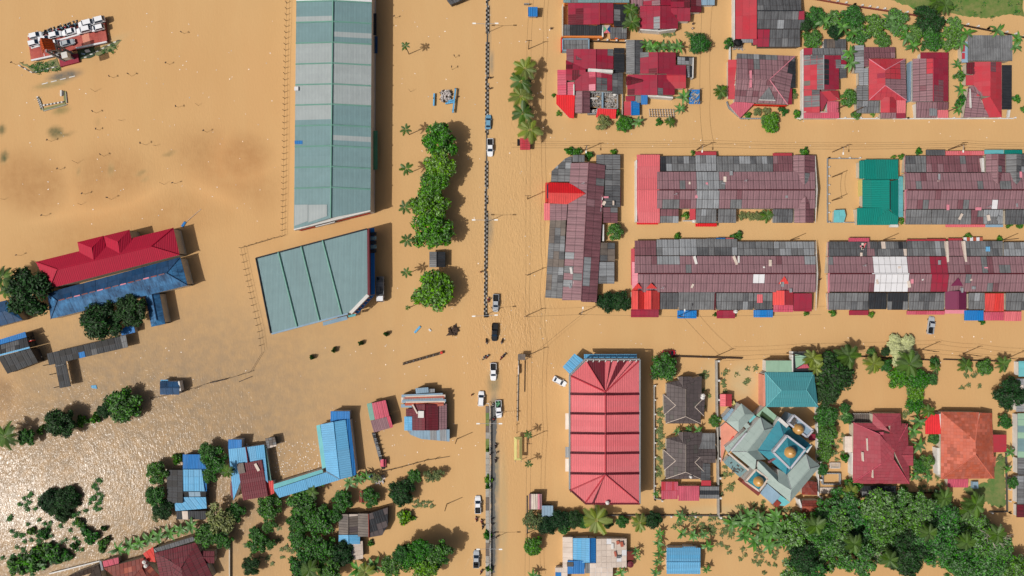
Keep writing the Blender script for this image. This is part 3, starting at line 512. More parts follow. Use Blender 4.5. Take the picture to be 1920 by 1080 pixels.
    R(1698, 393, 1746, 421, 'B', 1.9, 2.7, GR, C); R(1747, 393, 1820, 421, 'B', 1.9, 2.7, GR, C); R(1821, 393, 1843, 420, 'B', 1.9, 2.7, MD, C); R(1844, 393, 1880, 420, 'B', 1.9, 2.7, [('grey', 5), ('grey_light', 4)], C); R(1885, 393, E1, 421, 'B', 1.9, 2.7, GD, C)
    A(1736, 281, 1772, 291, 'T', 1.6, 1.9, 'grey_dark'); A(1773, 283, 1845, 291, 'T', 1.6, 1.9, [('pink', 2), ('pink_pale', 1)], (24, 9)); A(1846, 281, 1882, 289, 'T', 1.6, 1.9, 'aqua'); A(1883, 281, 1917, 289, 'T', 1.6, 1.9, 'teal'); A(1773, 421, 1847, 426, 'B', 1.4, 1.7, 'pink'); A(1848, 421, 1881, 426, 'B', 1.4, 1.7, 'slate_blue')
    Q([(1696, 292, 1.9), (1696, 420, 1.9), (1702, 356, 3.4)], 'pink_pale', name='gable_end', wall=False)
    wallbar('party_wall', 1843, 296, 1844, 322, 2, 3.2, .6, 'wall_white'); odds(10, 1720, 325, 1915, 415, 3.1); antenna(1850, 388, 3)

    B('terraced_row', 'lower right terraced block with two white roof bays and one crimson bay', 'terraced houses', 1735, 515, 'wall_cream', 'terraced blocks of low houses')
    R(1553, 481, E1, 512, 'T', 2.75, 3.6, MV, C, patches=[(1635, 470, 1705, 514, 'white'), (1744, 470, 1777, 514, 'crimson'), (1553, 481, 1565, 500, GR), (1876, 497, 1897, 513, 'grey'), (1840, 480, 1850, 513, 'grey')]); R(1556, 514, E1, 547, 'B', 2.75, 3.6, MV, C, patches=[(1635, 510, 1705, 549, 'white'), (1744, 510, 1777, 549, 'crimson'), (1812, 514, 1812 + 9, 525, 'grey'), (1850, 530, 1865, 548, 'grey')])
    cap(1556, 513, E1, 513, 3.68, 'maroon', .12); cap(1635, 513, 1705, 513, 3.72, 'white', .14); cap(1744, 513, 1777, 513, 3.72, 'crimson', .14)
    R(1553, 453, 1625, 480, 'T', 1.9, 2.7, GD, C); R(1626, 453, 1645, 480, 'T', 1.9, 2.7, [('mauve', 5), ('grey_dark', 2)], (8, 14)); R(1646, 453, 1700, 480, 'T', 1.9, 2.7, [('charcoal', 2), ('grey_dark', 5), ('grey', 5), ('white_dirty', .6)], (8, 14)); R(1701, 452, 1773, 480, 'T', 1.9, 2.7, GR, C); R(1778, 451, 1807, 480, 'T', 1.9, 2.7, MV, C); R(1809, 452, 1880, 480, 'T', 1.9, 2.7, GR, C); R(1882, 454, E1, 480, 'T', 1.9, 2.7, GL, C)
    R(1553, 549, 1628, 581, 'B', 1.9, 2.7, GR, C); R(1629, 549, 1662, 580, 'B', 1.9, 2.7, [('charcoal', 4), ('grey_dark', 1)], C); R(1664, 549, 1702, 581, 'B', 1.9, 2.7, [('grey', 4), ('charcoal', 3)], (9, 14)); R(1704, 549, 1770, 581, 'B', 1.9, 2.7, GR, C); R(1816, 549, 1846, 580, 'B', 1.9, 2.7, GR, C); R(1847, 550, 1882, 584, 'B', 1.9, 2.7, 'red_bright', (9, 34), gap=.04); R(1886, 549, E1, 582, 'B', 1.9, 2.7, GR, C)
    GV(1772, 546, 1812, 580, 1797, 2.5, 3.9, 'plum'); Q([(1773, 546, 2.5), (1812, 546, 2.5), (1797, 521, 4)], 'plum', wall=False)
    A(1592, 582, 1628, 591, 'B', 1.4, 1.7, 'crimson', (12, 10), gap=.04); A(1700, 583, 1771, 590, 'B', 1.4, 1.7, 'rose', (18, 8)); A(1772, 581, 1812, 588, 'B', 1.4, 1.7, 'pink_pale'); A(1808, 582, 1844, 601, 'B', 1.3, 1.8, 'blue', (12, 19), gap=.04); A(1845, 585, 1882, 601, 'B', 1.3, 1.8, 'rose', (12, 17), gap=.04); A(1883, 584, 1915, 602, 'B', 1.3, 1.8, 'pink', (11, 17), gap=.04)
    A(1591, 446, 1630, 456, 'T', 1.5, 1.9, 'rose'); A(1700, 449, 1736, 455, 'T', 1.5, 1.8, 'red'); A(1737, 448, 1773, 453, 'T', 1.5, 1.8, 'red'); A(1778, 447, 1804, 452, 'T', 1.5, 1.8, 'red')
    for i in range(6): A(1807 + i * 6, 445, 1812.5 + i * 6, 455, 'T', 1.5, 1.8, ('white', 'rust')[i % 2])
    Q([(1552, 453, 1.9), (1552, 582, 1.9), (1557, 513, 3.4)], 'pink_pale', name='gable_end', wall=False); box('roof_patch', 1852, 467, 2.5, 1.2, 1.4, .1, 'blue_light')
    odds(4, 1612, 460, 1640, 480, 2.9, ('pink_pale', 'pink', 'white_dirty')); odds(12, 1640, 485, 1915, 545, 3.3); antenna(1617, 498, 3.2); wallbar('party_wall', 1776, 452, 1778, 496, 2.2, 3.1, .6, 'white_dirty'); wallbar('party_wall', 1808, 452, 1812, 496, 2.2, 3.1, .6, 'white_dirty')
terraces()
# ------------------------------------------------------------------ houses in the upper right quarter
def junk(name, x0, y0, x1, y1, n, zmax=.7, ms='rubbish', z0=.1):
    parts = []
    for i in range(n):
        p = W(random.uniform(x0, x1), random.uniform(y0, y1), z0) - T.org
        parts.append(boxg((p.x, p.y, z0 + rnd() * zmax), (random.uniform(.2, 1.3), random.uniform(.1, .35), random.uniform(.08, .4)), rnd() * 3.1))
    V, F = join(parts); o = link(name, mesh(name, V, F, ms), T.root); o['kind'] = 'stuff'; return o
def open_frame(x0, y0, x1, y1, z, m, th=.25):
    for a in ((x0, y0, x1, y0), (x1, y0, x1, y1), (x0, y1, x1, y1), (x0, y0, x0, y1)): wallbar('parapet', *a, 0, z, th, m)
def houses_top():
    K = (12, 13)
    B('crimson_house', 'crimson roofed house with orange ledge and grey flat front at the top edge beside palms', 'house', 1115, 40, 'orange_wall')
    R(1056, -14, 1180, 5, 'B', 2.4, 2.7, [('hall_green', 3), ('grey', 1)], (14, 9)); R(1065, 6, 1123, 46, 'L', 2.5, 3.8, CR, K, patches=[(1060, 26, 1098, 46, 'maroon'), (1093, 14, 1100, 24, 'grey')]); R(1125, 6, 1150, 44, 'R', 2.7, 3.8, CR, K); cap(1124, 5, 1124, 46, 3.9, 'red')
    R(1057, 46, 1129, 67, 'B', 1.9, 2.3, GDD, K); wallbar('ledge', 1053, 68, 1130, 69, 0, 1.9, .6, 'orange_wall'); wallbar('ledge', 1055, 8, 1055, 68, 0, 2.2, .3, 'wall_cream'); wallbar('ledge', 1130, 47, 1130, 69, 0, 2.1, .4, 'wall_white')
    R(1151, 8, 1175, 50, 'R', 1.9, 2.7, GDD, K, patches=[(1151, 12, 1162, 38, 'grey')]); R(1144, 51, 1175, 73, 'B', 1.8, 2.3, GD, K); box('tarp', 1155, 72, 1.5, .01 + .9, .5, .4, 'orange')
    B('sun_shade', 'small tent shaped tarp in red, green, blue and white panels beside the grey flat roof', 'tarp', 1138, 55, None)
    for a, b, m in (((1131, 47), (1144, 47), 'white_dirty'), ((1144, 47), (1144, 62), 'blue'), ((1144, 62), (1131, 62), 'pink'), ((1131, 62), (1131, 47), 'green_box')): Q([(*a, 1.7), (*b, 1.7), (1138, 55, 2.4)], m, wall=False, name='panel')
    B('crimson_house', 'crimson gabled house with white front wall and a grey roof patch at the top edge', 'house', 1245, 25, 'wall_white')
    GV(1200, 11, 1271, 54, 1238, 2.3, 3.9, CR, K, patches=[(1222, 33, 1238, 53, 'grey_light')]); R(1206, -18, 1238, 10, 'L', 2.5, 3.8, [('mauve', 3), ('crimson', 3)], K); R(1239, -18, 1258, 10, 'R', 2.8, 3.8, CR, K)
    R(1258, 15, 1294, 40, 'B', 2.2, 3.2, CR, K); R(1258, -18, 1294, 14, 'T', 2.2, 3.2, [('maroon', 3), ('crimson', 3)], K); R(1295, -14, 1315, 23, 'R', 2, 2.8, [('maroon', 3), ('mauve_dark', 2)], K); wallbar('front_wall', 1200, 55, 1238, 58, 0, 2.5, .3, 'wall_white'); wallbar('front_wall', 1238, 58, 1268, 54, 0, 2.5, .3, 'wall_white')
    R(1183, -16, 1205, 14, 'B', 2, 2.6, 'mauve', K); R(1312, -16, 1340, 10, 'B', 1.8, 2.2, [('slate_blue', 2), ('charcoal', 2)], K)
    for x in (1222, 1235, 1250): box('window', x, 58, 1.2, 1.2, .2, .9, 'glass')
    B('crimson_house', 'crimson house with bright scarlet tarps and a rubbish filled open courtyard', 'house', 1105, 150, 'wall_cream')
    R(1057, 75, 1103, 93, 'T', 1.9, 2.1, GR, (12, 9)); open_frame(1055, 73, 1104, 94, 2.15, 'slate_blue', .35); wallbar('ledge', 1053, 70, 1053, 95, 0, 2, .3, 'wall_red')
    GV(1062, 92, 1150, 129, 1117, 2.3, 3.9, CR, K, patches=[(1062, 92, 1080, 112, 'mauve_dark'), (1142, 92, 1151, 102, 'grey')]); GV(1078, 135, 1149, 170, 1117, 2.3, 3.9, CR, K, patches=[(1116, 143, 1140, 171, GR), (1102, 133, 1131, 142, 'rose'), (1098, 163, 1115, 171, 'pink_pale')])
    wallbar('ridge_wall', 1103, 131, 1149, 134, 2.6, 4, .9, 'wall_white')
    GH(1061, 113, 1098, 151, 130, 2.3, 3.4, [('crimson', 3), ('maroon', 1)], K); R(1080, 94, 1101, 112, 'T', 2.3, 3.2, 'mauve_dark', K)
    R(1045, 131, 1062, 178, 'L', 1.7, 2.3, 'rose', (9, 24), gap=.04); R(1064, 154, 1077, 178, 'L', 2, 2.4, 'rose', (7, 24), gap=.04); wallbar('post_wall', 1076, 158, 1076, 178, 1, 2.8, .3, 'wall_white')
    Q([(1043, 177, 1.5), (1078, 179, 2.1), (1076, 222, 1.8), (1067, 221, 1.3), (1043, 195, 1.2)], 'scarlet', name='tarp'); Q([(1121, 203, 1.9), (1156, 205, 1.8), (1154, 223, 1.2), (1117, 220, 1.3)], 'scarlet', name='tarp')
    GV(1078, 171, 1106, 212, 1092, 1.9, 2.7, 'mauve', (13, 20), pal2='mauve_dark'); open_frame(1106, 173, 1158, 203, 1.5, 'grey_light', .3); open_frame(1103, 203, 1119, 213, 1.5, 'grey_light', .3); wallbar('parapet', 1130, 173, 1130, 203, 0, 1.6, .4, 'slate_blue'); wallbar('parapet', 1106, 184, 1121, 184, 0, 1.5, .25, 'wall_white')
    junk('rubbish', 1108, 175, 1129, 201, 110); junk('rubbish', 1132, 176, 1156, 201, 150); junk('rubbish', 1105, 205, 1117, 212, 40); tank(1152, 178, .9)
    R(1151, 90, 1171, 100, 'R', 2, 2.6, GDD, K); R(1151, 101, 1171, 136, 'R', 2, 2.6, 'charcoal', (20, 35)); R(1148, 137, 1168, 176, 'R', 1.9, 2.6, GD, K); wallbar('garden_wall', 1168, 138, 1167, 222, 0, 1.2, .2, 'concrete')
    B('crimson_house', 'crimson house with a long grey gabled shed and a small red and blue hut', 'house', 1232, 145, 'wall_cream')
    GV(1174, 75, 1205, 138, 1190, 2, 2.9, 'grey', (16, 13), pal2='grey_dark'); GV(1200, 98, 1267, 138, 1233, 2.3, 3.9, CR, K, patches=[(1199, 98, 1210, 105, 'grey'), (1198, 126, 1208, 138, 'pink_pale')]); GV(1176, 140, 1265, 178, 1232, 2.3, 3.9, CR, K, patches=[(1175, 162, 1194, 179, 'maroon'), (1230, 171, 1246, 179, 'grey')])
    GH(1250, 122, 1286, 166, 141, 2.2, 3.3, CR, K, pal2='red'); GH(1174, 143, 1205, 160, 151, 2.4, 3.4, 'maroon', K)
    R(1270, 107, 1299, 121, 'R', 1.8, 2.0, [('grey_light', 2), ('grey', 1), ('charcoal', 1)], (7, 7)); R(1287, 123, 1299, 145, 'R', 1.8, 2.0, [('grey_light', 2), ('grey', 1), ('charcoal', 1)], (7, 8)); wallbar('parapet', 1300, 107, 1299, 146, 0, 2.1, .3, 'wall_white'); wallbar('parapet', 1269, 106, 1301, 107, 0, 2.1, .3, 'charcoal')
    wallbar('front_wall', 1215, 179, 1262, 183, 0, 2.2, .5, 'wall_white'); R(1173, 180, 1190, 189, 'B', 1.8, 2.2, 'crimson', K); R(1191, 179, 1202, 193, 'B', 1.7, 2.1, 'grey', K); R(1202, 178, 1214, 196, 'B', 1.6, 2.1, 'blue', K)
    B('garden_hut', 'small hut with one red and one blue roof half below the crimson house', 'hut', 1185, 203, 'wall_dark'); GV(1170, 190, 1199, 216, 1184, 1.6, 2.1, 'red', (14, 26), pal2='blue', gap=.03)
    B('awning_frame', 'square blue awning littered with grey scraps beside bananas', 'awning', 1302, 182, None); R(1292, 168, 1312, 195, 'B', 1.5, 1.8, 'blue', wall=False); junk('scrap', 1294, 170, 1309, 192, 34, .1, 'rubbish', 1.8)
    for x, y in ((1293, 169), (1311, 169), (1293, 194), (1311, 194)): box('post', x, y, -.5, .12, .12, 2, 'steel')
    B('timber_rack', 'low rack of weathered poles and timber floating below the crimson house', 'rack', 1242, 211, None)
    for i in range(10): wallbar('pole', 1217 + i * 5, 204, 1219 + i * 5, 219, .3, .5, .12, 'white_dirty')
    for i in range(4): wallbar('rail', 1217, 205 + i * 4.4, 1266, 206 + i * 4.4, .1, .35, .15, 'brown_plank')
    B('grey_house', 'dark grey sheet roofed house with a long plain red side roof at the top edge', 'house', 1445, 40, 'wall_dark')
    R(1379, -14, 1419, 73, 'L', 2.1, 3, 'red', (40, 12), gap=.03); R(1420, -10, 1502, 20, 'T', 2.4, 3.8, GD, K); R(1420, 20, 1508, 54, 'B', 2.7, 3.8, GD, K, patches=[(1497, 20, 1509, 36, 'crimson'), (1455, 32, 1470, 50, 'grey_light')]); R(1420, 55, 1500, 88, 'B', 1.9, 2.6, GD, K, patches=[(1420, 55, 1441, 84, 'crimson'), (1494, 36, 1507, 60, 'crimson')]); cap(1420, 20, 1505, 20, 3.9, 'charcoal')
    wallbar('party_wall', 1377, -10, 1377, 74, 0, 2.2, .3, 'wall_white'); A(1390, 73, 1412, 80, 'B', 1.5, 2, 'grey_light'); R(1412, 60, 1420, 84, 'L', 1.9, 2.2, 'crimson')
    B('brown_house', 'broad hip roofed house in faded purple brown sheets with red side roofs', 'house', 1430, 150, 'wall_cream')
    m = [('mauve', 12), ('mauve_dark', 2), ('grey', 1)]
    Q([(1382, 100, 2.2), (1491, 105, 2.2), (1443, 149, 4.1), (1380, 148, 4.1)], m, (11, 11), patches=[(1370, 95, 1484, 108, GR)]); Q([(1477, 196, 2.2), (1377, 191, 2.2), (1380, 148, 4.1), (1443, 149, 4.1)], m, (11, 11)); Q([(1491, 105, 2.2), (1477, 196, 2.2), (1443, 149, 4.1)], m, (11, 11), patches=[(1481, 100, 1492, 166, GDD)])
    for a in (((1491, 105), (1443, 149)), ((1477, 196), (1443, 149))): cap(*a[0], *a[1], 2.3, 'pink_pale', .13, 4.2)
    cap(1380, 148, 1443, 149, 4.2, 'mauve'); wallbar('ridge_vent', 1408, 132, 1408, 164, 3.6, 4.2, .6, 'pink_pale')
    R(1365, 112, 1381, 186, 'L', 1.6, 2.2, 'red', (16, 12), gap=.04); Q([(1367, 198, 1.4), (1379, 190, 2.1), (1414, 194, 2.1), (1388, 221, 1.4)], 'rose', label='pink triangular porch roof'); R(1478, 166, 1485, 196, 'R', 1.9, 2.2, 'crimson'); R(1482, 110, 1492, 165, 'R', 2, 2.25, 'charcoal', (10, 11))
    Q([(1423, 186, 3), (1453, 187, 3), (1442, 163, 3.9)], 'grey', label='weathered grey triangular dormer'); wallbar('dormer_wall', 1423, 187, 1454, 188, 2.4, 2.95, .2, 'wall_white'); wallbar('wall_strip', 1414, 196, 1475, 198, .5, 1.9, .2, 'wall_red'); tank(1379, 159, 2.2, 'wall_white', .35)
    B('red_house', 'narrow red house patched with grey sheets, grey ridge and pink lower wing', 'house', 1540, 155, 'wall_white')
    K2 = (10, 12); rr = [('red', 16), ('crimson', 1)]
    R(1507, 104, 1544, 168, 'L', 2.2, 3.9, rr, K2, patches=[(1506, 100, 1534, 120, GR), (1534, 100, 1545, 169, GR), (1508, 149, 1520, 160, 'brown_plank')]); R(1545, 104, 1573, 168, 'R', 2.4, 3.9, 'crimson', K2, patches=[(1545, 107, 1552, 160, GDD)])
    cap(1544.5, 103, 1544.5, 168, 4, 'grey_light'); R(1507, 169, 1537, 211, 'L', 2.2, 3.4, rr, K2, patches=[(1506, 178, 1530, 200, GR), (1520, 168, 1540, 196, GR)]); Q([(1573, 169, 2.2), (1573, 188, 2.2), (1556, 169, 3.3), (1538, 170, 3.3)], 'red'); Q([(1540, 210, 2.3), (1552, 188, 3), (1538, 170, 3.3), (1538, 200, 2.6)], 'crimson')
    Q([(1538, 172, 3.2), (1557, 170, 3.3), (1572, 188, 2.4), (1551, 190, 2.6)], 'red'); R(1551, 190, 1572, 211, 'B', 2.1, 2.4, 'rose', (7, 21)); R(1507, 211, 1573, 222, 'B', 1.7, 2.1, 'rose', (16, 11)); cap(1507, 210, 1551, 210, 2.3, 'white_dirty')
    Q([(1507, 103, 2.3), (1507, 90, 2.2), (1523, 90, 2.4), (1524, 102, 2.6)], 'crimson'); R(1523, 90, 1586, 103, 'T', 2.2, 2.9, GR, K2); R(1556, 104, 1587, 128, 'R', 2.2, 3, [('grey', 8), ('crimson', 1), ('grey_light', 1)], K2); R(1574, 128, 1587, 146, 'R', 1.9, 2.2, [('grey_dark', 2), ('crimson', 1)], K2); R(1545, 73, 1586, 90, 'T', 2, 2.4, [('brown_plank', 3), ('grey_dark', 2)], (5, 17)); R(1574, 138, 1586, 146, 'B', 1.8, 2, 'pink_pale')
    wallbar('side_wall', 1505.5, 92, 1505.5, 222, 0, 1.8, .3, 'wall_white')
    B('red_house', 'red hip roofed house with light grey lean to sheets down its left side', 'house', 1650, 155, 'wall_cream')
    R(1620, 88, 1678, 109, 'T', 2.3, 3, MD, K2); R(1602, 85, 1620, 137, 'L', 2, 2.5, GL, K2); R(1610, 128, 1628, 160, 'L', 2, 2.5, 'grey_light', (9, 8)); R(1606, 161, 1628, 188, 'L', 2, 2.5, GR, K2); R(1606, 189, 1648, 212, 'B', 1.9, 2.5, GR, K2); R(1617, 98, 1628, 125, 'L', 2.2, 2.5, 'mauve_dark', K2)
    Q([(1629, 188, 2.4), (1629, 110, 2.4), (1660, 131, 4), (1660, 160, 4)], rr, K2); Q([(1629, 110, 2.4), (1697, 110, 2.4), (1660, 131, 4)], rr, K2); Q([(1697, 110, 2.4), (1700, 188, 2.4), (1660, 160, 4), (1660, 131, 4)], MV, K2, patches=[(1660, 110, 1690, 144, rr)]); Q([(1700, 188, 2.4), (1629, 188, 2.4), (1660, 160, 4)], rr, K2)
    for a, b in (((1629, 110), (1660, 131)), ((1697, 110), (1660, 131)), ((1629, 188), (1660, 160)), ((1700, 188), (1660, 160))): cap(*a, *b, 2.5, 'pink_pale', .12, 4.1)
    GV(1651, 182, 1680, 211, 1668, 2.3, 3.3, 'red', K2); Q([(1651, 182, 2.4), (1680, 182, 2.4), (1668, 165, 3.6)], 'red'); R(1651, 211, 1680, 222, 'B', 1.7, 2.2, MV, K2); R(1681, 186, 1698, 212, 'B', 2, 2.3, 'pink', (17, 26)); R(1681, 212, 1698, 222, 'B', 1.7, 2, 'crimson')
    B('brown_house', 'gabled house with faded brown left roof half and crimson right half', 'house', 1743, 160, 'wall_white')
    GV(1711, 110, 1778, 190, 1750, 2.2, 3.9, MV, K2, pal2=CR, patches=[(1733, 108, 1750, 137, 'red'), (1758, 150, 1772, 192, MD), (1750, 160, 1772, 192, MD)]); R(1726, 98, 1778, 110, 'T', 2.1, 2.8, 'crimson', (14, 12)); R(1718, 191, 1756, 221, 'B', 1.9, 2.7, MV, K2); R(1757, 191, 1778, 205, 'B', 2.2, 2.7, MD, K2); R(1758, 206, 1778, 221, 'B', 1.7, 2.1, 'pink'); R(1743, 203, 1757, 217, 'R', 2.3, 2.8, 'grey_light')
    wallbar('side_wall', 1708, 115, 1706, 190, 0, 2, .3, 'slate_blue')
    B('red_house', 'red hip roofed house under a rumpled grey tarpaulin with a charcoal side roof', 'house', 1850, 150, 'wall_cream')
    R(1815, 66, 1898, 114, 'T', 2.6, 2.9, 'grey', label='rumpled grey tarpaulin roof', cell=(28, 24), gap=.02, piece='tarp_sheet'); R(1803, 78, 1815, 117, 'L', 2, 2.4, 'slate_blue'); box('red_arch', 1806, 90, 2.3, .8, 2.2, .15, 'red'); box('red_arch', 1806, 105, 2.3, .8, 1.8, .15, 'red')
    Q([(1825, 180, 2.4), (1825, 116, 2.6), (1857, 116, 4), (1857, 180, 4)], rr, K2); Q([(1878, 116, 2.6), (1878, 220, 2.4), (1857, 182, 4), (1857, 116, 4)], 'red', K2, patches=[(1857, 114, 1870, 136, 'mauve_dark')]); Q([(1878, 220, 2.4), (1853, 220, 2.3), (1840, 186, 3.2), (1857, 181, 4)], 'red', K2)
    Q([(1808, 220, 2.1), (1815, 163, 2.4), (1838, 180, 3.1), (1853, 220, 2.2)], MV, K2); Q([(1815, 163, 2.4), (1825, 160, 2.4), (1857, 181, 3.8), (1838, 180, 3.1)], 'mauve', (10, 10)); Q([(1812, 117, 2.3), (1850, 116, 3.2), (1826, 140, 2.6), (1812, 138, 2.3)], 'maroon', K2); R(1811, 141, 1825, 160, 'L', 2.1, 2.4, 'red', K2); R(1879, 122, 1897, 205, 'R', 2, 2.5, 'charcoal', (18, 14), gap=.04)
    wallbar('water_pipe', 1819, 166, 1821, 202, 2.4, 2.9, .3, 'wall_white'); wallbar('water_pipe', 1893, 206, 1891, 220, 1, 1.6, .6, 'wall_white')
    B('green_house', 'dark green roofed house beside a fenced flooded yard', 'house', 1650, 360, 'wall_cream')
    R(1611, 301, 1621, 335, 'L', 2.2, 2.4, 'teal'); R(1621, 299, 1684, 336, 'T', 2.4, 3.2, 'teal', (20, 40), gap=.02); R(1617, 337, 1668, 391, 'L', 2.4, 3.6, 'teal', (52, 14), gap=.02); Q([(1684, 337, 2.6), (1684, 408, 2.6), (1668, 392, 3.7), (1668, 340, 3.7)], 'teal'); R(1607, 390, 1668, 422, 'B', 2.1, 3.2, 'teal', (16, 32), gap=.02); Q([(1684, 421, 2.2), (1644, 421, 2.2), (1646, 408, 2.6), (1666, 393, 3.6), (1684, 407, 2.6)], 'teal', lift=.1)
    cap(1669, 341, 1669, 393, 3.8, 'black', .12); R(1685, 331, 1693, 407, 'R', 1.8, 2.2, 'aqua', (8, 26), gap=.05); wallbar('side_wall', 1616, 336, 1616, 367, 0, 2, .3, 'yellow'); box('white_tank', 1674, 424, .8, 2.4, .8, .8, 'wall_white')
    B('yard_hut', 'small turquoise hut roof in the corner of the fenced yard', 'hut', 1574, 405, 'wall_cream'); Q([(1564, 394, 1.8), (1583, 393, 1.8), (1586, 404, 1.9), (1582, 417, 1.8), (1563, 417, 1.8)], 'aqua', (10, 12), gap=.04)
houses_top()
# ------------------------------------------------------------------ school, halls and sheds on the left
def school():
    B('school_block', 'long crimson hip roofed school block with two twin gables on its upper side', 'school', 205, 485, 'wall_cream')
    ze, zr = 5.0, 7.2
    m = 'crimson_school'
    Q([(67, 491, ze), (325, 427, ze), (283, 462, zr), (107, 505, zr)], m); Q([(337, 478, ze), (92, 541, ze), (107, 505, zr), (283, 462, zr)], m); Q([(325, 427, ze), (337, 478, ze), (283, 462, zr)], m); Q([(92, 541, ze), (67, 491, ze), (107, 505, zr)], m)
    for a, b in (((325, 427), (283, 462)), ((337, 478), (283, 462)), ((92, 541), (107, 505)), ((67, 491), (107, 505))): cap(*a, *b, ze + .1, m, .14, zr + .1)
    cap(107, 505, 283, 462, zr + .1, m, .14)
    for dx, dy in ((0, 0), (49, -11.5)):
        f = lambda x, y, z: (x + dx, y + dy, z)
        Q([f(145, 454, 5.2), f(150, 479, 5.2), f(176, 489, 7.1), f(172, 465, 7.2)], m); Q([f(172, 465, 7.2), f(176, 489, 7.1), f(199, 467, 5.6), f(194, 442, 5.2)], m); Q([f(145, 454, 5.2), f(194, 442, 5.2), f(172, 465, 7.2)], m)
    B('school_block', 'long weathered blue hip roofed school block with dark streaks beside the crimson roof', 'school', 215, 545, 'wall_cream')
    ze, zr = 4.4, 6.0; m = 'blue_school'; kw = dict(cell=(24, 11), gap=.06)
    Q([(89, 549, ze), (338, 482, ze), (312, 512, zr), (107, 564, zr)], 'blue_dark', **kw); Q([(352, 535, ze), (95, 598, ze), (107, 564, zr), (312, 512, zr)], m, **kw); Q([(338, 482, ze), (352, 535, ze), (312, 512, zr)], m, **kw); Q([(95, 598, ze), (89, 549, ze), (107, 564, zr)], m, **kw)
    for a, b in (((338, 482), (312, 512)), ((352, 535), (312, 512)), ((95, 598), (107, 564)), ((89, 549), (107, 564))): cap(*a, *b, ze + .12, 'blue_dark', .12, zr + .12)
    for i in range(14): wallbar('ridge_cap', 110 + i * 14.4, 563.4 - i * 3.65, 121 + i * 14.4, 560.6 - i * 3.65, zr - .1, zr + .16, .3, ('brick_red', 'mauve_dark', 'pink_pale')[i % 3])
    B('school_block', 'short blue gabled roof standing apart at the right end of the school', 'school', 292, 582, 'wall_cream')
    Q([(272, 554, 3.6), (284, 613, 3.6), (294, 600, 4.5), (285, 552, 4.5)], m, (20, 11), gap=.06); Q([(299, 549, 3.6), (310, 607, 3.6), (294, 600, 4.5), (285, 552, 4.5)], m, (20, 11), gap=.06); Q([(310, 607, 3.6), (284, 613, 3.6), (294, 600, 4.5)], m, (20, 11)); cap(285, 552, 294, 600, 4.6, 'blue_dark')
    B('blue_house', 'dark blue hip roof at the left edge half hidden by the big round trees', 'house', 10, 590, 'wall_cream')
    Q([(-40, 575, 3.4), (12, 563, 3.4), (10, 583, 4.3), (-30, 592, 4.3)], 'blue_dark', (14, 10)); Q([(12, 563, 3.4), (43, 600, 3.2), (10, 583, 4.3)], 'blue_school', (14, 10)); Q([(43, 600, 3.2), (-40, 622, 3.3), (-30, 592, 4.3), (10, 583, 4.3)], 'blue_dark', (14, 10))
    B('blue_shed', 'small bright blue shed roof tucked under the round tree', 'shed', 240, 620, 'wall_cream'); Q([(226, 620, 2.2), (236, 612, 2.5), (251, 611, 2.5), (254, 623, 2.2), (228, 629, 2.2)], 'blue', (9, 9), gap=.04)
    B('black_hall', 'black roofed building at the left edge with a blue strip along its top', 'building', 35, 660, 'wall_dark')
    Q([(-14, 641, 3.6), (47, 622, 3.6), (50, 632, 3.9), (-14, 650, 3.9)], 'blue', (16, 10), gap=.04); Q([(-14, 651, 3.6), (50, 633, 3.6), (55, 650, 4.2), (-14, 668, 4.2)], [('charcoal', 3), ('grey_dark', 2)], (9, 8)); Q([(-14, 668, 4.3), (55, 650, 4.3), (56, 653, 4.3), (-14, 671, 4.3)], 'blue_light', wall=False); Q([(72, 679, 3.3), (14, 701, 3.3), (-4, 669, 4.2), (57, 654, 4.2)], [('charcoal', 4), ('black', 2)], (10, 12)); box('sign_board', 59, 640, 2, 2.4, .2, 1.6, 'wall_red', .3); box('sign_panel', 59, 639, 2.2, 1.4, .3, 1.1, 'wall_white', .3)
    B('covered_walkway', 'long black covered walkway with a short leg turning down', 'walkway', 165, 660, None)
    bk = [('charcoal', 5), ('black', 3)]
    Q([(92, 685, 2.8), (88, 663, 2.8), (236, 628, 2.8), (240, 651, 2.8)][1:] + [(92, 685, 2.8)], bk, (12, 11), wall=False, patches=[(149, 655, 160, 675, 'blue'), (173, 650, 185, 668, 'grey_dark'), (231, 635, 240, 652, 'grey')]); Q([(103, 680, 2.7), (123, 676, 2.7), (133, 724, 2.7), (112, 728, 2.7)], bk, (10, 12), wall=False); cap(103, 687, 121, 683, 2.9, 'grey')
    for i in range(7):
        for j in (0, 1): box('post', 92 + i * 23.5 + j * 3, 667 - i * 5.6 + j * 16, -.6, .18, .18, 3.3, 'wall_dark')
    for x, y in ((106, 700), (124, 696), (114, 724), (130, 720)): box('post', x, y, -.6, .18, .18, 3.2, 'wall_dark')
    B('gate_house', 'dark blue gatehouse standing alone in the flood on the fence line', 'gatehouse', 319, 727, 'wall_white')
    GH(300, 715, 336, 740, 727, 2.6, 3.2, 'blue_dark', (12, 12)); R(301, 712, 315, 719, 'T', 2.2, 2.4, 'blue_light'); wallbar('parapet', 335, 715, 338, 733, 1, 3, .4, 'wall_white')
    B('blue_board', 'loose pale blue sheet drifting near the walkway', 'sheet', 176, 725, None); Q([(170, 723, .15), (180, 722, .12), (182, 729, .15), (172, 728, .2)], 'blue_light', wall=False, name='panel')
    B('blue_board', 'small blue raft tied by a rope at the corner of the crimson school roof', 'raft', 344, 421, None); Q([(345, 415, .25), (349, 417, .25), (343, 426, .25), (339, 424, .25)], 'blue', wall=False, name='panel', th=.3); V, F = tubeg(W(349, 416, .2) - T.org, W(377, 392, .1) - T.org, .06); link('rope', mesh('rope', V, F, 'white_dirty'), T.root)
school()
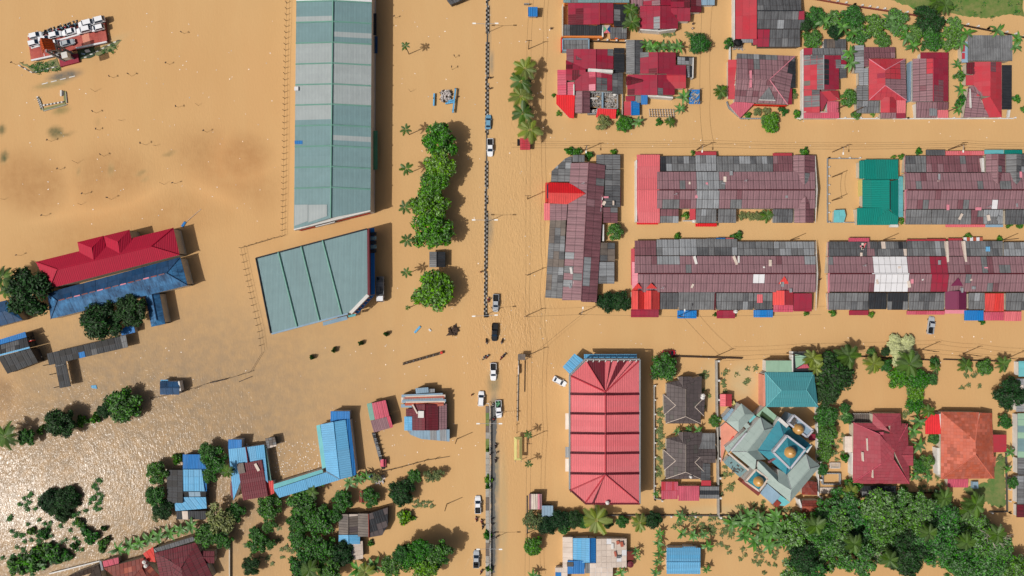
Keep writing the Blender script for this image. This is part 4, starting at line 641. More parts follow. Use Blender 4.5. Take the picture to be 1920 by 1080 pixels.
# ------------------------------------------------------------------ houses of the lower left and middle
def houses_low():
    K = (11, 11)
    B('blue_house', 'house with blue front roof strips and a black sheet half among dark trees', 'house', 350, 910, 'wall_dark')
    R(343, 852, 387, 879, 'T', 2.4, 3.2, 'blue', (6, 27), gap=.03); Q([(343, 880, 3.2), (378, 880, 3.2), (384, 921, 3.0), (344, 921, 3.0)], 'blue_light', (9, 14), gap=.05); R(313, 881, 343, 943, 'L', 2.2, 3.0, [('charcoal', 3), ('black', 2)], K); R(379, 880, 388, 921, 'R', 2.6, 3, 'blue', (9, 14)); R(344, 922, 386, 931, 'B', 2.5, 2.9, [('grey', 2), ('slate_blue', 2), ('black', 1)], K); Q([(328, 944, 2.4), (345, 932, 2.7), (386, 932, 2.7), (388, 953, 2.3), (329, 958, 2.2)], 'blue_light', (9, 12), gap=.05); R(331, 958, 386, 974, 'B', 1.8, 2.2, 'charcoal', (12, 16), patches=[(338, 955, 352, 978, 'white_dirty')])
    B('courtyard_block', 'sky blue roofed building covered by a maroon sheet on its lower part', 'building', 468, 885, 'wall_white')
    Q([(428, 842, 3), (461, 838, 3), (464, 868, 3.4), (438, 938, 3.2)], 'blue_light', (16, 24), gap=.03); Q([(464, 838, 3), (495, 834, 3), (503, 905, 3.2), (465, 868, 3.4)], 'blue_light', (16, 24), gap=.03); cap(461, 838, 466, 868, 3.3, 'maroon', .2, 3.6); Q([(446, 870, 3.4), (491, 862, 3.4), (503, 930, 3.3), (456, 938, 3.3)], 'maroon', (45, 8), lift=.12, gap=.03, label='maroon sheet roof with loose grey boards'); R(428, 824, 453, 842, 'B', 2.8, 3.3, 'blue', (4, 18), gap=.03); Q([(495, 836, 2.6), (498, 836, 2.6), (509, 902, 2.6), (504, 906, 2.6)], 'rib_green', wall=False); Q([(498, 903, 2.8), (512, 901, 2.6), (514, 925, 2.6), (503, 930, 2.8)], 'red_bright')
    box('loose_board', 452, 878, 3.7, 2, 3, .12, 'brown_plank', .2); box('loose_board', 482, 876, 3.7, .8, 2.4, .12, 'white_dirty', .5); Q([(437, 912, 2.5), (440, 935, 2.3), (432, 930, 2.2), (432, 900, 2.3)], 'maroon', wall=False)
    B('shed', 'small weathered grey shed at the upper left corner of the courtyard', 'shed', 508, 829, 'wall_dark'); Q([(497, 822, 2.3), (515, 819, 2.3), (519, 836, 2.3), (502, 841, 2.3)], [('white_dirty', 2), ('brown_plank', 2), ('grey', 2)], (6, 5))
    B('courtyard_wing', 'bright sky blue L shaped roof wrapping the flooded courtyard', 'building', 610, 860, 'wall_white')
    z0, z1 = 3.2, 4.4
    Q([(593, 798, 3.1), (600, 796, 3.3), (612, 876, 3.3), (604, 879, 3.1)], 'aqua', gap=.03, label='pale strip along the courtyard'); Q([(601, 796, z0), (612, 884, z0), (637, 899, z1), (625, 791, z1)], 'blue_light', (60, 26), gap=.03); Q([(648, 787, 3.6), (661, 893, 3.6), (637, 899, z1), (625, 791, z1)], 'blue_light', (60, 25), gap=.03); Q([(649, 787, 3.5), (656, 785, 3.1), (668, 890, 3.1), (661, 893, 3.5)], 'blue')
    Q([(513, 917, 3.3), (513, 908, 3.1), (604, 880, 3.1), (606, 886, 3.3)], 'aqua', label='pale strip along the courtyard'); Q([(513, 918, z0), (612, 885, z0), (637, 900, z1), (524, 933, 3.6)], 'blue_light', (60, 30), gap=.03); cap(612, 884, 637, 899, z0 + .15, 'slate_blue', .12, z1 + .1); cap(625, 791, 637, 899, z1 + .1, 'blue_light', .12)
    R(620, 771, 656, 791, 'B', 2.9, 3.5, 'blue', (12, 20), gap=.03)
    B('pink_house', 'tilted small house with pink, mauve and green roof sheets in the middle of the flood', 'house', 712, 780, 'wall_dark')
    Q([(688, 757, 3), (697, 755, 3.3), (703, 787, 3.3), (694, 788, 3)], 'rib_green', (8, 10), gap=.05); Q([(697, 756, 3.2), (723, 750, 3.2), (730, 780, 3.6), (703, 787, 3.6)], 'rose', (9, 31), gap=.04); Q([(737, 801, 3), (701, 811, 3), (695, 789, 3.5), (731, 780, 3.5)], [('mauve', 3), ('rose', 2)], (6, 22), gap=.05)
    B('metal_house', 'cluttered house of rusty corrugated sheets with maroon roof and a white box on it', 'house', 799, 780, 'wall_dark')
    for i in range(7): Q([(753 + (i * 7) % 9, 740 + i * 2.6, 3.4), (834 + (i * 5) % 7 - 4, 737 + i * 2.9, 3.4), (834 + (i * 5) % 7 - 4, 742 + i * 2.9, 3.2), (753 + (i * 7) % 9, 745 + i * 2.6, 3.2)], ('slate_blue', 'white_dirty', 'rust', 'grey_light')[i % 4], wall=(i in (0, 6)), name='roof_sheet', lift=.02)
    Q([(779, 728, 3.3), (803, 726, 3.3), (804, 736, 3.1), (780, 738, 3.1)], 'slate_blue', (4, 10), gap=.04); R(803, 729, 815, 736, 'R', 2.6, 2.9, 'grey_light'); R(752, 745, 776, 756, 'L', 2.8, 3.1, [('rust', 2), ('white_dirty', 2)], (12, 5)); R(752, 758, 772, 764, 'L', 2.8, 3, 'slate_blue')
    GV(773, 758, 822, 807, 797, 3.2, 4.1, 'maroon', (24, 7), gap=.03); R(823, 757, 838, 806, 'R', 2.8, 3.2, [('rust', 1), ('mauve', 4)], (15, 5)); R(758, 781, 773, 807, 'L', 2.8, 3.1, 'blue_light', (15, 9)); R(761, 766, 773, 780, 'L', 2.8, 3.1, [('maroon', 1), ('grey', 1)], (6, 7)); Q([(763, 807, 3), (843, 805, 3), (843, 828, 2.6), (790, 823, 2.6), (770, 815, 2.6)], [('slate_blue', 3), ('grey_light', 2)], (6, 20), gap=.05)
    box('roof_box', 790, 776, 3.7, 1.7, 2, .9, 'wall_white'); box('loose_board', 778, 767, 4, .4, 3, .1, 'white_dirty', .5); box('loose_board', 826, 759, 3.5, 1.8, .6, .1, 'rust', .1)
    B('sunken_truck', 'long thin wreck of a flatbed lying between the pink house and a red box', 'wreck', 708, 845, None)
    for i in range(6): Q([(697 + i * 3.2, 812 + i * 11.5, 1.0), (703 + i * 3.2, 811 + i * 11.5, 1.0), (706 + i * 3.2, 821.5 + i * 11.5, .8), (700 + i * 3.2, 822.5 + i * 11.5, .8)], ('charcoal', 'grey_dark', 'grey', 'grey', 'charcoal', 'black')[i], wall=False, th=.5, name='deck_panel')
    for i in range(8): wallbar('rail', 699 + i * 2.3, 814 + i * 8, 704 + i * 2.3, 814 + i * 8, .3, 1.5, .15, 'grey_light')
    B('red_box', 'small red box shed beside the long wreck', 'shed', 719, 868, 'wall_red'); GV(713, 861, 724, 875, 719, 1.3, 1.7, 'rose')
    B('brown_hut', 'little brown roof half covered by a round tree', 'hut', 683, 931, 'wall_dark'); GV(674, 921, 692, 942, 679, 2.2, 2.8, 'brick_red', (12, 10))
    B('plank_house', 'brown plank roofed house with blue and white lower roofs', 'house', 680, 985, 'wall_dark')
    bp = [('brown_plank', 5), ('brown_tile', 2)]
    GV(635, 964, 671, 1002, 653, 2.4, 3.2, bp, (5, 38), patches=[(654, 960, 672, 968, 'white_dirty')]); R(671, 963, 691, 1006, 'L', 2.6, 3.4, bp, (5, 43)); Q([(691, 963, 3.4), (727, 951, 2.6), (727, 985, 2.6), (717, 1003, 2.5), (692, 1008, 3.3)], [('charcoal', 2), ('brown_tile', 1)], (9, 12)); cap(691, 964, 692, 1008, 3.5, 'brick_red')
    GV(635, 1003, 675, 1020, 653, 2.2, 2.8, 'blue_light', (7, 17), gap=.04); Q([(644, 1022, 1.9), (661, 1018, 2.5), (662, 1050, 2.5), (646, 1049, 1.9)], 'white', (17, 9)); Q([(662, 1018, 2.5), (680, 1014, 1.9), (681, 1047, 1.9), (663, 1050, 2.5)], 'white_dirty', (18, 9))
    B('maroon_house', 'large maroon tile roofed house at the bottom edge under dark trees', 'house', 345, 1055, 'wall_cream')
    Q([(290, 1036, 3), (368, 1017, 3), (340, 1065, 4.6), (318, 1050, 4.2)], 'maroon', (9, 9)); Q([(368, 1017, 3), (400, 1084, 3), (345, 1096, 4.6), (340, 1065, 4.6)], 'maroon', (9, 9)); Q([(303, 1096, 3.2), (290, 1036, 3), (318, 1050, 4.2), (335, 1096, 4.4)], 'maroon', (9, 9)); Q([(318, 1050, 4.2), (340, 1065, 4.6), (345, 1096, 4.6), (330, 1096, 4.4)], 'maroon', (9, 9)); Q([(290, 1028, 2.8), (362, 1006, 2.8), (366, 1014, 2.8), (293, 1036, 2.8)], 'grey_dark', (9, 9)); Q([(288, 1028, 3), (293, 1033, 3), (306, 1076, 3), (302, 1078, 3)], 'grey_light'); GH(370, 1033, 402, 1056, 1045, 2.4, 3, 'maroon', (9, 9)); wallbar('water_pipe', 389, 1057, 396, 1085, 1.8, 2.4, .3, 'wall_white')
    B('brown_tile_house', 'rust brown tile roof with a scarlet corner and white tanks at the bottom edge', 'house', 235, 1070, 'wall_cream')
    rb = [('brick_red', 12), ('rust', .4)]
    Q([(193, 1066, 2.8), (270, 1045, 2.8), (266, 1064, 4), (235, 1096, 4.2)], rb, (8, 9)); Q([(270, 1045, 2.8), (303, 1086, 2.8), (285, 1096, 3.2), (266, 1064, 4)], rb, (8, 9)); Q([(266, 1064, 4), (285, 1096, 3.2), (235, 1098, 4.2)], rb, (8, 9)); Q([(268, 1038, 2.6), (287, 1025, 2.6), (292, 1054, 2.8), (277, 1052, 2.8)], 'wall_red', (8, 9)); Q([(193, 1052, 2.3), (222, 1045, 2.3), (223, 1057, 2.1), (194, 1064, 2.1)], 'rose', (10, 12)); tank(273, 1052, 3); tank(276, 1059, 3); Q([(186, 1052, 2.4), (190, 1052, 2.4), (194, 1069, 2.4), (190, 1070, 2.4)], 'grey_light')
    B('black_tile_house', 'dark roofed house end beside the rust brown roof at the bottom edge', 'house', 160, 1072, 'wall_cream'); Q([(100, 1096, 2.4), (130, 1079, 2.4), (186, 1058, 2.4), (170, 1075, 3.4)], 'wood_dark', (8, 9)); Q([(186, 1058, 2.4), (194, 1096, 2.6), (150, 1096, 3.4), (170, 1075, 3.4)], 'wood_dark', (8, 9))
    # south of the red hall
    B('patchwork_house', 'pale patchwork roof with a blue gabled middle near the bottom edge', 'house', 1120, 1035, 'wall_white')
    R(1055, 1007, 1074, 1065, 'L', 2.2, 2.6, 'white_dirty', (10, 15)); GV(1074, 1009, 1117, 1055, 1106, 2.4, 3.2, 'blue_light', (32, 8), pal2='blue', gap=.03); R(1118, 1010, 1175, 1064, 'R', 2.2, 3.0, [('white_dirty', 10), ('white', 2), ('salmon', .3)], (11, 9)); R(1106, 1056, 1149, 1090, 'B', 2, 2.5, [('white_dirty', 6), ('white', 1)], (11, 9)); R(1064, 1051, 1096, 1076, 'B', 2.3, 2.9, 'blue', (11, 24), gap=.03); R(1041, 1064, 1064, 1090, 'B', 1.8, 2.2, [('blue', 1), ('white_dirty', 2)], (11, 8)); box('skylight', 1069, 1058, 2.9, 1.9, 1.3, .12, 'wall_dark'); R(1097, 1056, 1106, 1075, 'B', 2.1, 2.5, 'grey'); odds(5, 1122, 1013, 1170, 1060, 2.85, ('rust', 'grey', 'wall_white')); R(1175, 1034, 1188, 1050, 'R', 1.5, 1.9, 'brick_red')
    tank(1181, 1056, .6, 'maroon', 1.0)
    B('blue_house', 'plain sky blue gabled house standing alone near the bottom edge', 'house', 1282, 1052, 'wall_white')
    GH(1250, 1027, 1313, 1076, 1054, 2.5, 3.5, 'blue_light', (62, 6), gap=.02, pal2='blue_light'); R(1280, 1025, 1304, 1031, 'T', 2.4, 2.7, 'blue_light')
    B('shed', 'pinkish striped tin shed at the corner of the hedge', 'shed', 1004, 940, 'wall_dark'); R(992, 926, 1016, 955, 'B', 1.9, 2.4, [('mauve', 1), ('white_dirty', 1), ('pink_pale', 1)], (4, 29), gap=.05)
    B('shed', 'pale blue tin shed beside the hedge', 'shed', 1026, 957, 'wall_dark'); R(1016, 948, 1037, 969, 'B', 1.8, 2.2, 'slate_blue', (5, 21), gap=.05)
    B('bus_shelter', 'little yellow hip roof standing by the side road', 'shelter', 972, 841, None); Q([(964, 819, 2.6), (979, 819, 2.6), (974, 824, 3.2), (969, 824, 3.2)], 'yellow'); Q([(979, 819, 2.6), (979, 863, 2.6), (974, 859, 3.2), (974, 824, 3.2)], 'yellow'); Q([(979, 863, 2.6), (964, 863, 2.6), (969, 859, 3.2), (974, 859, 3.2)], 'yellow'); Q([(964, 863, 2.6), (964, 819, 2.6), (969, 824, 3.2), (969, 859, 3.2)], 'yellow')
    for x, y in ((966, 821), (977, 821), (966, 861), (977, 861)): box('post', x, y, -.6, .15, .15, 3.2, 'steel')
    B('walkway_gate', 'small brown roofed gate stand beside a flooded path', 'gate', 977, 680, None); R(971, 664, 985, 675, 'B', 2.2, 2.5, 'brown_plank', wall=False); wallbar('rail', 972, 676, 970, 790, 0, .5, .2, 'concrete'); wallbar('rail', 984, 676, 983, 735, 0, .4, .15, 'wood'); wallbar('wall_panel', 972, 685, 972, 702, 0, 1.3, .3, 'white_dirty')
    for x, y in ((972, 665), (984, 665), (972, 674), (984, 674)): box('post', x, y, -.6, .15, .15, 2.9, 'wood')
    B('blue_hut', 'small bright blue hut roof near the top edge beside a wire', 'hut', 998, 22, 'wall_cream'); R(990, 13, 1008, 31, 'B', 2, 2.5, 'blue', (18, 18)); box('sign_board', 987, 9, .4, 1.5, .2, 1, 'grey_light')
    B('red_hut', 'small red roofed stall below the row of palms', 'stall', 985, 272, 'wall_dark'); R(975, 259, 994, 281, 'B', 1.8, 2.3, 'red', (5, 22), gap=.04); box('tyre_rack', 972, 268, .6, .7, 1.8, 1.2, 'rubber')
    B('dark_hut', 'dark grey tilted roof cut by the top edge above the warehouse lane', 'hut', 848, 0, 'wall_dark'); Q([(835, -3, 2.2), (858, -16, 2.2), (872, -2, 2.2), (845, 9, 2.2)], [('grey_dark', 1), ('charcoal', 1)], (12, 12))
    B('weathered_hut', 'dark mossy square hut between the hedge trees and the lone tree', 'hut', 820, 486, 'wall_dark'); GV(805, 472, 835, 501, 819, 2.3, 3, GD, (7, 29), pal2=GDD)
    B('drifting_board', 'pale blue plank floating below the corner warehouse', 'board', 783, 618, None); wallbar('plank', 777, 624, 788, 612, .05, .3, .6, 'blue_light')
    B('drifting_board', 'short white board floating beside the pale blue plank', 'board', 806, 619, None); wallbar('plank', 804, 617, 808, 621, .05, .25, .5, 'wall_white')
    B('debris_raft', 'triangular raft of dark branches and wreckage near the median', 'debris', 850, 620, None); Q([(855, 606, .3), (857, 626, .3), (836, 630, .2)], 'wood_dark', wall=False, name='mat'); junk('twigs', 841, 613, 857, 628, 60, .5, 'wood_dark')
    B('sunken_pergola', 'long thin sunken truss lying aslant in the open flood', 'truss', 793, 672, None)
    for d in (0, 3): wallbar('rail', 755, 681 + d, 828, 660 + d, .3, .7, .25, 'wood_dark')
    for i in range(12): wallbar('rung', 757 + i * 6.2, 680.5 - i * 1.75, 757 + i * 6.2, 684.5 - i * 1.75, .3, .65, .2, ('wood_dark', 'grey_light')[i % 2])
    box('marker', 828, 661, .2, .7, .7, .8, 'wall_red')
    for i, (x, y) in enumerate(((586, 671), (627, 657), (678, 643), (727, 626))):
        pass
houses_low()
# ------------------------------------------------------------------ red hall, brown houses, mosque, villas
def right_low():
    B('red_hall', 'big red metal roofed hall with grey gutters and blue awnings on two sides', 'hall', 1134, 808, 'wall_white')
    ze, zr = 7, 8.6; xs = (1070, 1135, 1198)
    for y0, y1 in ((740, 774), (776, 811), (813, 848), (850, 886)):
        for n in range(3):
            a, b = y0 + (y1 - y0) * n / 3, y0 + (y1 - y0) * (n + 1) / 3
            Q([(1070, b, ze), (1070, a, ze), (1134, a + 1, zr), (1134, b + 1, zr)], 'pink', name='roof_panel', wall=False); Q([(1198, a, ze), (1198, b, ze), (1136, b + 1, zr), (1136, a + 1, zr)], 'pink', name='roof_panel', wall=False)
        cap(1135, y0, 1135, y1, zr + .1, 'red', .25)
    for y in (738.5, 775, 812, 849, 887.5):
        for d in (-1.2, 1.2): cap(1069, y + d, 1135, y + d + 1, ze + .15, 'maroon', .17, zr + .15, 'roof_rib'); cap(1135, y + d + 1, 1199, y + d, zr + .15, 'maroon', .17, ze + .15, 'roof_rib')
    Q([(1070, 737, ze), (1070, 706, ze), (1135, 736, zr)], 'pink', name='roof_panel', wall=False); Q([(1070, 705, ze), (1099, 677, ze), (1135, 735, zr)], 'pink', name='roof_panel', wall=False)
    st = [(1100, 1), (1105, 1), (1112, 1), (1122, 1), (1134.5, 0), (1144, 1), (1148.5, 0), (1158.5, 1), (1165, 1), (1176, 0), (1186, 1), (1189, 0), (1196, 0)]
    for i in range(len(st) - 1):
        a, b = st[i][0], st[i + 1][0]; Q([(a, 677, ze), (b, 677, ze), (1135 + (b - 1148) * .02, 735, zr), (1135 + (a - 1148) * .02, 735, zr)], 'maroon' if st[i][1] else 'pink', name='roof_panel', wall=False)
    Q([(1198, 677, ze), (1198, 737, ze), (1136, 736, zr)], 'pink', name='roof_panel', wall=False)
    Q([(1070, 918, ze), (1070, 889, ze), (1134, 889, zr)], 'pink', name='roof_panel', wall=False); Q([(1098, 942, ze), (1070, 919, ze), (1134, 890, zr)], 'pink', name='roof_panel', wall=False); Q([(1198, 889, ze), (1198, 942, ze), (1136, 889, zr)], 'pink', name='roof_panel', wall=False)
    for a, b, m in ((1099, 1110, 'pink'), (1110, 1115, 'maroon'), (1115, 1197, 'pink')): Q([(b, 943, ze), (a, 943, ze), (1134.5, 890, zr), (1135.5, 890, zr)], m, name='roof_panel', wall=False)
    for a in ((1070, 705), (1099, 677), (1198, 677)): cap(*a, 1135, 735, ze + .15, 'red', .2, zr + .15)
    for a in ((1070, 919), (1098, 942), (1198, 943)): cap(*a, 1135, 890, ze + .15, 'red', .2, zr + .15)
    for a in ((1068, 704, 1097, 674), (1097, 674, 1200, 674), (1200, 674, 1200, 945), (1098, 945, 1200, 945), (1068, 918, 1098, 945), (1068, 704, 1068, 918)): wallbar('gutter', *a, 6.7, 7.25, .4, 'maroon' if a[1] > 900 else 'grey_light')
    c = [(1070, 706), (1099, 677), (1198, 677), (1198, 942), (1099, 942), (1070, 917)]; k = [W(x, y, 7) for x, y in c]; tp = [p - Vector((0, 0, .3)) for p in k]; bt = [Vector((p.x, p.y, -.7)) for p in k]; n = 6
    T.prisms.append((tp + bt, [list(range(n)), list(range(2 * n - 1, n - 1, -1))] + [[i, i + n, (i + 1) % n + n, (i + 1) % n] for i in range(n)]))
    R(1095, 664, 1194, 672, 'T', 4.2, 4.7, 'blue_light', (14, 8), wall=False, name='awning', gap=.05); Q([(1055, 688, 4), (1077, 663, 4), (1094, 675, 4.6), (1069, 702, 4.6)], 'blue_light', (10, 14), wall=False, name='awning', gap=.05)
    for i in range(9): wallbar('roof_bracket', 1102 + i * 11.5, 675, 1100 + i * 11.5, 679, 7.2, 7.5, .2, 'wall_white')
    for y in range(715, 915, 22): box('window', 1068.6, y, 3, .16, 2.2, 1.8, 'glass')
    for y, h in ((775, 30), (838, 20), (860, 24)): A(1060, y, 1068, y + h, 'L', 2.4, 3, ('white_dirty', 'concrete', 'grey_light')[h % 3])
    tank(1138, 941, 7.0)
    for i, lab in enumerate(('brown tile roofed bungalow beside the olive tree, upper of the two', 'brown tile roofed bungalow with red carport sheets, lower of the two')):
        dy = 0 if i == 0 else 104
        B('brown_bungalow', lab, 'house', 1283, 752 + dy, 'wall_cream', 'brown bungalows'); bt_ = [('brown_tile', 10), ('wall_dark', 1)]; k = (8, 8)
        f = lambda x, y, z: (x, y + dy, z)
        Q([f(1248, 794, 2.5), f(1250, 718, 2.5), f(1286, 729, 4.2), f(1286, 781, 4.2)], bt_, k); Q([f(1316, 705, 2.5), f(1314, 794, 2.5), f(1286, 781, 4.2), f(1286, 729, 4.2)], bt_, k); Q([f(1314, 794, 2.5), f(1248, 794, 2.5), f(1286, 781, 4.2)], bt_, k); Q([f(1250, 718, 2.5), f(1316, 705, 2.5), f(1286, 729, 4.2)], bt_, k)
        Q([f(1244, 739, 2.2), f(1245, 778, 2.2), f(1267, 760, 3.3)], bt_, k); Q([f(1322, 744, 2.2), f(1320, 780, 2.2), f(1303, 763, 3.3)], bt_, k); GV(1273, 706 + dy, 1297, 729 + dy, 1280, 2.6, 3.6, 'brown_tile', k)
        cap(1286, 729 + dy, 1286, 781 + dy, 4.3, 'brown_plank')
        for a in ((1248, 794), (1314, 794)): cap(a[0], a[1] + dy, 1286, 781 + dy, 2.6, 'white_dirty', .1, 4.3)
        for a, b in (((1244, 739), (1267, 760)), ((1245, 778), (1267, 760)), ((1322, 744), (1303, 763)), ((1320, 780), (1303, 763))): cap(a[0], a[1] + dy, b[0], b[1] + dy, 2.3, 'white_dirty', .1, 3.4)
        if i == 0: tank(1317, 741, 2.5); tank(1316, 745, 2.5)
        if i:
            R(1240, 903, 1271, 936, 'B', 1.8, 2.3, [('rose', 2), ('red', 1)], (4, 16)); R(1272, 911, 1311, 939, 'B', 1.7, 2.2, 'rose', (13, 28)); R(1295, 812, 1341, 842, 'T', 2.2, 2.8, GR, (6, 14)); GH(1304, 842, 1342, 868, 855, 2.2, 3.0, 'brown_tile', k); R(1313, 869, 1332, 900, 'R', 2, 2.5, GD, (6, 10)); R(1315, 901, 1333, 912, 'B', 1.8, 2.1, 'red'); R(1312, 912, 1348, 935, 'B', 1.8, 2.2, [('grey', 2), ('charcoal', 1)], (36, 8)); tank(1294, 893, 3.2, 'wall_white', .4)
    # mosque
    B('mosque', 'teal and grey green roofed mosque standing diagonally with three golden domes', 'mosque', 1450, 850, 'wall_white')
    mt, mg = 'mosque_teal', 'mosque_grey'
    ap = (1480, 848, 9.3)
    cn = [(1460.4, 785.8, 6.3), (1521.5, 834.7, 6.3), (1474.7, 889.8, 6.3), (1420.7, 844, 6.3)]
    for i in range(4): Q([cn[i], cn[(i + 1) % 4], ap], mt, (14, 10), gap=.03); cap(cn[i][0], cn[i][1], ap[0], ap[1], 6.4, 'blue_dark', .1, 9.3)
    def pyramid(cs, z, zt, m, par='parapet', k=(7, 7), base=0, wm='wall_white', frame=True, gap=.04):
        cx, cy = sum(c[0] for c in cs) / 4, sum(c[1] for c in cs) / 4
        V = [W(x, y, z) - T.org for x, y in cs]; bt = [Vector((p.x, p.y, base)) for p in V]
        link('tower_wall', mesh('tower_wall', V + bt, [[0, 1, 2, 3], [7, 6, 5, 4]] + [[i, i + 4, (i + 1) % 4 + 4, (i + 1) % 4] for i in range(4)], wm), T.root)
        for i in range(4):
            a, b = cs[i], cs[(i + 1) % 4]
            if frame: wallbar('parapet', *a, *b, z - .8, z + .45, .5, par)
            if m: Q([(a[0] + (cx - a[0]) * .1, a[1] + (cy - a[1]) * .1, z + .1), (b[0] + (cx - b[0]) * .1, b[1] + (cy - b[1]) * .1, z + .1), (cx, cy, zt)], m, k, gap=gap, wall=False)
        return cx, cy
    def dome(x, y, z, r):
        c = W(x, y, z) - T.org; V, F = [], []; n, mm = 20, 8
        prof = [(r * 1.1, -.5), (r * 1.1, -.1)] + [(r * math.cos(t * math.pi / 2 / mm) * (1.03 if t < 3 else 1), r * 1.05 * math.sin(t * math.pi / 2 / mm)) for t in range(mm)] + [(.09, r * 1.12), (.05, r * 1.5)]
        for rr, zz in prof: V += [Vector((c.x + rr * math.cos(i * 2 * math.pi / n), c.y + rr * math.sin(i * 2 * math.pi / n), z + zz)) for i in range(n)]
        for j in range(len(prof) - 1): F += [[j * n + i, j * n + (i + 1) % n, (j + 1) * n + (i + 1) % n, (j + 1) * n + i] for i in range(n)]
        F.append(list(range((len(prof) - 1) * n, len(prof) * n)))
        me = mesh('dome', V, F, 'gold'); me.polygons.foreach_set('use_smooth', [True] * len(F)); link('dome', me, T.root)
    pyramid([(1475.7, 817), (1510.3, 842.9), (1481.8, 879), (1450.2, 848)], 9.6, 11.6, mt, base=6); dome(1482, 848.5, 11.2, 1.5)
    def hip(pl, m=mg, k=(16, 12)): Q(pl, m, k, gap=.025)
    e, r = 5.6, 7.6
    hip([(1371.8, 847, e), (1425.8, 781.8, e), (1432.9, 806.2, r), (1400.3, 847, r)]); hip([(1425.8, 781.8, e), (1452.2, 801, e), (1432.9, 806.2, r)]); Q([(1452.2, 801, e), (1421, 844, e), (1400.3, 847, r), (1432.9, 806.2, r)], mg, (16, 12), gap=.025); hip([(1415.6, 883, e), (1371.8, 847, e), (1400.3, 847, r), (1418, 862, r)]); hip([(1421, 844, e), (1435, 861, e), (1418, 862, r), (1400.3, 847, r)])
    hip([(1511.3, 851, e), (1537.8, 873.5, e), (1518.5, 878.6, r)]); hip([(1537.8, 873.5, e), (1481.8, 940.7, e), (1483.8, 918.3, r), (1518.5, 878.6, r)]); hip([(1475.7, 889.8, e), (1511.3, 851, e), (1518.5, 878.6, r), (1483.8, 918.3, r)])
    hip([(1481.8, 940.7, e), (1436, 903, e), (1459, 904, r), (1483.8, 918.3, r)]); hip([(1460, 880, e), (1475.7, 889.8, e), (1483.8, 918.3, r), (1459, 904, r)]); hip([(1436, 903, e), (1419, 885, e), (1422, 865, r), (1459, 904, r)]); hip([(1432, 866, e), (1460, 892, e), (1459, 904, r), (1422, 865, r)])
    for a, b in (((1371.8, 847), (1400.3, 847)), ((1425.8, 781.8), (1432.9, 806.2)), ((1452.2, 801), (1432.9, 806.2)), ((1511.3, 851), (1518.5, 878.6)), ((1537.8, 873.5), (1518.5, 878.6)), ((1481.8, 940.7), (1483.8, 918.3)), ((1475.7, 889.8), (1483.8, 918.3))): cap(*a, *b, e + .12, 'grey_light', .1, r + .12)
    cap(1400.3, 847, 1432.9, 806.2, r + .12, 'mosque_grey', .12); cap(1483.8, 918.3, 1518.5, 878.6, r + .12, 'mosque_grey', .12); wallbar('gutter', 1371, 846, 1400, 812, 5, 5.7, .4, 'parapet'); wallbar('gutter', 1366, 850, 1404, 882, 4.4, 5, .5, 'white_dirty')
    pyramid([(1417.6, 880.6), (1440, 898), (1423.7, 921), (1398.3, 903)], 6.2, 7.8, mt, par='white_dirty'); dome(1422.7, 903.5, 7.6, 1.35); wallbar('tile_wall', 1392, 902, 1424, 927, .2, 3.5, 1.2, 'brick_red')
    pyramid([(1489, 778.7), (1524.6, 807.2), (1513.4, 819.5), (1477.7, 793)], 6.6, 6.6, None, par='parapet', wm='slate_blue'); dome(1497.5, 805, 7.0, 1.45); junk('scrap', 1484, 784, 1494, 796, 26, .12, 'wall_dark', 6.7)
    wallbar('parapet', 1521, 834, 1512, 848, 4.5, 6.4, .8, 'wall_white'); wallbar('parapet', 1460, 785, 1477, 800, 5, 6.8, 1, 'wall_white')
    Q([(1390, 756.3, 4.6), (1414.6, 776.7, 4.6), (1396, 776.7, 6)], mg, (16, 12), gap=.025); Q([(1361.6, 790, 4.6), (1390, 756.3, 4.6), (1396, 776.7, 6), (1385, 789, 6)], mg, (16, 12), gap=.025); Q([(1414.6, 776.7, 4.6), (1385, 810, 4.6), (1385, 789, 6), (1396, 776.7, 6)], mg, (16, 12), gap=.025); Q([(1385, 810, 4.6), (1361.6, 790, 4.6), (1385, 789, 6)], mg, (16, 12), gap=.025)
    Q([(1354, 785, 3.2), (1372, 765, 3.4), (1376, 768, 3.4), (1360, 790, 3.2)], 'slate_blue', (8, 8)); Q([(1435, 761.4, 4.4), (1456.3, 779.7, 4.4), (1448, 795, 4.4), (1417.6, 778.7, 4.4)], 'green_light'); Q([(1429, 771, 4.5), (1452, 789, 4.5), (1448, 795, 4.5), (1424, 780, 4.5)], 'lawn_dark', wall=False, th=.04, lift=.01); Q([(1400, 783, 4.2), (1412, 777, 4.4), (1418, 781, 4.4), (1406, 793, 4.2)], 'aqua')
    Q([(1358, 840, 3.8), (1400, 804, 4.2), (1406, 808, 4.2), (1366, 850, 3.8)], 'mosque_grey', (9, 9), gap=.04); Q([(1391, 796, 4.8), (1397, 790, 4.8), (1407, 799, 4.8), (1400, 805, 4.8)], mg); Q([(1357, 867.5, 3), (1367, 855, 3.2), (1403, 880, 3.2), (1387, 895, 3)], 'hall_green', label='flat grey green roof littered with leaves'); junk('scrap', 1370, 866, 1392, 886, 16, .1, 'wall_dark', 3.2)
    Q([(1361, 792, 2), (1383, 810, 2), (1360.5, 838, 1.8), (1352, 870, 1.6), (1350.5, 800, 1.6)], 'salmon', name='deck'); Q([(1361, 836, 2.3), (1374, 818, 2.3), (1378, 820, 2.3), (1363, 838, 2.3)], 'red_bright', wall=False, name='awning')
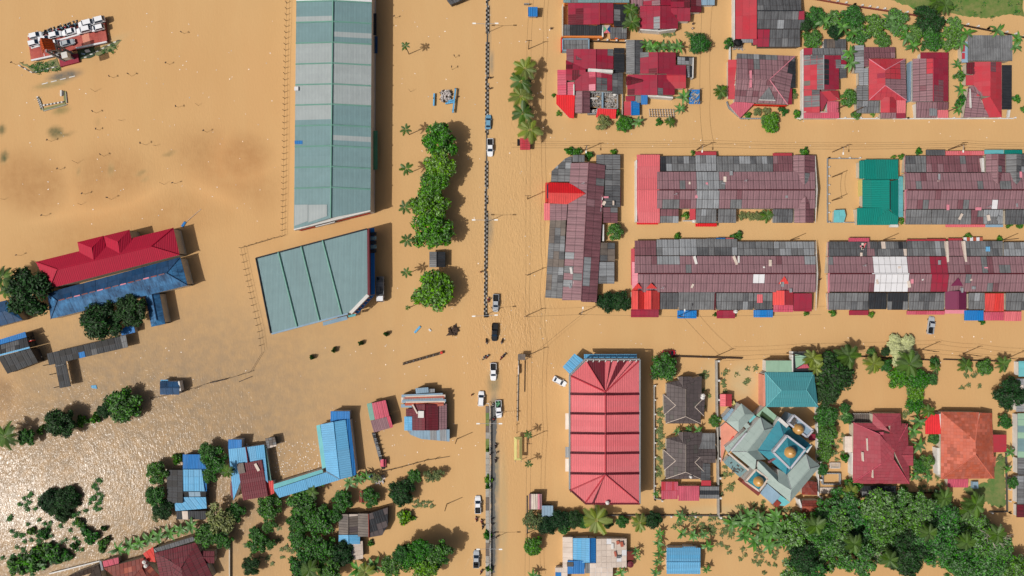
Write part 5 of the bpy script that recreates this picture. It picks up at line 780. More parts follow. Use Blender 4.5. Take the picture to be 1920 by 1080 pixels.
    Q([(1439, 907, 3.6), (1464, 929, 3.6), (1451, 948, 3.2), (1425, 925, 3.2)], 'slate_blue', name='terrace'); Q([(1464, 929, 3.6), (1482, 942, 3.6), (1471, 949, 3.2), (1452, 946, 3.2)], 'aqua', name='terrace'); Q([(1457, 937, 3.7), (1465, 944, 3.7), (1457, 951, 3.5), (1449, 946, 3.5)], 'brick_red', wall=False, name='porch_roof'); wallbar('walkway', 1441, 867, 1456, 858, 6.6, 7.2, .6, 'mauve_dark'); R(1517, 814, 1529, 826, 'R', 3, 3.4, 'crimson')
    B('tile_pavilion', 'small rust red tiled hip roof tucked beside the mosque', 'pavilion', 1517, 916, 'wall_cream'); Q([(1503, 913, 2.8), (1513, 901, 2.8), (1520, 915, 3.5)], 'brick_red', (6, 6)); Q([(1513, 901, 2.8), (1532, 904, 2.8), (1532, 928, 2.8), (1520, 915, 3.5)], 'brick_red', (6, 6)); Q([(1532, 928, 2.8), (1504, 928, 2.8), (1503, 913, 2.8), (1520, 915, 3.5)], 'brick_red', (6, 6))
    B('tile_pavilion', 'small rust tiled gable roof with a white end wall below the mosque', 'pavilion', 1520, 946, 'wall_white'); GH(1504, 938, 1537, 961, 950, 2.2, 3, 'brick_red', (7, 6), pal2='rust'); wallbar('gable_wall', 1498, 936, 1503, 953, 0, 2.6, .5, 'wall_white')
    B('red_hut', 'small red hut beside the salmon pink deck of the mosque', 'hut', 1361, 750, 'wall_dark'); GV(1350, 739, 1372, 762, 1361, 2.0, 2.6, 'pink', (11, 12), gap=.04, pal2='red'); wallbar('yellow_rail', 1374, 752, 1380, 764, 0, 1, .8, 'yellow')
    B('teal_house', 'teal hip roofed house with pale green flat roof beside the big dark tree', 'house', 1484, 725, 'wall_white'); e, r = 4.2, 5.8
    Q([(1434, 698, e), (1526, 698, e), (1512, 731, r), (1465, 732, r)], 'house_teal', (92, 8), gap=.02); Q([(1534, 763, e), (1436, 763, e), (1465, 732, r), (1512, 731, r)], 'house_teal', (92, 8), gap=.02); Q([(1526, 698, e), (1534, 763, e), (1512, 731, r)], 'house_teal'); Q([(1436, 763, e), (1434, 698, e), (1465, 732, r)], 'house_teal')
    for a, b in (((1434, 698), (1465, 732)), ((1526, 698), (1512, 731)), ((1534, 763), (1512, 731)), ((1436, 763), (1465, 732))): cap(*a, *b, e + .1, 'aqua', .1, r + .1)
    R(1436, 676, 1485, 698, 'T', 3.8, 4, 'green_light', (25, 22), gap=.03); Q([(1486, 660, 3.2), (1522, 660, 3.2), (1520, 697, 3.2), (1486, 697, 3.2)], 'charcoal'); wallbar('parapet', 1486, 659, 1486, 697, 2, 4, .4, 'wall_white'); wallbar('parapet', 1486, 660, 1521, 660, 2, 3.8, .3, 'wall_dark')
    Q([(1491, 664, 3.7), (1512, 668, 3.5), (1511, 680, 3.7), (1492, 690, 3.5)], 'green_light', wall=False); Q([(1512, 680, 3.8), (1518, 690, 3.6), (1494, 691, 3.6)], 'rose', wall=False); wallbar('side_wall', 1433, 703, 1433, 762, 0, 4, .6, 'salmon')
    B('rose_house', 'large rose red hip roofed house with many wings among the gardens', 'house', 1655, 845, 'wall_cream'); e, r = 2.9, 5.0; hr = 'house_red'; k = (8, 6)
    Q([(1599, 905, e), (1600, 792, e), (1650, 815, r), (1652, 870, r)], hr, k, gap=.05); Q([(1600, 792, e), (1702, 795, e), (1676, 845, r), (1650, 815, r)], hr, k, gap=.05); Q([(1702, 795, e), (1705, 907, e), (1688, 870, 4.4), (1676, 845, r)], hr, k, gap=.05); Q([(1705, 907, e), (1599, 905, e), (1652, 870, r), (1676, 862, r)], hr, k, gap=.05); Q([(1650, 815, r), (1676, 845, r), (1676, 862, r), (1652, 870, r)], hr, k, gap=.05)
    Q([(1636, 775, 3.2), (1688, 775, 3.2), (1670, 798, 4.6), (1660, 800, 4.6)], hr, k, gap=.05); Q([(1688, 775, 3.2), (1690, 800, 3.2), (1676, 815, 4.2), (1669, 808, 4.7), (1670, 798, 4.6)], hr, k, gap=.05); Q([(1636, 800, 3.2), (1636, 775, 3.2), (1660, 800, 4.6), (1669, 810, 4.7)], hr, k, gap=.05)
    GH(1688, 836, 1712, 873, 853, 3.0, 4, hr, k, gap=.05); R(1613, 895, 1704, 907, 'B', 2.6, 3, hr, k); R(1640, 808, 1668, 816, 'B', 3.8, 4.2, 'wood_dark'); R(1648, 810, 1657, 815, 'T', 4.4, 4.6, 'rose')
    for x0, y0, y1 in ((1626, 822, 845), (1618, 848, 865), (1636, 872, 896)): wallbar('skylight', x0, y0, x0 + 1, y1, 3.6, 4.4, .3, 'white_dirty')
    for a, b in (((1599, 905), (1652, 870)), ((1600, 792), (1650, 815)), ((1705, 907), (1676, 862)), ((1702, 795), (1676, 845))): cap(*a, *b, e + .15, 'rose', .12, r + .12)
    R(1584, 818, 1598, 848, 'L', 1.6, 2, 'white_dirty', (14, 5)); wallbar('side_wall', 1598, 849, 1598, 890, 0, 2.4, .3, 'wall_white')
    B('dark_shed', 'long dark corrugated shed below the rose red house', 'shed', 1648, 921, 'wall_dark'); GH(1616, 911, 1680, 932, 922, 1.9, 2.4, GDD, (10, 11), pal2=GR)
    B('picket_deck', 'little railed deck at the upper left corner of the rose red house', 'deck', 1617, 783, None); R(1598, 775, 1636, 793, 'T', 1.0, 1.1, 'brown_plank', (4, 18), wall=False, name='deck', piece='plank')
    for i in range(9): box('picket', 1599 + i * 4.4, 775, 1, .1, .1, 1.1, 'wall_white')
    B('terracotta_house', 'terracotta tiled hip roofed house mottled orange and brown', 'house', 1812, 835, 'wall_cream'); e, r = 3.0, 5.4; tl = [('terracotta', 8), ('rust', 3)]; td = [('rust', 8), ('terracotta', 1)]; k = (6, 5)
    Q([(1764, 898, e), (1764, 772, e), (1829, 827, r), (1830, 853, r)], tl, k, gap=.03, patches=[(1763, 770, 1800, 822, [('terracotta', 1)]), (1770, 870, 1810, 900, td)]); Q([(1764, 772, e), (1835, 773, e), (1829, 827, r)], td, k, gap=.03, patches=[(1790, 808, 1812, 828, 'terracotta')]); Q([(1835, 773, e), (1862, 775, e), (1862, 897, e), (1830, 853, r), (1829, 827, r)], td, k, gap=.03); Q([(1862, 897, e), (1764, 898, e), (1830, 853, r)], td, k, gap=.03)
    for a, b in (((1764, 898), (1830, 853)), ((1862, 897), (1830, 853)), ((1835, 773), (1829, 827))): cap(*a, *b, e + .12, 'terracotta', .12, r + .1)
    A(1735, 777, 1764, 814, 'L', 2.3, 2.9, 'scarlet'); wallbar('side_wall', 1764, 776, 1768, 818, 0, 2.9, .9, 'wall_white'); R(1861, 815, 1887, 848, 'R', 2.2, 2.8, 'red', (26, 17), gap=.03); R(1777, 898, 1815, 914, 'B', 2, 2.5, 'rose', (10, 16)); wallbar('side_wall', 1759, 840, 1761, 890, 0, 2.2, .8, 'wall_white'); Q([(1856, 860, 2.6), (1868, 855, 2.6), (1866, 876, 2.6)], 'rust'); box('covered_scooter', 1825, 908, .1, 1.6, 2, 1, 'slate_blue')
    B('edge_house', 'grey and aqua sheet roofed house cut by the right edge below the street', 'house', 1915, 700, 'wall_white'); R(1910, 677, 1945, 706, 'L', 2.4, 2.8, 'aqua', (12, 14)); R(1905, 710, 1945, 772, 'L', 2.6, 3, [('white_dirty', 1), ('grey_light', 3)], (12, 14))
    B('edge_house', 'pale green and grey roofed house cut by the right edge beside the lawn', 'house', 1915, 830, 'wall_white'); R(1908, 775, 1945, 858, 'L', 2.4, 3, [('hall_green', 3), ('green_light', 2)], (12, 14)); R(1908, 858, 1945, 890, 'L', 2.4, 3, GR, (12, 14)); R(1907, 892, 1945, 945, 'L', 2.2, 2.7, [('grey', 2), ('grey_light', 2)], (12, 14)); R(1906, 946, 1945, 970, 'L', 1.8, 2.2, 'maroon', (12, 12))
right_low()
flush()
# ------------------------------------------------------------------ trees and plants
def crown_mesh(name, seed, nleaf, leaf, m, lobes=22, dome=.75, spread=.86, core=.62, long=1.7, dens=.7, up=.15, lr=(.17, .3)):
    """leaf clumps on many small boughs, unit radius, centred on the crown's base centre"""
    rg = random.Random(seed); L = []
    for i in range(lobes):
        a = i * 2.4 + rg.uniform(-.5, .5); d = (spread - .12) * math.sqrt((i + .3) / lobes) * rg.uniform(.85, 1.12)
        L.append((Vector((math.cos(a) * d, math.sin(a) * d, max(0, dome * (1 - d * d)) * rg.uniform(.55, 1.05) - .05)), rg.uniform(*lr)))
    V, F = [], []; tot = sum(q * q for _, q in L)
    for c, r in L:
        k3 = Vector((rg.uniform(.8, 1.25), rg.uniform(.8, 1.25), rg.uniform(.7, 1)))
        for _ in range(int(nleaf * r * r / tot)):
            z = rg.uniform(-.3, 1); t = rg.random() * 6.283; h = math.sqrt(max(0, 1 - z * z)); n = Vector((h * math.cos(t), h * math.sin(t), z))
            p = c + Vector((n.x * k3.x, n.y * k3.y, n.z * k3.z)) * r * rg.uniform(.6, 1.15)
            nn = (n + Vector((rg.gauss(0, dens), rg.gauss(0, dens), up + rg.gauss(0, dens)))).normalized(); a = nn.orthogonal().normalized(); a.rotate(Matrix.Rotation(rg.random() * 6.283, 3, nn)); b = nn.cross(a)
            s = leaf * rg.uniform(.6, 1.35); k = len(V)
            V += [p - a * s * .5 * long, p + b * s * .42 - nn * s * .1, p + a * s * .5 * long, p - b * s * .42 - nn * s * .1]; F += [[k, k + 1, k + 2, k + 3]]
        if core:
            bm = bmesh.new(); bmesh.ops.create_icosphere(bm, subdivisions=1, radius=r * core); k = len(V)
            V += [c + Vector((v.co.x, v.co.y, v.co.z - r * .15)) for v in bm.verts]; F += [[v.index + k for v in f.verts] for f in bm.faces]; bm.free()
    me = mesh(name, V, F, [m, 'twigs']); me.polygons.foreach_set('material_index', [1 if len(f) == 3 else 0 for f in F]); return me  # solid dark cores paint in the shaded gaps of the crown
CROWN = {}
for kind, m, cnt, nl, lf, kw in (('broad', 'leaf_bright', 4, 3600, .085, {}), ('mid', 'leaf_mid', 4, 3400, .085, dict(core=.75, lobes=24)), ('dark', 'leaf_dark', 4, 4200, .08, dict(dome=.85, lobes=30, lr=(.2, .3), core=.85)), ('wood', 'leaf_wood', 5, 3600, .085, dict(dome=.55, lobes=30, spread=1.0, lr=(.15, .27))),
                                  ('olive', 'leaf_olive', 3, 1300, .1, dict(core=0, lobes=16)), ('pale', 'leaf_pale', 2, 2600, .12, dict(dome=.35, lobes=14, dens=.2, up=1.5, lr=(.2, .32), core=.8)), ('bush', 'leaf_bright', 3, 520, .19, dict(lobes=8, lr=(.25, .4))), ('dbush', 'leaf_mid', 3, 520, .19, dict(lobes=8, lr=(.25, .4))), ('fine', 'leaf_mid', 1, 3000, .07, dict(lobes=12, lr=(.3, .45), spread=.7, long=2.6, dens=.6)), ('spiky', 'leaf_mid', 3, 700, .2, dict(long=2.6, dens=.6, lobes=8, lr=(.25, .4)))):
    CROWN[kind] = [crown_mesh('crown', i * 11 + len(kind) * 3, nl, lf, m, **kw) for i in range(cnt)]
def _trunk():
    V, F = join([pathg([(0, 0, -.1), (.01, .02, .4), (-.02, .0, .8)], .07, .045, 6), pathg([(-.02, 0, .6), (.2, .1, .95)], .04, .02, 5), pathg([(-.02, 0, .65), (-.2, -.05, 1)], .04, .02, 5), pathg([(0, 0, .7), (0, -.2, 1)], .035, .02, 5)])
    return mesh('trunk', V, F, 'bark')
TRUNK = _trunk()
NAME = {'broad': 'leafy_tree', 'mid': 'leafy_tree', 'dark': 'round_tree', 'wood': 'forest_tree', 'olive': 'thin_tree', 'pale': 'rain_tree', 'bush': 'bush', 'dbush': 'bush', 'fine': 'round_tree', 'spiky': 'shrub'}
LOOK = {'broad': 'bright green leafy tree', 'mid': 'mid green leafy tree', 'dark': 'dark round leafy tree', 'wood': 'tree', 'olive': 'thin olive green tree', 'pale': 'pale yellowish green flat topped tree', 'bush': 'bright green bush', 'dbush': 'dark green bush', 'fine': 'very round fine leaved tree', 'spiky': 'long leaved green shrub'}
CNT = [0]
def tree(kind, px, py, r, h, where, group=None, label=None, sy=1.0):
    CNT[0] += 1; R_ = r * S; zc = max(.05, h - R_ * .75) if kind not in ('bush', 'dbush', 'spiky') else -.1
    c = W(px, py, zc + R_ * .3); small = kind in ('bush', 'dbush', 'spiky')
    root = empty(NAME[kind], (c.x, c.y, 0), label or (LOOK[kind] + ' ' + where), 'bush' if small else 'tree', group)
    o = link('crown', CROWN[kind][CNT[0] % len(CROWN[kind])], root, (0, 0, zc)); o.rotation_euler = (0, 0, rnd() * 6.28); f = 1.08
    o.scale = (R_ * f, R_ * f * sy, min(R_ * 1.05, max(h - zc, R_ * .7)) if not small else max(h, R_ * .7))
    if not small:
        t = link('trunk', TRUNK, root, (0, 0, -.6)); t.scale = (R_ * 1.2, R_ * 1.2, zc + .9)
    return root
def frond_mesh(name, m, droop, n=14, wid=.27, thin=.115):
    V, F = [], []
    def pt(t): return Vector((t * (1 - .12 * droop * t), 0, .32 * t - (.30 + .55 * droop) * t * t))
    for i in range(n):
        t0, t1 = i / n, (i + 1) / n; k = len(V); w = .016
        V += [pt(t0) + Vector((0, w, 0)), pt(t0) - Vector((0, w, 0)), pt(t1) - Vector((0, w * .8, 0)), pt(t1) + Vector((0, w * .8, 0))]; F.append([k, k + 1, k + 2, k + 3])
        t = .12 + .88 * (i + .5) / n; l = wid * (1 - abs(t - .45) * 1.15) + .03
        for s in (-1, 1):
            p = pt(t); k = len(V); tip = p + Vector((l * .75, s * l, -l * .35)); V += [p + Vector((-thin * .5, 0, 0)), p + Vector((thin * .5, 0, 0)), tip]; F.append([k, k + 1, k + 2] if s > 0 else [k + 2, k + 1, k])
    return mesh(name, V, F, m)
FR = {'palm': [frond_mesh('frond', 'frond', d) for d in (.3, .7, 1.0)], 'ypalm': [frond_mesh('frond', 'frond_yellow', d) for d in (.3, .7)]}
def banana_mesh(seed, m='banana'):
    rg = random.Random(seed); V, F = [], []; n = 6; dr = rg.uniform(.5, 1.0)
    def pt(t): return Vector((t, 0, .55 * t - (.5 + .35 * dr) * t * t))
    for i in range(n + 1):
        t = i / n; w = 0 if i in (n,) else .13 * math.sin(math.pi * min(1, .12 + t * .9)) + .012
        p = pt(t); V += [p + Vector((0, w, w * .35 - .02)), p, p + Vector((0, -w, w * .35 - .02))]
    for i in range(n): a = i * 3; F += [[a, a + 1, a + 4, a + 3], [a + 1, a + 2, a + 5, a + 4]]
    return mesh('leaf', V, F, m)
BAN = [banana_mesh(i) for i in range(4)]
_v, _f = pathg([(0, 0, -.6), (.02, .01, .4), (0, 0, 1)], .16, .1, 7); PTRUNK = mesh('trunk', _v, _f, 'bark')
_v, _f = pathg([(0, 0, -.6), (0, 0, 1)], .16, .1, 6); BSTEM = mesh('stem', _v, _f, 'frond')
def palm(px, py, r, h, where, kind='palm', n=11, group=None, look=None):
    c = W(px, py, h); L_ = r * S * 1.03
    root = empty('palm_tree', (c.x, c.y, 0), (look or 'coconut palm') + ' ' + where, 'palm', group)
    t = link('trunk', PTRUNK, root); t.scale = (1, 1, h); a0 = rnd() * 6.28
    for i in range(n):
        o = link('frond', FR[kind][i % len(FR[kind])], root, (0, 0, h)); s = L_ * random.uniform(.82, 1.1)
        o.rotation_euler = (0, random.uniform(-.35, .12), a0 + i * 6.283 / n + random.uniform(-.18, .18)); o.scale = (s, s, s)
    return root
def banana(px, py, r, h, where, n=7, group=None, look='banana plant'):
    c = W(px, py, h * .8); L_ = r * S * 1.15
    root = empty('banana_plant', (c.x, c.y, 0), look + ' ' + where, 'banana plant', group)
    t = link('stem', BSTEM, root); t.scale = (.7, .7, h * .75); a0 = rnd() * 6.28
    for i in range(n):
        o = link('leaf', BAN[(i + int(px)) % 4], root, (0, 0, h * .72)); s = L_ * random.uniform(.75, 1.1)
        o.rotation_euler = (random.uniform(-.3, .3), random.uniform(-.5, .1), a0 + i * 6.283 / n + random.uniform(-.3, .3)); o.scale = (s, s * 1.15, s)
    return root
def weeds(name, spots, n, size, m='leaf_mid', label=None):
    """floating weeds and drowned ground cover nobody could count"""
    V, F = [], []
    for (px, py, rx, ry, k) in spots:
        pts = []
        for _ in range(max(3, k // 9)):
            t, q = rnd() * 6.283, math.sqrt(rnd()); pts.append((px + rx * q * math.cos(t), py + ry * q * math.sin(t)))
        for _ in range(int(k * n)):
            a, b = random.choice(pts); p = W(a + random.gauss(0, 2.2), b + random.gauss(0, 2.0), rnd() * .35 + .03); s = size * random.uniform(.5, 1.4); t = rnd() * 6.283
            u = Vector((math.cos(t), math.sin(t), random.uniform(-.25, .45))) * s; v = Vector((-math.sin(t), math.cos(t), random.uniform(-.3, .3))) * s * .4; i = len(V)
            V += [p - u * .5, p + v * .5, p + u * .5, p - v * .5]; F.append([i, i + 1, i + 2, i + 3])
    o = link(name, mesh(name, V, F, m)); o['kind'] = 'stuff'; return o
def plants():
    hs = 'in the hedge strip, '
    for (x, y, r), w in zip(((823, 262, 34), (826, 308, 33), (812, 346, 29), (804, 385, 37), (813, 432, 39)), ('topmost of five', 'second of five from the top', 'narrow third one of five', 'wide fourth one of five', 'lowest of five')): tree('broad', x, y, r, 8.5, hs + w, 'trees of the hedge strip')
    tree('broad', 812, 545, 42, 8.5, 'standing alone below the mossy square hut')
    for i, (x, y) in enumerate(((760, 86), (761, 243), (762, 317), (759, 389), (763, 450), (762, 511), (764, 577))): palm(x, y, (9, 12, 13, 13, 13, 11, 5)[i], (7, 6.5, 6.5, 6.5, 6, 5.5, 4.5)[i], ('highest and thinnest, standing alone in the lane', 'left of the topmost hedge tree', 'left of the second hedge tree', 'left of the wide fourth hedge tree', 'left of the lowest hedge tree', 'left of the mossy square hut', 'nearly bare, left of the lone tree')[i], n=7, group='young palms along the lane', look='young palm')
    for i, (x, y) in enumerate(((984, 129), (977, 153), (977, 180), (981, 212), (994, 244))): palm(x, y, 22, 5.2, 'in the row beside the road, ' + ('topmost', 'second from the top', 'middle one', 'fourth from the top', 'lowest, above the red hut')[i], ('ypalm', 'palm')[i % 2], 10, 'row of palms beside the road')
    palm(1183, 18, 15, 4, 'upper one between the two crimson houses at the top edge', n=12); palm(1185, 42, 17, 4, 'lower one between the two crimson houses at the top edge', n=12)
    for i, (x, y) in enumerate(((1222, 90), (1240, 87), (1256, 89), (1271, 87), (1212, 84))): banana(x, y, 15, 3, 'in the clump above the crimson house, ' + ('second from the left', 'third from the left', 'fourth from the left', 'rightmost', 'leftmost')[i], group='bananas above the crimson house')
    tree('fine', 1310, 82, 23, 4, 'in the flooded lane beside the top crimson houses'); tree('dbush', 1364, 82, 11, 2.5, 'beside the grey tank at the lane corner'); palm(1352, 171, 14, 3.5, 'touching the pink lean to of the broad brown house', n=12)
    tree('bush', 1038, 179, 4, 1, 'tiny, beside the scarlet tarp'); tree('bush', 1048, 213, 6, 1, 'small, at the pointed tip of the scarlet tarp')
    tree('olive', 1130, 230, 17, 3, 'below the scarlet tarp courtyard'); tree('broad', 1171, 232, 17, 3, 'below the crimson house garden wall'); banana(1196, 229, 12, 2.5, 'below the red and blue garden hut'); tree('bush', 1235, 229, 8, 1.5, 'below the timber rack'); palm(1256, 228, 11, 2, 'at the right end of the timber rack', n=10); banana(1282, 182, 15, 3, 'beside the littered blue awning, upper'); banana(1275, 205, 11, 2.4, 'below the littered blue awning'); tree('bush', 1157, 212, 8, 1.6, 'at the end of the second scarlet tarp')
    tree('broad', 1445, 231, 20, 3.2, 'at the street edge below the broad brown house'); tree('dbush', 1468, 209, 9, 2, 'in the front yard of the broad brown house, right'); tree('bush', 1494, 214, 9, 2, 'between the broad brown house and its red neighbour'); tree('olive', 1420, 210, 9, 1.6, 'in the front yard of the broad brown house, middle'); tree('olive', 1437, 208, 9, 1.5, 'in the front yard of the broad brown house, centre'); tree('bush', 1402, 217, 7, 1.4, 'beside the pink triangular porch'); tree('olive', 1490, 180, 7, 1.4, 'along the right wall of the broad brown house'); tree('bush', 1487, 172, 6, 1.4, 'squeezed by the red strip roof of the broad brown house')
    tree('mid', 1592, 184, 18, 3.2, 'between the two red patched houses'); tree('dbush', 1606, 216, 9, 2, 'in front of the grey lean to of the red hip house'); tree('bush', 1635, 214, 6, 1.2, 'in the street front of the red hip house')
    for i, (x, y, r) in enumerate(((1795, 122, 11), (1798, 145, 12), (1800, 168, 13), (1802, 188, 12), (1796, 205, 11))): (banana(x, y, r, 2.6, 'in the strip beside the tarpaulin roofed house, ' + ('topmost', 'second', 'third', 'fourth', 'lowest')[i], group='bananas beside the tarpaulin house') if i % 2 == 0 else tree('dbush', x, y, r, 2.4, 'in the banana strip beside the tarpaulin roofed house, ' + ('', 'upper', '', 'lower')[i]))
    ns = 'in the top thicket, '
    for i, (k, x, y, r, w) in enumerate((('mid', 1530, 33, 22, 'at its left end'), ('mid', 1524, 73, 20, 'below its left end'), ('wood', 1563, 40, 19, 'third from the left'), ('dark', 1567, 60, 15, 'low dark one'), ('mid', 1600, 32, 24, 'touching the fence'), ('mid', 1640, 47, 24, 'above the red hip house'), ('wood', 1612, 64, 20, 'left of the red hip house'), ('mid', 1655, 74, 17, 'close over the red hip roof'), ('wood', 1684, 40, 23, 'middle of the right half'), ('dark', 1742, 38, 31, 'the largest and darkest'), ('mid', 1745, 74, 24, 'above the half brown house'), ('mid', 1780, 74, 24, 'beside the tarpaulin roof'), ('wood', 1790, 48, 17, 'small one at the right end'), ('mid', 1716, 62, 19, 'between the two widest crowns'), ('dark', 1511, 45, 14, 'dark one against the grey roofs'))): tree(k, x, y, r, 4.5 if r > 22 else 3.6, ns + w, 'thicket along the top fence')
    for i, (x, y, w) in enumerate(((1545, 40, 'between its first trees'), (1580, 50, 'left middle'), (1598, 60, 'above the wooden shed'), (1672, 48, 'centre'), (1700, 68, 'above the half brown house'), (1712, 86, 'touching the half brown roof'), (1594, 98, 'strip above the gap'), (1595, 118, 'strip in the gap'), (1668, 34, 'against the fence'), (1812, 62, 'touching the tarpaulin roof'), (1802, 80, 'left of the tarpaulin roof'), (1870, 56, 'beyond the tarpaulin roof'))): banana(x, y, 15, 4, ns + w, group='bananas in the top thicket')
    palm(1772, 10, 18, 4, 'dark one on the grass at the top edge', n=12); palm(1757, 2, 16, 4, 'leaning into the top edge above the thicket', n=11); banana(1903, 88, 14, 3, 'at the right edge beside the tarpaulin roof'); banana(1908, 72, 12, 3, 'at the right edge above the grey tarpaulin'); tree('bush', 1904, 186, 9, 2, 'at the right edge beside the charcoal roof'); tree('bush', 1918, 205, 7, 1.5, 'cut by the right edge in the row of front gardens')
    # terraces
    for i, (x, y, r, w) in enumerate(((1068, 283, 9, 'left one on the top of the upright terrace'), (1082, 285, 10, 'middle one on the top of the upright terrace'), (1104, 292, 9, 'in a gap at the top of the upright terrace'), (1150, 286, 7, 'at the upper right corner of the upright terrace'), (1298, 287, 5, 'above the pale grey bay of the upper terrace'), (1508, 285, 10, 'above the hip gable of the upper terrace'), (1722, 284, 7, 'above the sheets of the upper right terrace'), (1688, 294, 6, 'behind the dark green house'), (1673, 295, 4, 'beside the dark green house corner'), (1691, 414, 7, 'at the lower right corner of the dark green house'), (1890, 422, 7, 'below the upper right terrace'), (1910, 423, 7, 'lowest right of the upper right terrace'), (1270, 443, 7, 'on the street side of the middle terrace'), (1381, 442, 11, 'dark, at the gap of the middle terrace'), (1813, 443, 7, 'above the striped awning of the lower right terrace'), (1873, 448, 6, 'right top of the lower right terrace'), (1510, 588, 5, 'below the crimson flat roof of the middle terrace'), (1560, 587, 7, 'at the lower left corner of the lower right terrace'), (1633, 590, 6, 'beside the crimson awning of the lower right terrace'), (1840, 603, 6, 'below the blue awning of the lower right terrace'), (1285, 404, 8, 'in the small yard of the upper terrace'), (1340, 590, 4, 'left of the crimson street awning'))): tree('dbush' if i in (13, 10) else 'bush', x, y, r, 1.8, w)
    tree('mid', 1153, 435, 17, 3.4, 'in the yard notch of the upright terrace'); tree('dark', 1139, 566, 20, 3.4, 'left of the pair at the lower end of the upright terrace'); tree('dark', 1165, 565, 20, 3.4, 'right of the pair at the lower end of the upright terrace')
    for i, (x, w) in enumerate(((1393, 'left'), (1408, 'middle'), (1422, 'right'))): tree('olive', x, 405, 10, 1.6, 'in the open yard of the upper terrace, ' + w)
    palm(1438, 404, 13, 2.4, 'at the right end of the open terrace yard', n=11)
    # left side
    tree('dark', 52, 547, 46, 9, 'beside the crimson school block at the left edge'); tree('dark', 191, 602, 38, 8, 'covering the lower edge of the blue school roof'); tree('dark', 246, 582, 30, 8, 'between the long and the short blue school roofs')  # dark leaf colour carries the cloud shade over these trees
    palm(6, 520, 22, 7, 'cut by the left edge above the school trees', n=12); palm(12, 545, 15, 6, 'under the great dark school tree at the left edge', n=9)
    tree('mid', 228, 759, 36, 6, 'largest in the row along the lower shore'); tree('dark', 196, 770, 15, 4, 'small, left of the largest shore tree'); tree('dark', 113, 793, 29, 6, 'second in the row along the lower shore'); tree('bush', 155, 790, 13, 2.5, 'linking the two shore trees'); tree('bush', 180, 784, 11, 2, 'between the shore trees, right'); tree('mid', 48, 820, 18, 4, 'third in the row along the lower shore'); palm(10, 818, 24, 5, 'dark one at the left end of the shore row', n=12); tree('dbush', 78, 806, 9, 2, 'between the left shore trees')
    for i, (x, y, r) in enumerate(((92, 940, 25), (122, 936, 29), (112, 958, 24))): tree('dark', x, y, r, 2.6, 'of the drowned thicket in the glittering corner, ' + ('left', 'right', 'lower')[i], sy=.8)
    for i, (x, y, r, w) in enumerate(((80, 1000, 13, 'upper left'), (62, 1050, 27, 'at the lower edge, biggest'), (78, 1035, 16, 'upper of the lower pair'), (100, 1038, 22, 'middle low'), (126, 1042, 13, 'right low'), (167, 1003, 19, 'right middle'), (30, 1063, 20, 'at the bottom left corner'), (150, 980, 10, 'small right'), (192, 1024, 12, 'near the banana row'), (140, 1022, 8, 'tiny middle'), (60, 995, 9, 'left small'), (196, 990, 6, 'on the dam, upper'), (202, 1012, 8, 'on the dam, lower'))): tree('dbush', x, y, r, 1.6, 'in the glittering lower left water, ' + w, 'drowned bushes in the lower left corner')
    for i, x in enumerate((222, 243, 262, 280, 298, 318, 338, 358)): banana(x, 1030 - i * 6.2, 16, 3, 'in the row above the maroon roofs, ' + ('first', 'second', 'third', 'fourth', 'fifth', 'sixth', 'seventh', 'eighth')[i] + ' from the left', group='banana row above the maroon roofs')
    for k, x, y, r, h, w in (('mid', 402, 862, 27, 5, 'between the blue front house and the courtyard'), ('mid', 388, 845, 17, 4.5, 'above the blue front house'), ('mid', 392, 892, 16, 4, 'right of the blue front house'), ('bush', 333, 860, 11, 2.5, 'left of the blue front roof'), ('mid', 293, 888, 23, 4.5, 'upper left of the black sheet house'), ('mid', 292, 930, 22, 4.5, 'middle left of the black sheet house'), ('dark', 306, 955, 20, 4, 'lower left of the black sheet house'), ('olive', 294, 968, 12, 3, 'lowest left of the black sheet house'), ('olive', 412, 972, 32, 6, 'large, below the courtyard'), ('mid', 388, 1005, 25, 5, 'just over the maroon roof'), ('mid', 440, 962, 20, 4, 'below the maroon sheet roof'), ('mid', 418, 1012, 20, 4.5, 'right of the maroon roof'), ('mid', 505, 950, 26, 4.5, 'below the corner of the blue courtyard wing'), ('mid', 568, 945, 31, 5, 'below the blue courtyard wing, large'), ('mid', 600, 975, 33, 5.5, 'left of the plank house, largest'), ('mid', 559, 984, 22, 4.5, 'left of the plank house, inner'), ('mid', 641, 940, 22, 4.5, 'above the plank house'), ('mid', 628, 968, 15, 4, 'touching the plank house'), ('mid', 562, 1012, 24, 5, 'in the middle of the lower grove'), ('mid', 602, 1030, 31, 6, 'in the lower grove, wide'), ('dark', 640, 1040, 24, 5, 'left of the white lower roof'), ('mid', 566, 1060, 29, 6, 'at the bottom of the lower grove'), ('mid', 618, 1072, 26, 6, 'at the bottom edge of the lower grove'), ('mid', 505, 985, 15, 4, 'on the open patch, upper'), ('mid', 482, 1018, 22, 4, 'on the open patch, middle'), ('mid', 478, 1000, 13, 3, 'on the open patch, small'), ('dark', 470, 1062, 18, 4, 'on the open patch, bottom'), ('mid', 508, 1020, 10, 3, 'on the open patch, right small'), ('mid', 693, 934, 20, 4, 'half over the little brown roof'), ('dark', 753, 924, 26, 5, 'standing alone right of the little brown roof'), ('mid', 776, 893, 15, 4, 'above the lone round tree'), ('olive', 806, 893, 14, 3, 'right of the lone round tree'), ('olive', 822, 890, 13, 3.2, 'rightmost above the open water'), ('bush', 760, 970, 16, 2.6, 'alone in the water right of the plank house'), ('bush', 695, 1018, 7, 1.4, 'small, below the plank house'), ('olive', 705, 897, 12, 3, 'beside the rubbish corner')): tree(k, x, y, r, h, w)
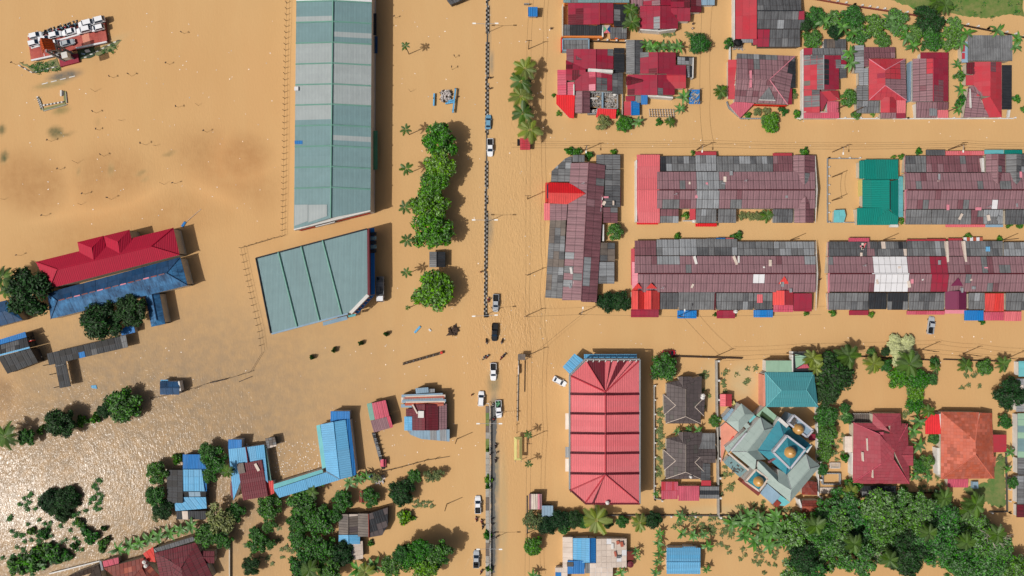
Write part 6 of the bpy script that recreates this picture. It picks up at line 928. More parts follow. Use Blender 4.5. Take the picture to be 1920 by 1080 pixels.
    for x, y, r, w, k in ((772, 1045, 27, 'centre', 'broad'), (735, 1062, 23, 'left', 'mid'), (800, 1064, 26, 'lower', 'broad'), (822, 1038, 27, 'right tall', 'mid'), (790, 1030, 22, 'upper', 'broad'), (752, 1038, 18, 'upper left', 'mid')): tree(k, x, y, r, 8, 'of the tall bottom grove beside the road, ' + w + ' one', 'tall grove at the bottom')
    for i, (x, y, r, w) in enumerate(((578, 908, 13, 'under the blue courtyard wing'), (655, 904, 14, 'right of the courtyard wing, left one'), (672, 899, 14, 'right of the courtyard wing, middle one'), (686, 894, 12, 'right of the courtyard wing, right one'), (598, 905, 10, 'small, under the blue courtyard wing'), (702, 1062, 17, 'right of the white lower roof'), (672, 1068, 18, 'below the white lower roof'))): banana(x, y, r, 3, w)
    palm(580, 1068, 19, 5.5, 'in the lower grove at the bottom edge', n=12); palm(685, 1072, 17, 4, 'yellowish, at the bottom edge beside the grove', 'ypalm', 11); palm(586, 922, 12, 4, 'small, at the lower edge of the courtyard wing', n=9); palm(427, 884, 13, 5, 'leaning over the sky blue roof', n=10)
    for x, y, r, w in ((916, 899, 9, 'upper'), (915, 912, 6, 'small, below the upper'), (915, 843, 4, 'bright small, on the upper railing'), (914, 1003, 9, 'middle'), (917, 1065, 7, 'lowest')): tree('bush', x, y, r, 1.8, 'growing through the median railing, ' + w)
    # south of the red hall
    for k, x, y, r, h, w in (('broad', 1000, 1024, 20, 4, 'at the road corner below the hedge'), ('olive', 1000, 975, 21, 3.5, 'at the left end of the hedge'), ('dark', 1027, 985, 19, 3.4, 'second in the hedge'), ('dark', 1050, 976, 20, 3.4, 'third in the hedge'), ('dark', 1076, 974, 18, 3.2, 'fourth in the hedge'), ('mid', 1095, 978, 14, 3, 'fifth in the hedge'), ('dark', 1141, 981, 10, 2.6, 'tiny round one in the hedge'), ('mid', 1166, 979, 13, 2.6, 'right of the tiny round hedge tree'), ('dark', 1225, 975, 17, 3.6, 'round one at the right end of the hedge'), ('mid', 1058, 990, 13, 2.8, 'low one in front of the hedge'), ('mid', 1243, 690, 29, 5, 'beside the upper brown bungalow, large'), ('mid', 1340, 790, 13, 2.6, 'bright, beside the mosque deck'), ('dark', 1562, 697, 42, 6.5, 'great one beside the teal house'), ('dark', 1551, 738, 24, 5, 'below the great one by the teal house'), ('mid', 1551, 780, 24, 4.5, 'right of the mosque, upper'), ('mid', 1552, 815, 22, 4.5, 'right of the mosque, middle'), ('mid', 1548, 850, 19, 4, 'right of the mosque, lower'), ('mid', 1543, 880, 12, 3, 'right of the mosque, lowest'), ('pale', 1697, 656, 31, 4.4, 'overhanging the street'), ('broad', 1690, 708, 23, 4, 'in the central garden, left'), ('broad', 1722, 712, 22, 4, 'in the central garden, middle'), ('broad', 1718, 738, 20, 4, 'in the central garden, lower'), ('broad', 1716, 760, 18, 4, 'in the central garden, lowest'), ('mid', 1661, 686, 14, 3, 'in the central garden, beside the palms'), ('mid', 1636, 661, 10, 2.4, 'in the central garden, upper left'), ('dark', 1661, 660, 9, 2.6, 'left of the pale flat topped tree'), ('mid', 1748, 712, 13, 3, 'right side of the central garden'), ('mid', 1752, 680, 11, 2.6, 'at the street corner of the central garden'), ('mid', 1722, 873, 19, 3.6, 'between the rose and terracotta houses, lower'), ('mid', 1738, 868, 17, 3.6, 'between the rose and terracotta houses, right'), ('mid', 1750, 822, 13, 3, 'under the scarlet awning of the terracotta house'), ('dark', 1894, 738, 30, 5.5, 'great one by the right edge'), ('mid', 1884, 790, 15, 3, 'bright one below the great right edge tree'), ('mid', 1589, 785, 12, 3, 'at the upper left of the rose red house, lower'), ('mid', 1585, 765, 11, 3, 'at the upper left of the rose red house, upper'), ('broad', 1600, 908, 17, 3.4, 'at the lower left of the rose red house'), ('bush', 1583, 858, 9, 2, 'beside the wash line of the rose red house'), ('bush', 1693, 916, 8, 2, 'right of the long dark shed'), ('mid', 1900, 905, 12, 3, 'along the right lawn edge'), ('mid', 1847, 690, 17, 3, 'in the street garden at the right, middle')): tree(k, x, y, r, h, w)
    palm(1118, 975, 26, 4.5, 'largest, yellow green, in the hedge below the red hall', 'ypalm', 13); palm(1199, 980, 17, 3.4, 'in the hedge left of its round end tree', 'ypalm', 11)
    for i, (x, y, r, w) in enumerate(((1236, 1000, 12, 'topmost'), (1234, 1018, 12, 'second'), (1236, 1036, 13, 'third'), (1234, 1054, 10, 'lowest'))): banana(x, y, r, 2.6, 'in the column left of the plain blue house, ' + w, group='banana column by the plain blue house')
    for i, (x, y, r, w) in enumerate(((1276, 968, 13, 'below the garden wall, first'), (1279, 1000, 12, 'above the plain blue house'), (1300, 1003, 11, 'above right of the plain blue house'), (1320, 1002, 12, 'in the corner clump'), (1326, 1024, 13, 'right of the plain blue house'), (1193, 1033, 9, 'right of the patchwork house'), (1196, 1045, 7, 'small, right of the patchwork house'), (1270, 808, 9, 'between the brown bungalows, left'), (1291, 806, 9, 'between the brown bungalows, middle'), (1309, 806, 9, 'between the brown bungalows, right'), (1231, 926, 8, 'at the lower bungalow corner'), (1165, 1073, 12, 'at the bottom edge below the patchwork house'), (1230, 1075, 11, 'at the bottom edge left of the plain blue house'), (1325, 1068, 10, 'at the bottom edge right of the plain blue house'), (1000, 1080, 13, 'at the bottom edge beside the road'), (1722, 790, 16, 'above the gap of the two villas'), (1712, 808, 15, 'between the rose and terracotta houses'), (1722, 835, 15, 'between the villas, middle'), (1740, 892, 12, 'beside the lower yard of the terracotta house'), (1715, 893, 11, 'below the rose red house corner'), (1585, 778, 9, 'small at the picket deck'), (1895, 848, 11, 'at the right lawn fence'), (1890, 880, 9, 'at the right lawn fence, lower'))): banana(x, y, r, 2.8, w)
    palm(1705, 683, 25, 5, 'dark, in the central garden under the pale tree', n=13); palm(1638, 682, 19, 4, 'yellow green, at the left of the central garden', 'ypalm', 12); palm(1591, 668, 22, 5.5, 'dark one leaning on the great tree by the street', n=12); palm(1524, 672, 17, 5, 'yellow leaved one beside the dark pit of the teal house', 'ypalm', 11); palm(1530, 690, 14, 5, 'small yellow one beside the great dark tree', 'ypalm', 9); palm(1741, 770, 14, 4, 'small, over the central garden', n=9)
    palm(1811, 685, 16, 3.4, 'left of the street garden at the right', n=11); palm(1881, 683, 15, 3.4, 'right of the street garden at the right', n=10); palm(1595, 925, 18, 4, 'feathery, left of the long dark shed', 'ypalm', 11); palm(1771, 934, 20, 4.5, 'left of the pair below the terracotta house', n=12); palm(1830, 946, 22, 4.5, 'right of the pair below the terracotta house', n=13); palm(1815, 958, 17, 4, 'dark one in front of the pair below the terracotta house', n=11); palm(1755, 690, 11, 3, 'small one in the central garden corner', n=9)
    for i, (x, y) in enumerate(((1118 - 127, 815), (991, 870))): palm(x, y, 8, 4.2, ('upper', 'lower')[i] + ' of the two slim ones beside the yellow shelter', n=7, look='young palm')
    # wood
    WOOD = ((1500, 1002, 30), (1540, 1000, 32), (1556, 962, 27), (1586, 945, 27), (1592, 1008, 34), (1622, 975, 34), (1655, 962, 32), (1692, 955, 31), (1722, 985, 36), (1762, 968, 32), (1650, 1022, 36), (1700, 1026, 37), (1748, 1020, 36), (1792, 998, 36), (1828, 985, 30), (1802, 1044, 36), (1846, 1028, 33), (1560, 1042, 33), (1512, 1046, 28), (1500, 1076, 26), (1612, 1048, 28), (1872, 1060, 34), (1902, 1076, 30), (1838, 1076, 32), (1532, 1078, 22), (1705, 1062, 24), (1800, 1078, 26), (1570, 985, 24), (1732, 950, 24), (1668, 995, 30), (1770, 1040, 30), (1878, 1030, 20), (1683, 1050, 20))
    for i, (x, y, r) in enumerate(WOOD): tree(('wood', 'mid', 'wood', 'wood', 'dark', 'wood', 'wood')[i % 7], x + random.uniform(-4, 4), y + random.uniform(-4, 4), r * random.uniform(.9, 1.15), 5 + rnd() * 4, '', 'trees of the dense wood', 'tall leafy tree in the ' + band(i, WOOD, ((972, 'upper edge'), (1015, 'upper middle'), (1047, 'lower middle'), (9999, 'bottom row'))) + ' of the dense wood')
    GROVE = ((1400, 985), (1420, 972), (1438, 985), (1455, 968), (1445, 1000), (1470, 985), (1425, 1000), (1486, 975), (1465, 1012), (1490, 1025), (1415, 1015), (1442, 1022), (1372, 980), (1500, 985), (1402, 965), (1460, 998), (1478, 1003), (1432, 1008), (1452, 980), (1388, 978), (1396, 1005), (1480, 1018), (1505, 1010))
    for i, (x, y) in enumerate(GROVE): banana(x, y, 17, 3.4, 'below the mosque, ' + band(i, GROVE, ((976, 'upper row'), (990, 'middle row'), (9999, 'lower row'))), 8, 'banana grove below the mosque', 'broad leaved banana plant')
    for i, (x, y) in enumerate(((1530, 985), (1602, 1020), (1668, 1050), (1742, 1000), (1812, 1018), (1870, 1002))): palm(x, y, 18, 9, 'rising out of the dense wood, ' + band(i, ((1530, 985), (1602, 1020), (1668, 1050), (1742, 1000), (1812, 1018), (1870, 1002)), ((9999, 'counted along it'),)), n=12)
    # bare dead tree in the wood
    flush(); c = W(1850, 1000, 6); root = empty('dead_tree', (c.x, c.y, 0), 'bare white branched tree rising from the right of the wood', 'tree'); ch = [pathg([(0, 0, -.5), (-.3, .2, 4), (-.6, .4, 7)], .22, .14)]
    for (dx, dy, z) in ((3.2, .6, 8), (4.4, -1.0, 8.5), (3.4, -3, 8.5), (1, -3.6, 8), (1.4, 2.4, 9), (-2.2, -1.2, 8), (5, .2, 9)): ch += [pathg([(-.6, .4, 6.6), (dx * .4, dy * .4 + .3, 7.6), (dx, dy, z)], .11, .05, 5), pathg([(dx * .5, dy * .5, 7.8), (dx * .8 + .5, dy * .9 - .7, z + .4)], .07, .03, 4), pathg([(dx * .7, dy * .7, z - .2), (dx + .6, dy + .8, z + .3)], .05, .03, 4)]
    V, F = join(ch); link('trunk', mesh('trunk', V, F, 'bark_pale'), root)
    c = W(1648, 1045, 7); root = empty('dead_tree', (c.x, c.y, 0), 'small bare grey branch top poking from the lower wood', 'tree'); V, F = join([pathg([(0, 0, -.5), (0, 0, 7)], .14, .08)] + [pathg([(0, 0, 6), (math.cos(a) * 1.2, math.sin(a) * 1.2, 7.6), (math.cos(a) * 2.1, math.sin(a) * 2.2, 8.2)], .06, .03, 4) for a in (.4, 1.5, 2.6, 4, 5.2)]); link('trunk', mesh('trunk', V, F, 'bark_pale'), root)
    for i, (x, y) in enumerate(((586, 670), (627, 656), (677, 643), (725, 626))): tree('spiky', x, y, 4.6, 2.2, 'in the line of four drowned treetops, ' + ('leftmost', 'second', 'third', 'rightmost')[i], 'four drowned treetops')
    weeds('floating_weeds', [(100, 985, 85, 60, 500), (180, 930, 14, 36, 160), (60, 1040, 60, 40, 260), (50, 940, 16, 20, 50)], 6, .5, 'leaf_mid')
    weeds('ground_cover', [(1240, 790, 6, 50, 120), (1235, 850, 7, 50, 160), (1330, 985, 70, 22, 520), (1380, 1010, 60, 40, 240), (1440, 1045, 30, 30, 160), (1360, 900, 16, 40, 110), (1320, 730, 14, 40, 70), (1400, 700, 20, 20, 60), (1360, 720, 6, 40, 90), (1700, 830, 16, 60, 160), (1570, 830, 14, 60, 120), (1430, 950, 60, 10, 120), (1500, 215, 8, 8, 50), (1260, 65, 34, 3, 70), (800, 945, 16, 8, 60), (510, 1020, 50, 40, 220), (780, 945, 8, 6, 20), (1740, 900, 30, 30, 200), (1880, 850, 14, 30, 60), (1820, 715, 20, 20, 60)], 2.6, .7, 'leaf_olive')
    weeds('drowned_grass', [(82, 126, 30, 9, 260), (200, 92, 26, 9, 60), (1840, 15, 80, 22, 200)], 2.2, .45, 'leaf_mid')
    V, F = [], []
    for x0, y0, x1, y1, k in ((516, 828, 598, 890, 130), (20, 20, 520, 420, 110), (560, 640, 900, 930, 60), (730, 20, 1040, 640, 90), (960, 600, 1900, 700, 60), (1040, 225, 1900, 280, 40), (0, 620, 480, 900, 60)):
        for _ in range(k):
            p = W(random.uniform(x0, x1), random.uniform(y0, y1), .03); v, f = boxg((p.x, p.y, .02), (random.uniform(.12, .4), random.uniform(.1, .25), .06), rnd() * 3.1); b = len(V); V += v; F += [[i + b for i in q] for q in f]
    o = link('floating_litter', mesh('floating_litter', V, F, 'litter')); o['kind'] = 'stuff'
plants()
# ------------------------------------------------------------------ vehicles
def loft(st):
    V, F = [], []
    for x, w, z0, z1 in st:
        b = min(.12, (z1 - z0) * .25); V += [Vector(p) for p in ((x, -w + b, z0), (x, -w, z0 + b), (x, -w, z1 - b), (x, -w + b, z1), (x, w - b, z1), (x, w, z1 - b), (x, w, z0 + b), (x, w - b, z0))]
    for i in range(len(st) - 1):
        for j in range(8): a, b = i * 8 + j, i * 8 + (j + 1) % 8; F.append([a, a + 8, b + 8, b])
    F.append(list(range(8))); F.append(list(range(len(V) - 1, len(V) - 9, -1))); return V, F
def frus(b, t, z0, z1):
    """cabin shell: b and t are (x0, x1, half width)"""
    V = [Vector(p) for p in ((b[0], -b[2], z0), (b[1], -b[2], z0), (b[1], b[2], z0), (b[0], b[2], z0), (t[0], -t[2], z1), (t[1], -t[2], z1), (t[1], t[2], z1), (t[0], t[2], z1))]
    return V, [[3, 2, 1, 0], [4, 5, 6, 7], [0, 1, 5, 4], [1, 2, 6, 5], [2, 3, 7, 6], [3, 0, 4, 7]]
def pane(q, k=.86, out=.02):
    c = sum(q, Vector()) / 4; n = (q[1] - q[0]).cross(q[2] - q[0]).normalized(); return prism([c + (p - c) * k + n * out for p in q], n, .03)
_CM = {}
def car(kind, col, px, py, head, label, cat='car', group=None, z=-.3, sc=1.0, base_z=0.0, bed=None):
    c = W(px, py, base_z + .8); root = empty({'sedan': 'car', 'hatch': 'car', 'pickup': 'pickup_truck', 'suv': 'car'}[kind], (c.x, c.y, base_z + z), label, cat, group, math.radians(head)); root.scale = (sc, sc, sc)
    if (kind, col) not in _CM:
        if kind == 'sedan': st = [(-2.2, .68, .45, .8), (-2.1, .84, .3, .98), (-1.45, .88, .28, 1.03), (1.0, .88, .28, .98), (1.85, .82, .28, .82), (2.2, .62, .4, .62)]; cb, ct, z0, z1 = (-1.75, 1.05, .8), (-1.15, .3, .62), .96, 1.46
        elif kind == 'hatch': st = [(-1.95, .66, .4, .9), (-1.85, .8, .3, 1.0), (1.1, .84, .28, .98), (1.7, .78, .28, .84), (1.95, .6, .4, .66)]; cb, ct, z0, z1 = (-1.9, 1.2, .78), (-1.6, .35, .64), .95, 1.5
        elif kind == 'suv': st = [(-2.2, .75, .5, 1.0), (-2.1, .88, .35, 1.1), (1.2, .9, .32, 1.08), (2.0, .84, .35, .98), (2.3, .68, .45, .8)]; cb, ct, z0, z1 = (-2.05, 1.2, .84), (-1.8, .45, .68), 1.06, 1.78
        else: st = [(-2.6, .84, .5, .78), (-2.5, .9, .42, .8), (-.75, .92, .4, .8), (-.7, .92, .4, 1.1), (1.25, .92, .4, 1.08), (2.2, .86, .42, .98), (2.6, .7, .5, .8)]; cb, ct, z0, z1 = (-.75, 1.3, .84), (-.5, .55, .68), 1.06, 1.75
        parts = [loft(st), frus(cb, ct, z0, z1)]
        if kind == 'pickup': parts += [boxg((-1.65, s * .86, 1.0), (1.85, .1, .5)) for s in (-1, 1)] + [boxg((-2.52, 0, 1.0), (.1, 1.7, .5)), boxg((2.6, 0, .55), (.16, 1.3, .22)), boxg((-2.64, 0, .55), (.14, 1.4, .18))]
        V, F = join(parts); body = mesh('body', V, F, col); v = frus(cb, ct, z0, z1)[0]
        gl = {}
        for nm, q, k in (('windscreen', (v[1], v[2], v[6], v[5]), .9), ('rear_window', (v[3], v[0], v[4], v[7]), .84), ('side_window', (v[0], v[1], v[5], v[4]), .84), ('side_window', (v[2], v[3], v[7], v[6]), .84)): gl.setdefault(nm, []).append(mesh(nm, *pane(list(q), k), 'glass'))
        xf, wf, zf = st[-1][0], st[-1][1], (st[-1][2] + st[-1][3]) / 2; xr, wr, zr = st[0][0], st[0][1], (st[0][2] + st[0][3]) / 2
        hl = [mesh('headlight', *boxg((xf - .05, s * wf * .72, zf + .08), (.16, .3, .14)), 'lamp_white') for s in (-1, 1)]; tl = [mesh('tail_light', *boxg((xr + .02, s * wr * .8, zr + .12), (.12, .22, .2)), 'tail_red') for s in (-1, 1)]
        wh = [mesh('wheel', *tubeg((x, s * .86 - .11, .33), (x, s * .86 + .11, .33), .33, .33, 12), 'rubber') for x in (st[0][0] + .85, st[-1][0] - .85) for s in (-1, 1)]
        mir = [mesh('mirror', *boxg((cb[1] - .35, s * (cb[2] + .16), z0 + .12), (.14, .2, .14)), col) for s in (-1, 1)]
        lin_ = mesh('bed_liner', *boxg((-1.6, 0, .83), (1.75, 1.6, .04)), 'rubber') if kind == 'pickup' else None
        _CM[(kind, col)] = (body, gl, hl, tl, wh, mir, lin_)
    body, gl, hl, tl, wh, mir, lin_ = _CM[(kind, col)]
    link('body', body, root)
    for nm, l in gl.items():
        for m in l: link(nm, m, root)
    for l in (hl, tl, wh, mir):
        for m in l: link(m.name.split('.')[0], m, root)
    if lin_: link('bed_liner', lin_, root)
    if bed:
        link('load', mesh('load', *join([boxg((random.uniform(-2.3, -.9), random.uniform(-.6, .6), 1.0 + rnd() * .2), (.4, .5, .35), rnd()) for _ in range(8)]), bed), root)
    return root
def person_mesh(joints, edges, rad):
    me = D.meshes.new('p'); me.from_pydata(joints, edges, []); o = D.objects.new('p', me); COL.objects.link(o)
    md = o.modifiers.new('s', 'SKIN'); md.use_smooth_shade = True
    for i, r in enumerate(rad): me.skin_vertices[0].data[i].radius = (r, r)
    me.skin_vertices[0].data[0].use_root = True
    o.modifiers.new('u', 'SUBSURF').levels = 1; dg = bpy.context.evaluated_depsgraph_get(); out = D.meshes.new_from_object(o.evaluated_get(dg)); D.objects.remove(o); return out
def build_people():
    P = {}
    def make(key, J, legs):
        E = [(0, 1), (1, 2), (2, 3), (3, 4)]; RD = [.15, .15, .17, .065, .11]
        names = ['pelvis', 'waist', 'chest', 'neck', 'head']; pts = [J[n] for n in names]
        for s in 'lr':
            a = len(pts); pts += [J['sh' + s], J['el' + s], J['wr' + s], J['ha' + s]]; RD += [.065, .05, .038, .04]; E += [(2, a), (a, a + 1), (a + 1, a + 2), (a + 2, a + 3)]
            a = len(pts); pts += [J['hi' + s], J['kn' + s], J['an' + s], J['to' + s]]; RD += [.1, .07, .05, .045]; E += [(0, a), (a, a + 1), (a + 1, a + 2), (a + 2, a + 3)]
        body = person_mesh(pts, E, RD); body.name = 'body'; body.materials.append(MATS['skin'])
        tp = [J['pelvis'], J['waist'], J['chest'], J['shl'], J['ell'], J['shr'], J['elr']]; sh = person_mesh(tp, [(0, 1), (1, 2), (2, 3), (3, 4), (2, 5), (5, 6)], [.17, .175, .19, .09, .07, .09, .07])
        tr = person_mesh([J['pelvis'], J['hil'], J['knl'], J['anl'], J['hir'], J['knr'], J['anr']], [(0, 1), (1, 2), (2, 3), (0, 4), (4, 5), (5, 6)], [.165, .12, .09, .065, .12, .09, .065]); tr.name = 'trousers'; tr.materials.append(MATS['trousers'])
        h = Vector(J['head']); bm = bmesh.new(); bmesh.ops.create_icosphere(bm, subdivisions=2, radius=.125)
        for v in bm.verts: v.co = h + Vector((v.co.x - .015, v.co.y, max(v.co.z, -.03) + .035))
        hr = D.meshes.new('hair'); bm.to_mesh(hr); bm.free(); hr.materials.append(MATS['hair'])
        shirts = {}
        for m in ('shirt_red', 'shirt_dark', 'shirt_pale'): c = sh.copy(); c.name = 'shirt'; c.materials.append(MATS[m]); shirts[m] = c
        fx = h + Vector((.1, 0, -.01)); ft = []
        P[key] = (body, shirts, tr, hr)
    make('stand', dict(pelvis=(0, 0, .95), waist=(.01, 0, 1.12), chest=(.02, 0, 1.36), neck=(.03, 0, 1.53), head=(.06, 0, 1.66), shl=(.02, .2, 1.42), ell=(.06, .3, 1.15), wrl=(.25, .27, 1.02), hal=(.34, .25, 1.02), shr=(.02, -.2, 1.42), elr=(-.02, -.3, 1.15), wrr=(.08, -.33, .93), har=(.12, -.33, .85), hil=(0, .1, .9), knl=(.14, .11, .5), anl=(.02, .11, .08), tol=(.2, .12, .04), hir=(0, -.1, .9), knr=(-.05, -.11, .5), anr=(-.22, -.11, .1), tor=(-.06, -.12, .04)), None)
    make('ride', dict(pelvis=(-.15, 0, .82), waist=(-.1, 0, .98), chest=(0, 0, 1.22), neck=(.06, 0, 1.38), head=(.11, 0, 1.52), shl=(.02, .2, 1.28), ell=(.2, .32, 1.05), wrl=(.42, .28, 1.0), hal=(.5, .27, 1.0), shr=(.02, -.2, 1.28), elr=(.2, -.32, 1.05), wrr=(.42, -.28, 1.0), har=(.5, -.27, 1.0), hil=(-.1, .11, .8), knl=(.28, .18, .7), anl=(.12, .17, .3), tol=(.3, .18, .24), hir=(-.1, -.11, .8), knr=(.28, -.18, .7), anr=(.12, -.17, .3), tor=(.3, -.18, .24)), None)
    return P
PEOPLE = build_people()
def person(pose, px, py, head, shirt, label, z=-.35, group=None):
    c = W(px, py, 1); b, s, t, h = PEOPLE[pose]; root = empty('person', (c.x, c.y, z), label, 'person', group, math.radians(head))
    link('body', b, root); link('shirt', s[shirt], root); link('trousers', t, root); link('hair', h, root); return root
def _moto(col):
    b = mesh('body', *join([boxg((.0, 0, .55), (.9, .22, .3)), boxg((.5, 0, .75), (.25, .3, .45)), tubeg((.62, 0, .35), (.5, 0, 1.0), .05), boxg((-.6, 0, .62), (.4, .16, .14))]), col); s = mesh('seat', *boxg((-.3, 0, .78), (.8, .26, .12)), 'black')
    w = [mesh('wheel', *tubeg((x, -.05, .3), (x, .05, .3), .3, .3, 12), 'rubber') for x in (-.62, .66)]; hb = mesh('handlebar', *join([tubeg((.48, -.34, 1.0), (.48, .34, 1.0), .03), boxg((.6, 0, .92), (.12, .2, .16))]), 'steel')
    return [b, s] + w + [hb]
MOTO = {c: _moto(c) for c in ('car_black', 'car_red', 'car_blue', 'car_white')}
def moto(col, px, py, head, label, group=None, z=-.2, bz=0):
    c = W(px, py, bz + .5); root = empty('motorcycle', (c.x, c.y, bz + z), label, 'motorcycle', group, math.radians(head))
    for m in MOTO[col]: link(m.name.split('.')[0], m, root)
    return root
def traffic():
    car('sedan', 'car_blue', 915.5, 228, 88, 'pale blue sedan stopped beside the upper median kerb')
    car('pickup', 'car_white', 919, 276, -90, 'white pickup beside the median below the pale blue sedan', 'pickup truck')
    car('pickup', 'car_silver', 929.5, 568, -92, 'silver pickup with black bed passing the lower end of the striped kerb', 'pickup truck')
    car('pickup', 'car_black', 927.5, 623, -92, 'black pickup driving through the flood behind motorcycles', 'pickup truck')
    car('pickup', 'car_white', 925, 697, -90, 'white pickup with dark bed driving onto the wet dry strip', 'pickup truck')
    car('suv', 'car_white', 902, 748, 87, 'white car stopped left of the railing end')
    car('pickup', 'car_white', 935, 767, -87, 'white pickup loaded with green goods beside the railing', 'pickup truck', bed='green_box')
    car('pickup', 'car_white', 896, 947, 90, 'white pickup in the left lane below the loaded one', 'pickup truck')
    car('pickup', 'car_silver', 893, 1049, 89, 'silver pickup with black load at the bottom edge', 'pickup truck', bed='black')
    car('sedan', 'car_white', 1049.5, 715.5, -28, 'white sedan parked aslant beside the big red hall')
    car('pickup', 'car_silver', 1747, 610, 83, 'stranded grey pickup alone in the street below the terraces', 'pickup truck', z=-.4)
    car('hatch', 'car_red', 1255, 662, 0, 'red hatchback parked above the olive tree')
    # lorry
    c = W(713.5, 543, 1.5); root = empty('lorry', (c.x, c.y, .5), 'white lorry with open grey load bed beside the blue canopy', 'lorry', None, math.radians(-90))
    link('load_bed', mesh('load_bed', *join([boxg((-1.1, 0, 1.2), (5.6, 2.3, .2)), boxg((-1.1, 1.1, 1.7), (5.6, .1, 1.0)), boxg((-1.1, -1.1, 1.7), (5.6, .1, 1.0)), boxg((-3.85, 0, 1.7), (.1, 2.1, 1)), boxg((1.6, 0, 1.8), (.15, 2.1, 1.4))]), 'grey_light'), root)
    link('load', mesh('load', *join([boxg((random.uniform(-3.4, 1), random.uniform(-.8, .8), 1.5), (.8, .6, .4), rnd()) for _ in range(9)]), 'grey'), root)
    link('cab', mesh('cab', *join([frus((1.85, 3.7, 1.05), (1.9, 3.35, .95), .7, 2.4), boxg((2.75, 0, .6), (1.9, 2.1, .5))]), 'car_white'), root); v = frus((1.85, 3.7, 1.05), (1.9, 3.35, .95), 1.45, 2.4)[0]; link('windscreen', mesh('windscreen', *pane([v[1], v[2], v[6], v[5]], .9), 'glass'), root)
    for x in (-2.6, -1.5, 2.7):
        for s in (-1, 1): link('wheel', mesh('wheel', *tubeg((x, s * .95 - .15, .4), (x, s * .95 + .15, .4), .45, .45, 12), 'rubber'), root)
    # riders and waders round the road
    for i, (x, y, hd, sh, lab) in enumerate(((916, 562, 90, 'car_red', 'beside the silver pickup at the kerb end'), (912, 640, -80, 'car_black', 'left behind the black pickup'), (941, 640, -100, 'car_black', 'right behind the black pickup'), (907, 671, 60, 'car_black', 'left of the pair ahead of the white pickup'), (913, 669, 60, 'car_blue', 'right of the left pair ahead of the white pickup'), (940, 671, 60, 'car_red', 'right of the road ahead of the white pickup'), (945, 666, 60, 'car_black', 'beyond the red motorcycle right of the road'), (893, 974, 100, 'car_red', 'first behind the left lane pickup'), (903, 979, 100, 'car_red', 'second behind the left lane pickup'), (905, 988, 80, 'car_black', 'third behind the left lane pickup'), (902, 1073, 70, 'car_red', 'below the bottom silver pickup'), (924, 760, 80, 'car_black', 'upper one at the railing beside the loaded pickup'), (926, 786, 80, 'car_black', 'lower one at the railing beside the loaded pickup'), (929, 836, 90, 'car_black', 'parked on the wet strip, upper'), (929, 863, 90, 'car_black', 'parked on the wet strip, lower'))):
        moto(sh, x, y, hd, {'car_red': 'red', 'car_black': 'black', 'car_blue': 'blue'}[sh] + ' motorcycle ' + lab, 'motorcycles on the flooded road'); 
        person('ride', x, y, hd, ('shirt_red', 'shirt_dark', 'shirt_dark', 'shirt_pale')[i % 4] if sh != 'car_red' else 'shirt_red', 'person riding the motorcycle ' + lab, -.2, 'riders on the flooded road')
    for x, y, hd, sh, lab in ((884, 741, 0, 'shirt_red', 'wading left of the white car'), (919, 145, 80, 'shirt_dark', 'standing at the upper median kerb'), (918, 165, 60, 'shirt_dark', 'standing at the median kerb below the first one'), (930, 850, 10, 'shirt_pale', 'walking on the wet strip, upper'), (921, 975, 30, 'shirt_dark', 'standing right of the railing, upper'), (924, 1002, 10, 'shirt_dark', 'in dark clothes by the railing bush'), (921, 1010, 100, 'shirt_pale', 'in pale shirt by the railing bush'), (922, 985, 200, 'shirt_pale', 'standing right of the railing, lower'), (931, 1008, 0, 'shirt_dark', 'walking away from the railing bush'), (901, 510, 60, 'shirt_red', 'in red wading left of the striped kerb'), (922, 1066, 90, 'shirt_dark', 'standing by the railing at the bottom edge'), (1300, 43, 0, 'shirt_dark', 'wading in the lane by the crimson house'), (1299, 52, 60, 'shirt_pale', 'in pale shirt wading behind another in the lane'), (1033, 52, 10, 'shirt_dark', 'wading near the top crimson house'), (919, 852, 40, 'shirt_red', 'in red leaning on the railing'), (1538, 524, 70, 'shirt_dark', 'wading between the lower terraces')): person('stand', x, y, hd, sh, 'person ' + lab, -.55 if x < 900 or x > 1000 else -.3)
def wakes():
    """thin foam lines that trail from the moving vehicles"""
    parts = []
    for px, py, d, n in ((929, 568, -1, 3), (927, 623, -1, 4), (925, 690, -1, 3), (896, 947, 1, 3), (893, 1049, 1, 3), (903, 979, 1, 2), (941, 655, -1, 2), (910, 671, -1, 2)):
        for s in (-1, 1):
            for k in range(n):
                L_ = random.uniform(10, 26); o = 7 + k * 3.5; p = None
                for i in range(9):
                    t = i / 8; q = W(px + s * (o + t * (3 + k * 3) + random.uniform(-.5, .5)), py + d * (L_ * t + k * 5 - 12), .015)
                    if p is not None and rnd() < .85: parts.append(tubeg(p, q, .07 * (1.1 - t) + .02, .06 * (1 - t) + .02, 4))
                    p = q
    o = link('wake_foam', mesh('wake_foam', *join(parts), 'foam')); o['kind'] = 'stuff'
traffic(); wakes()

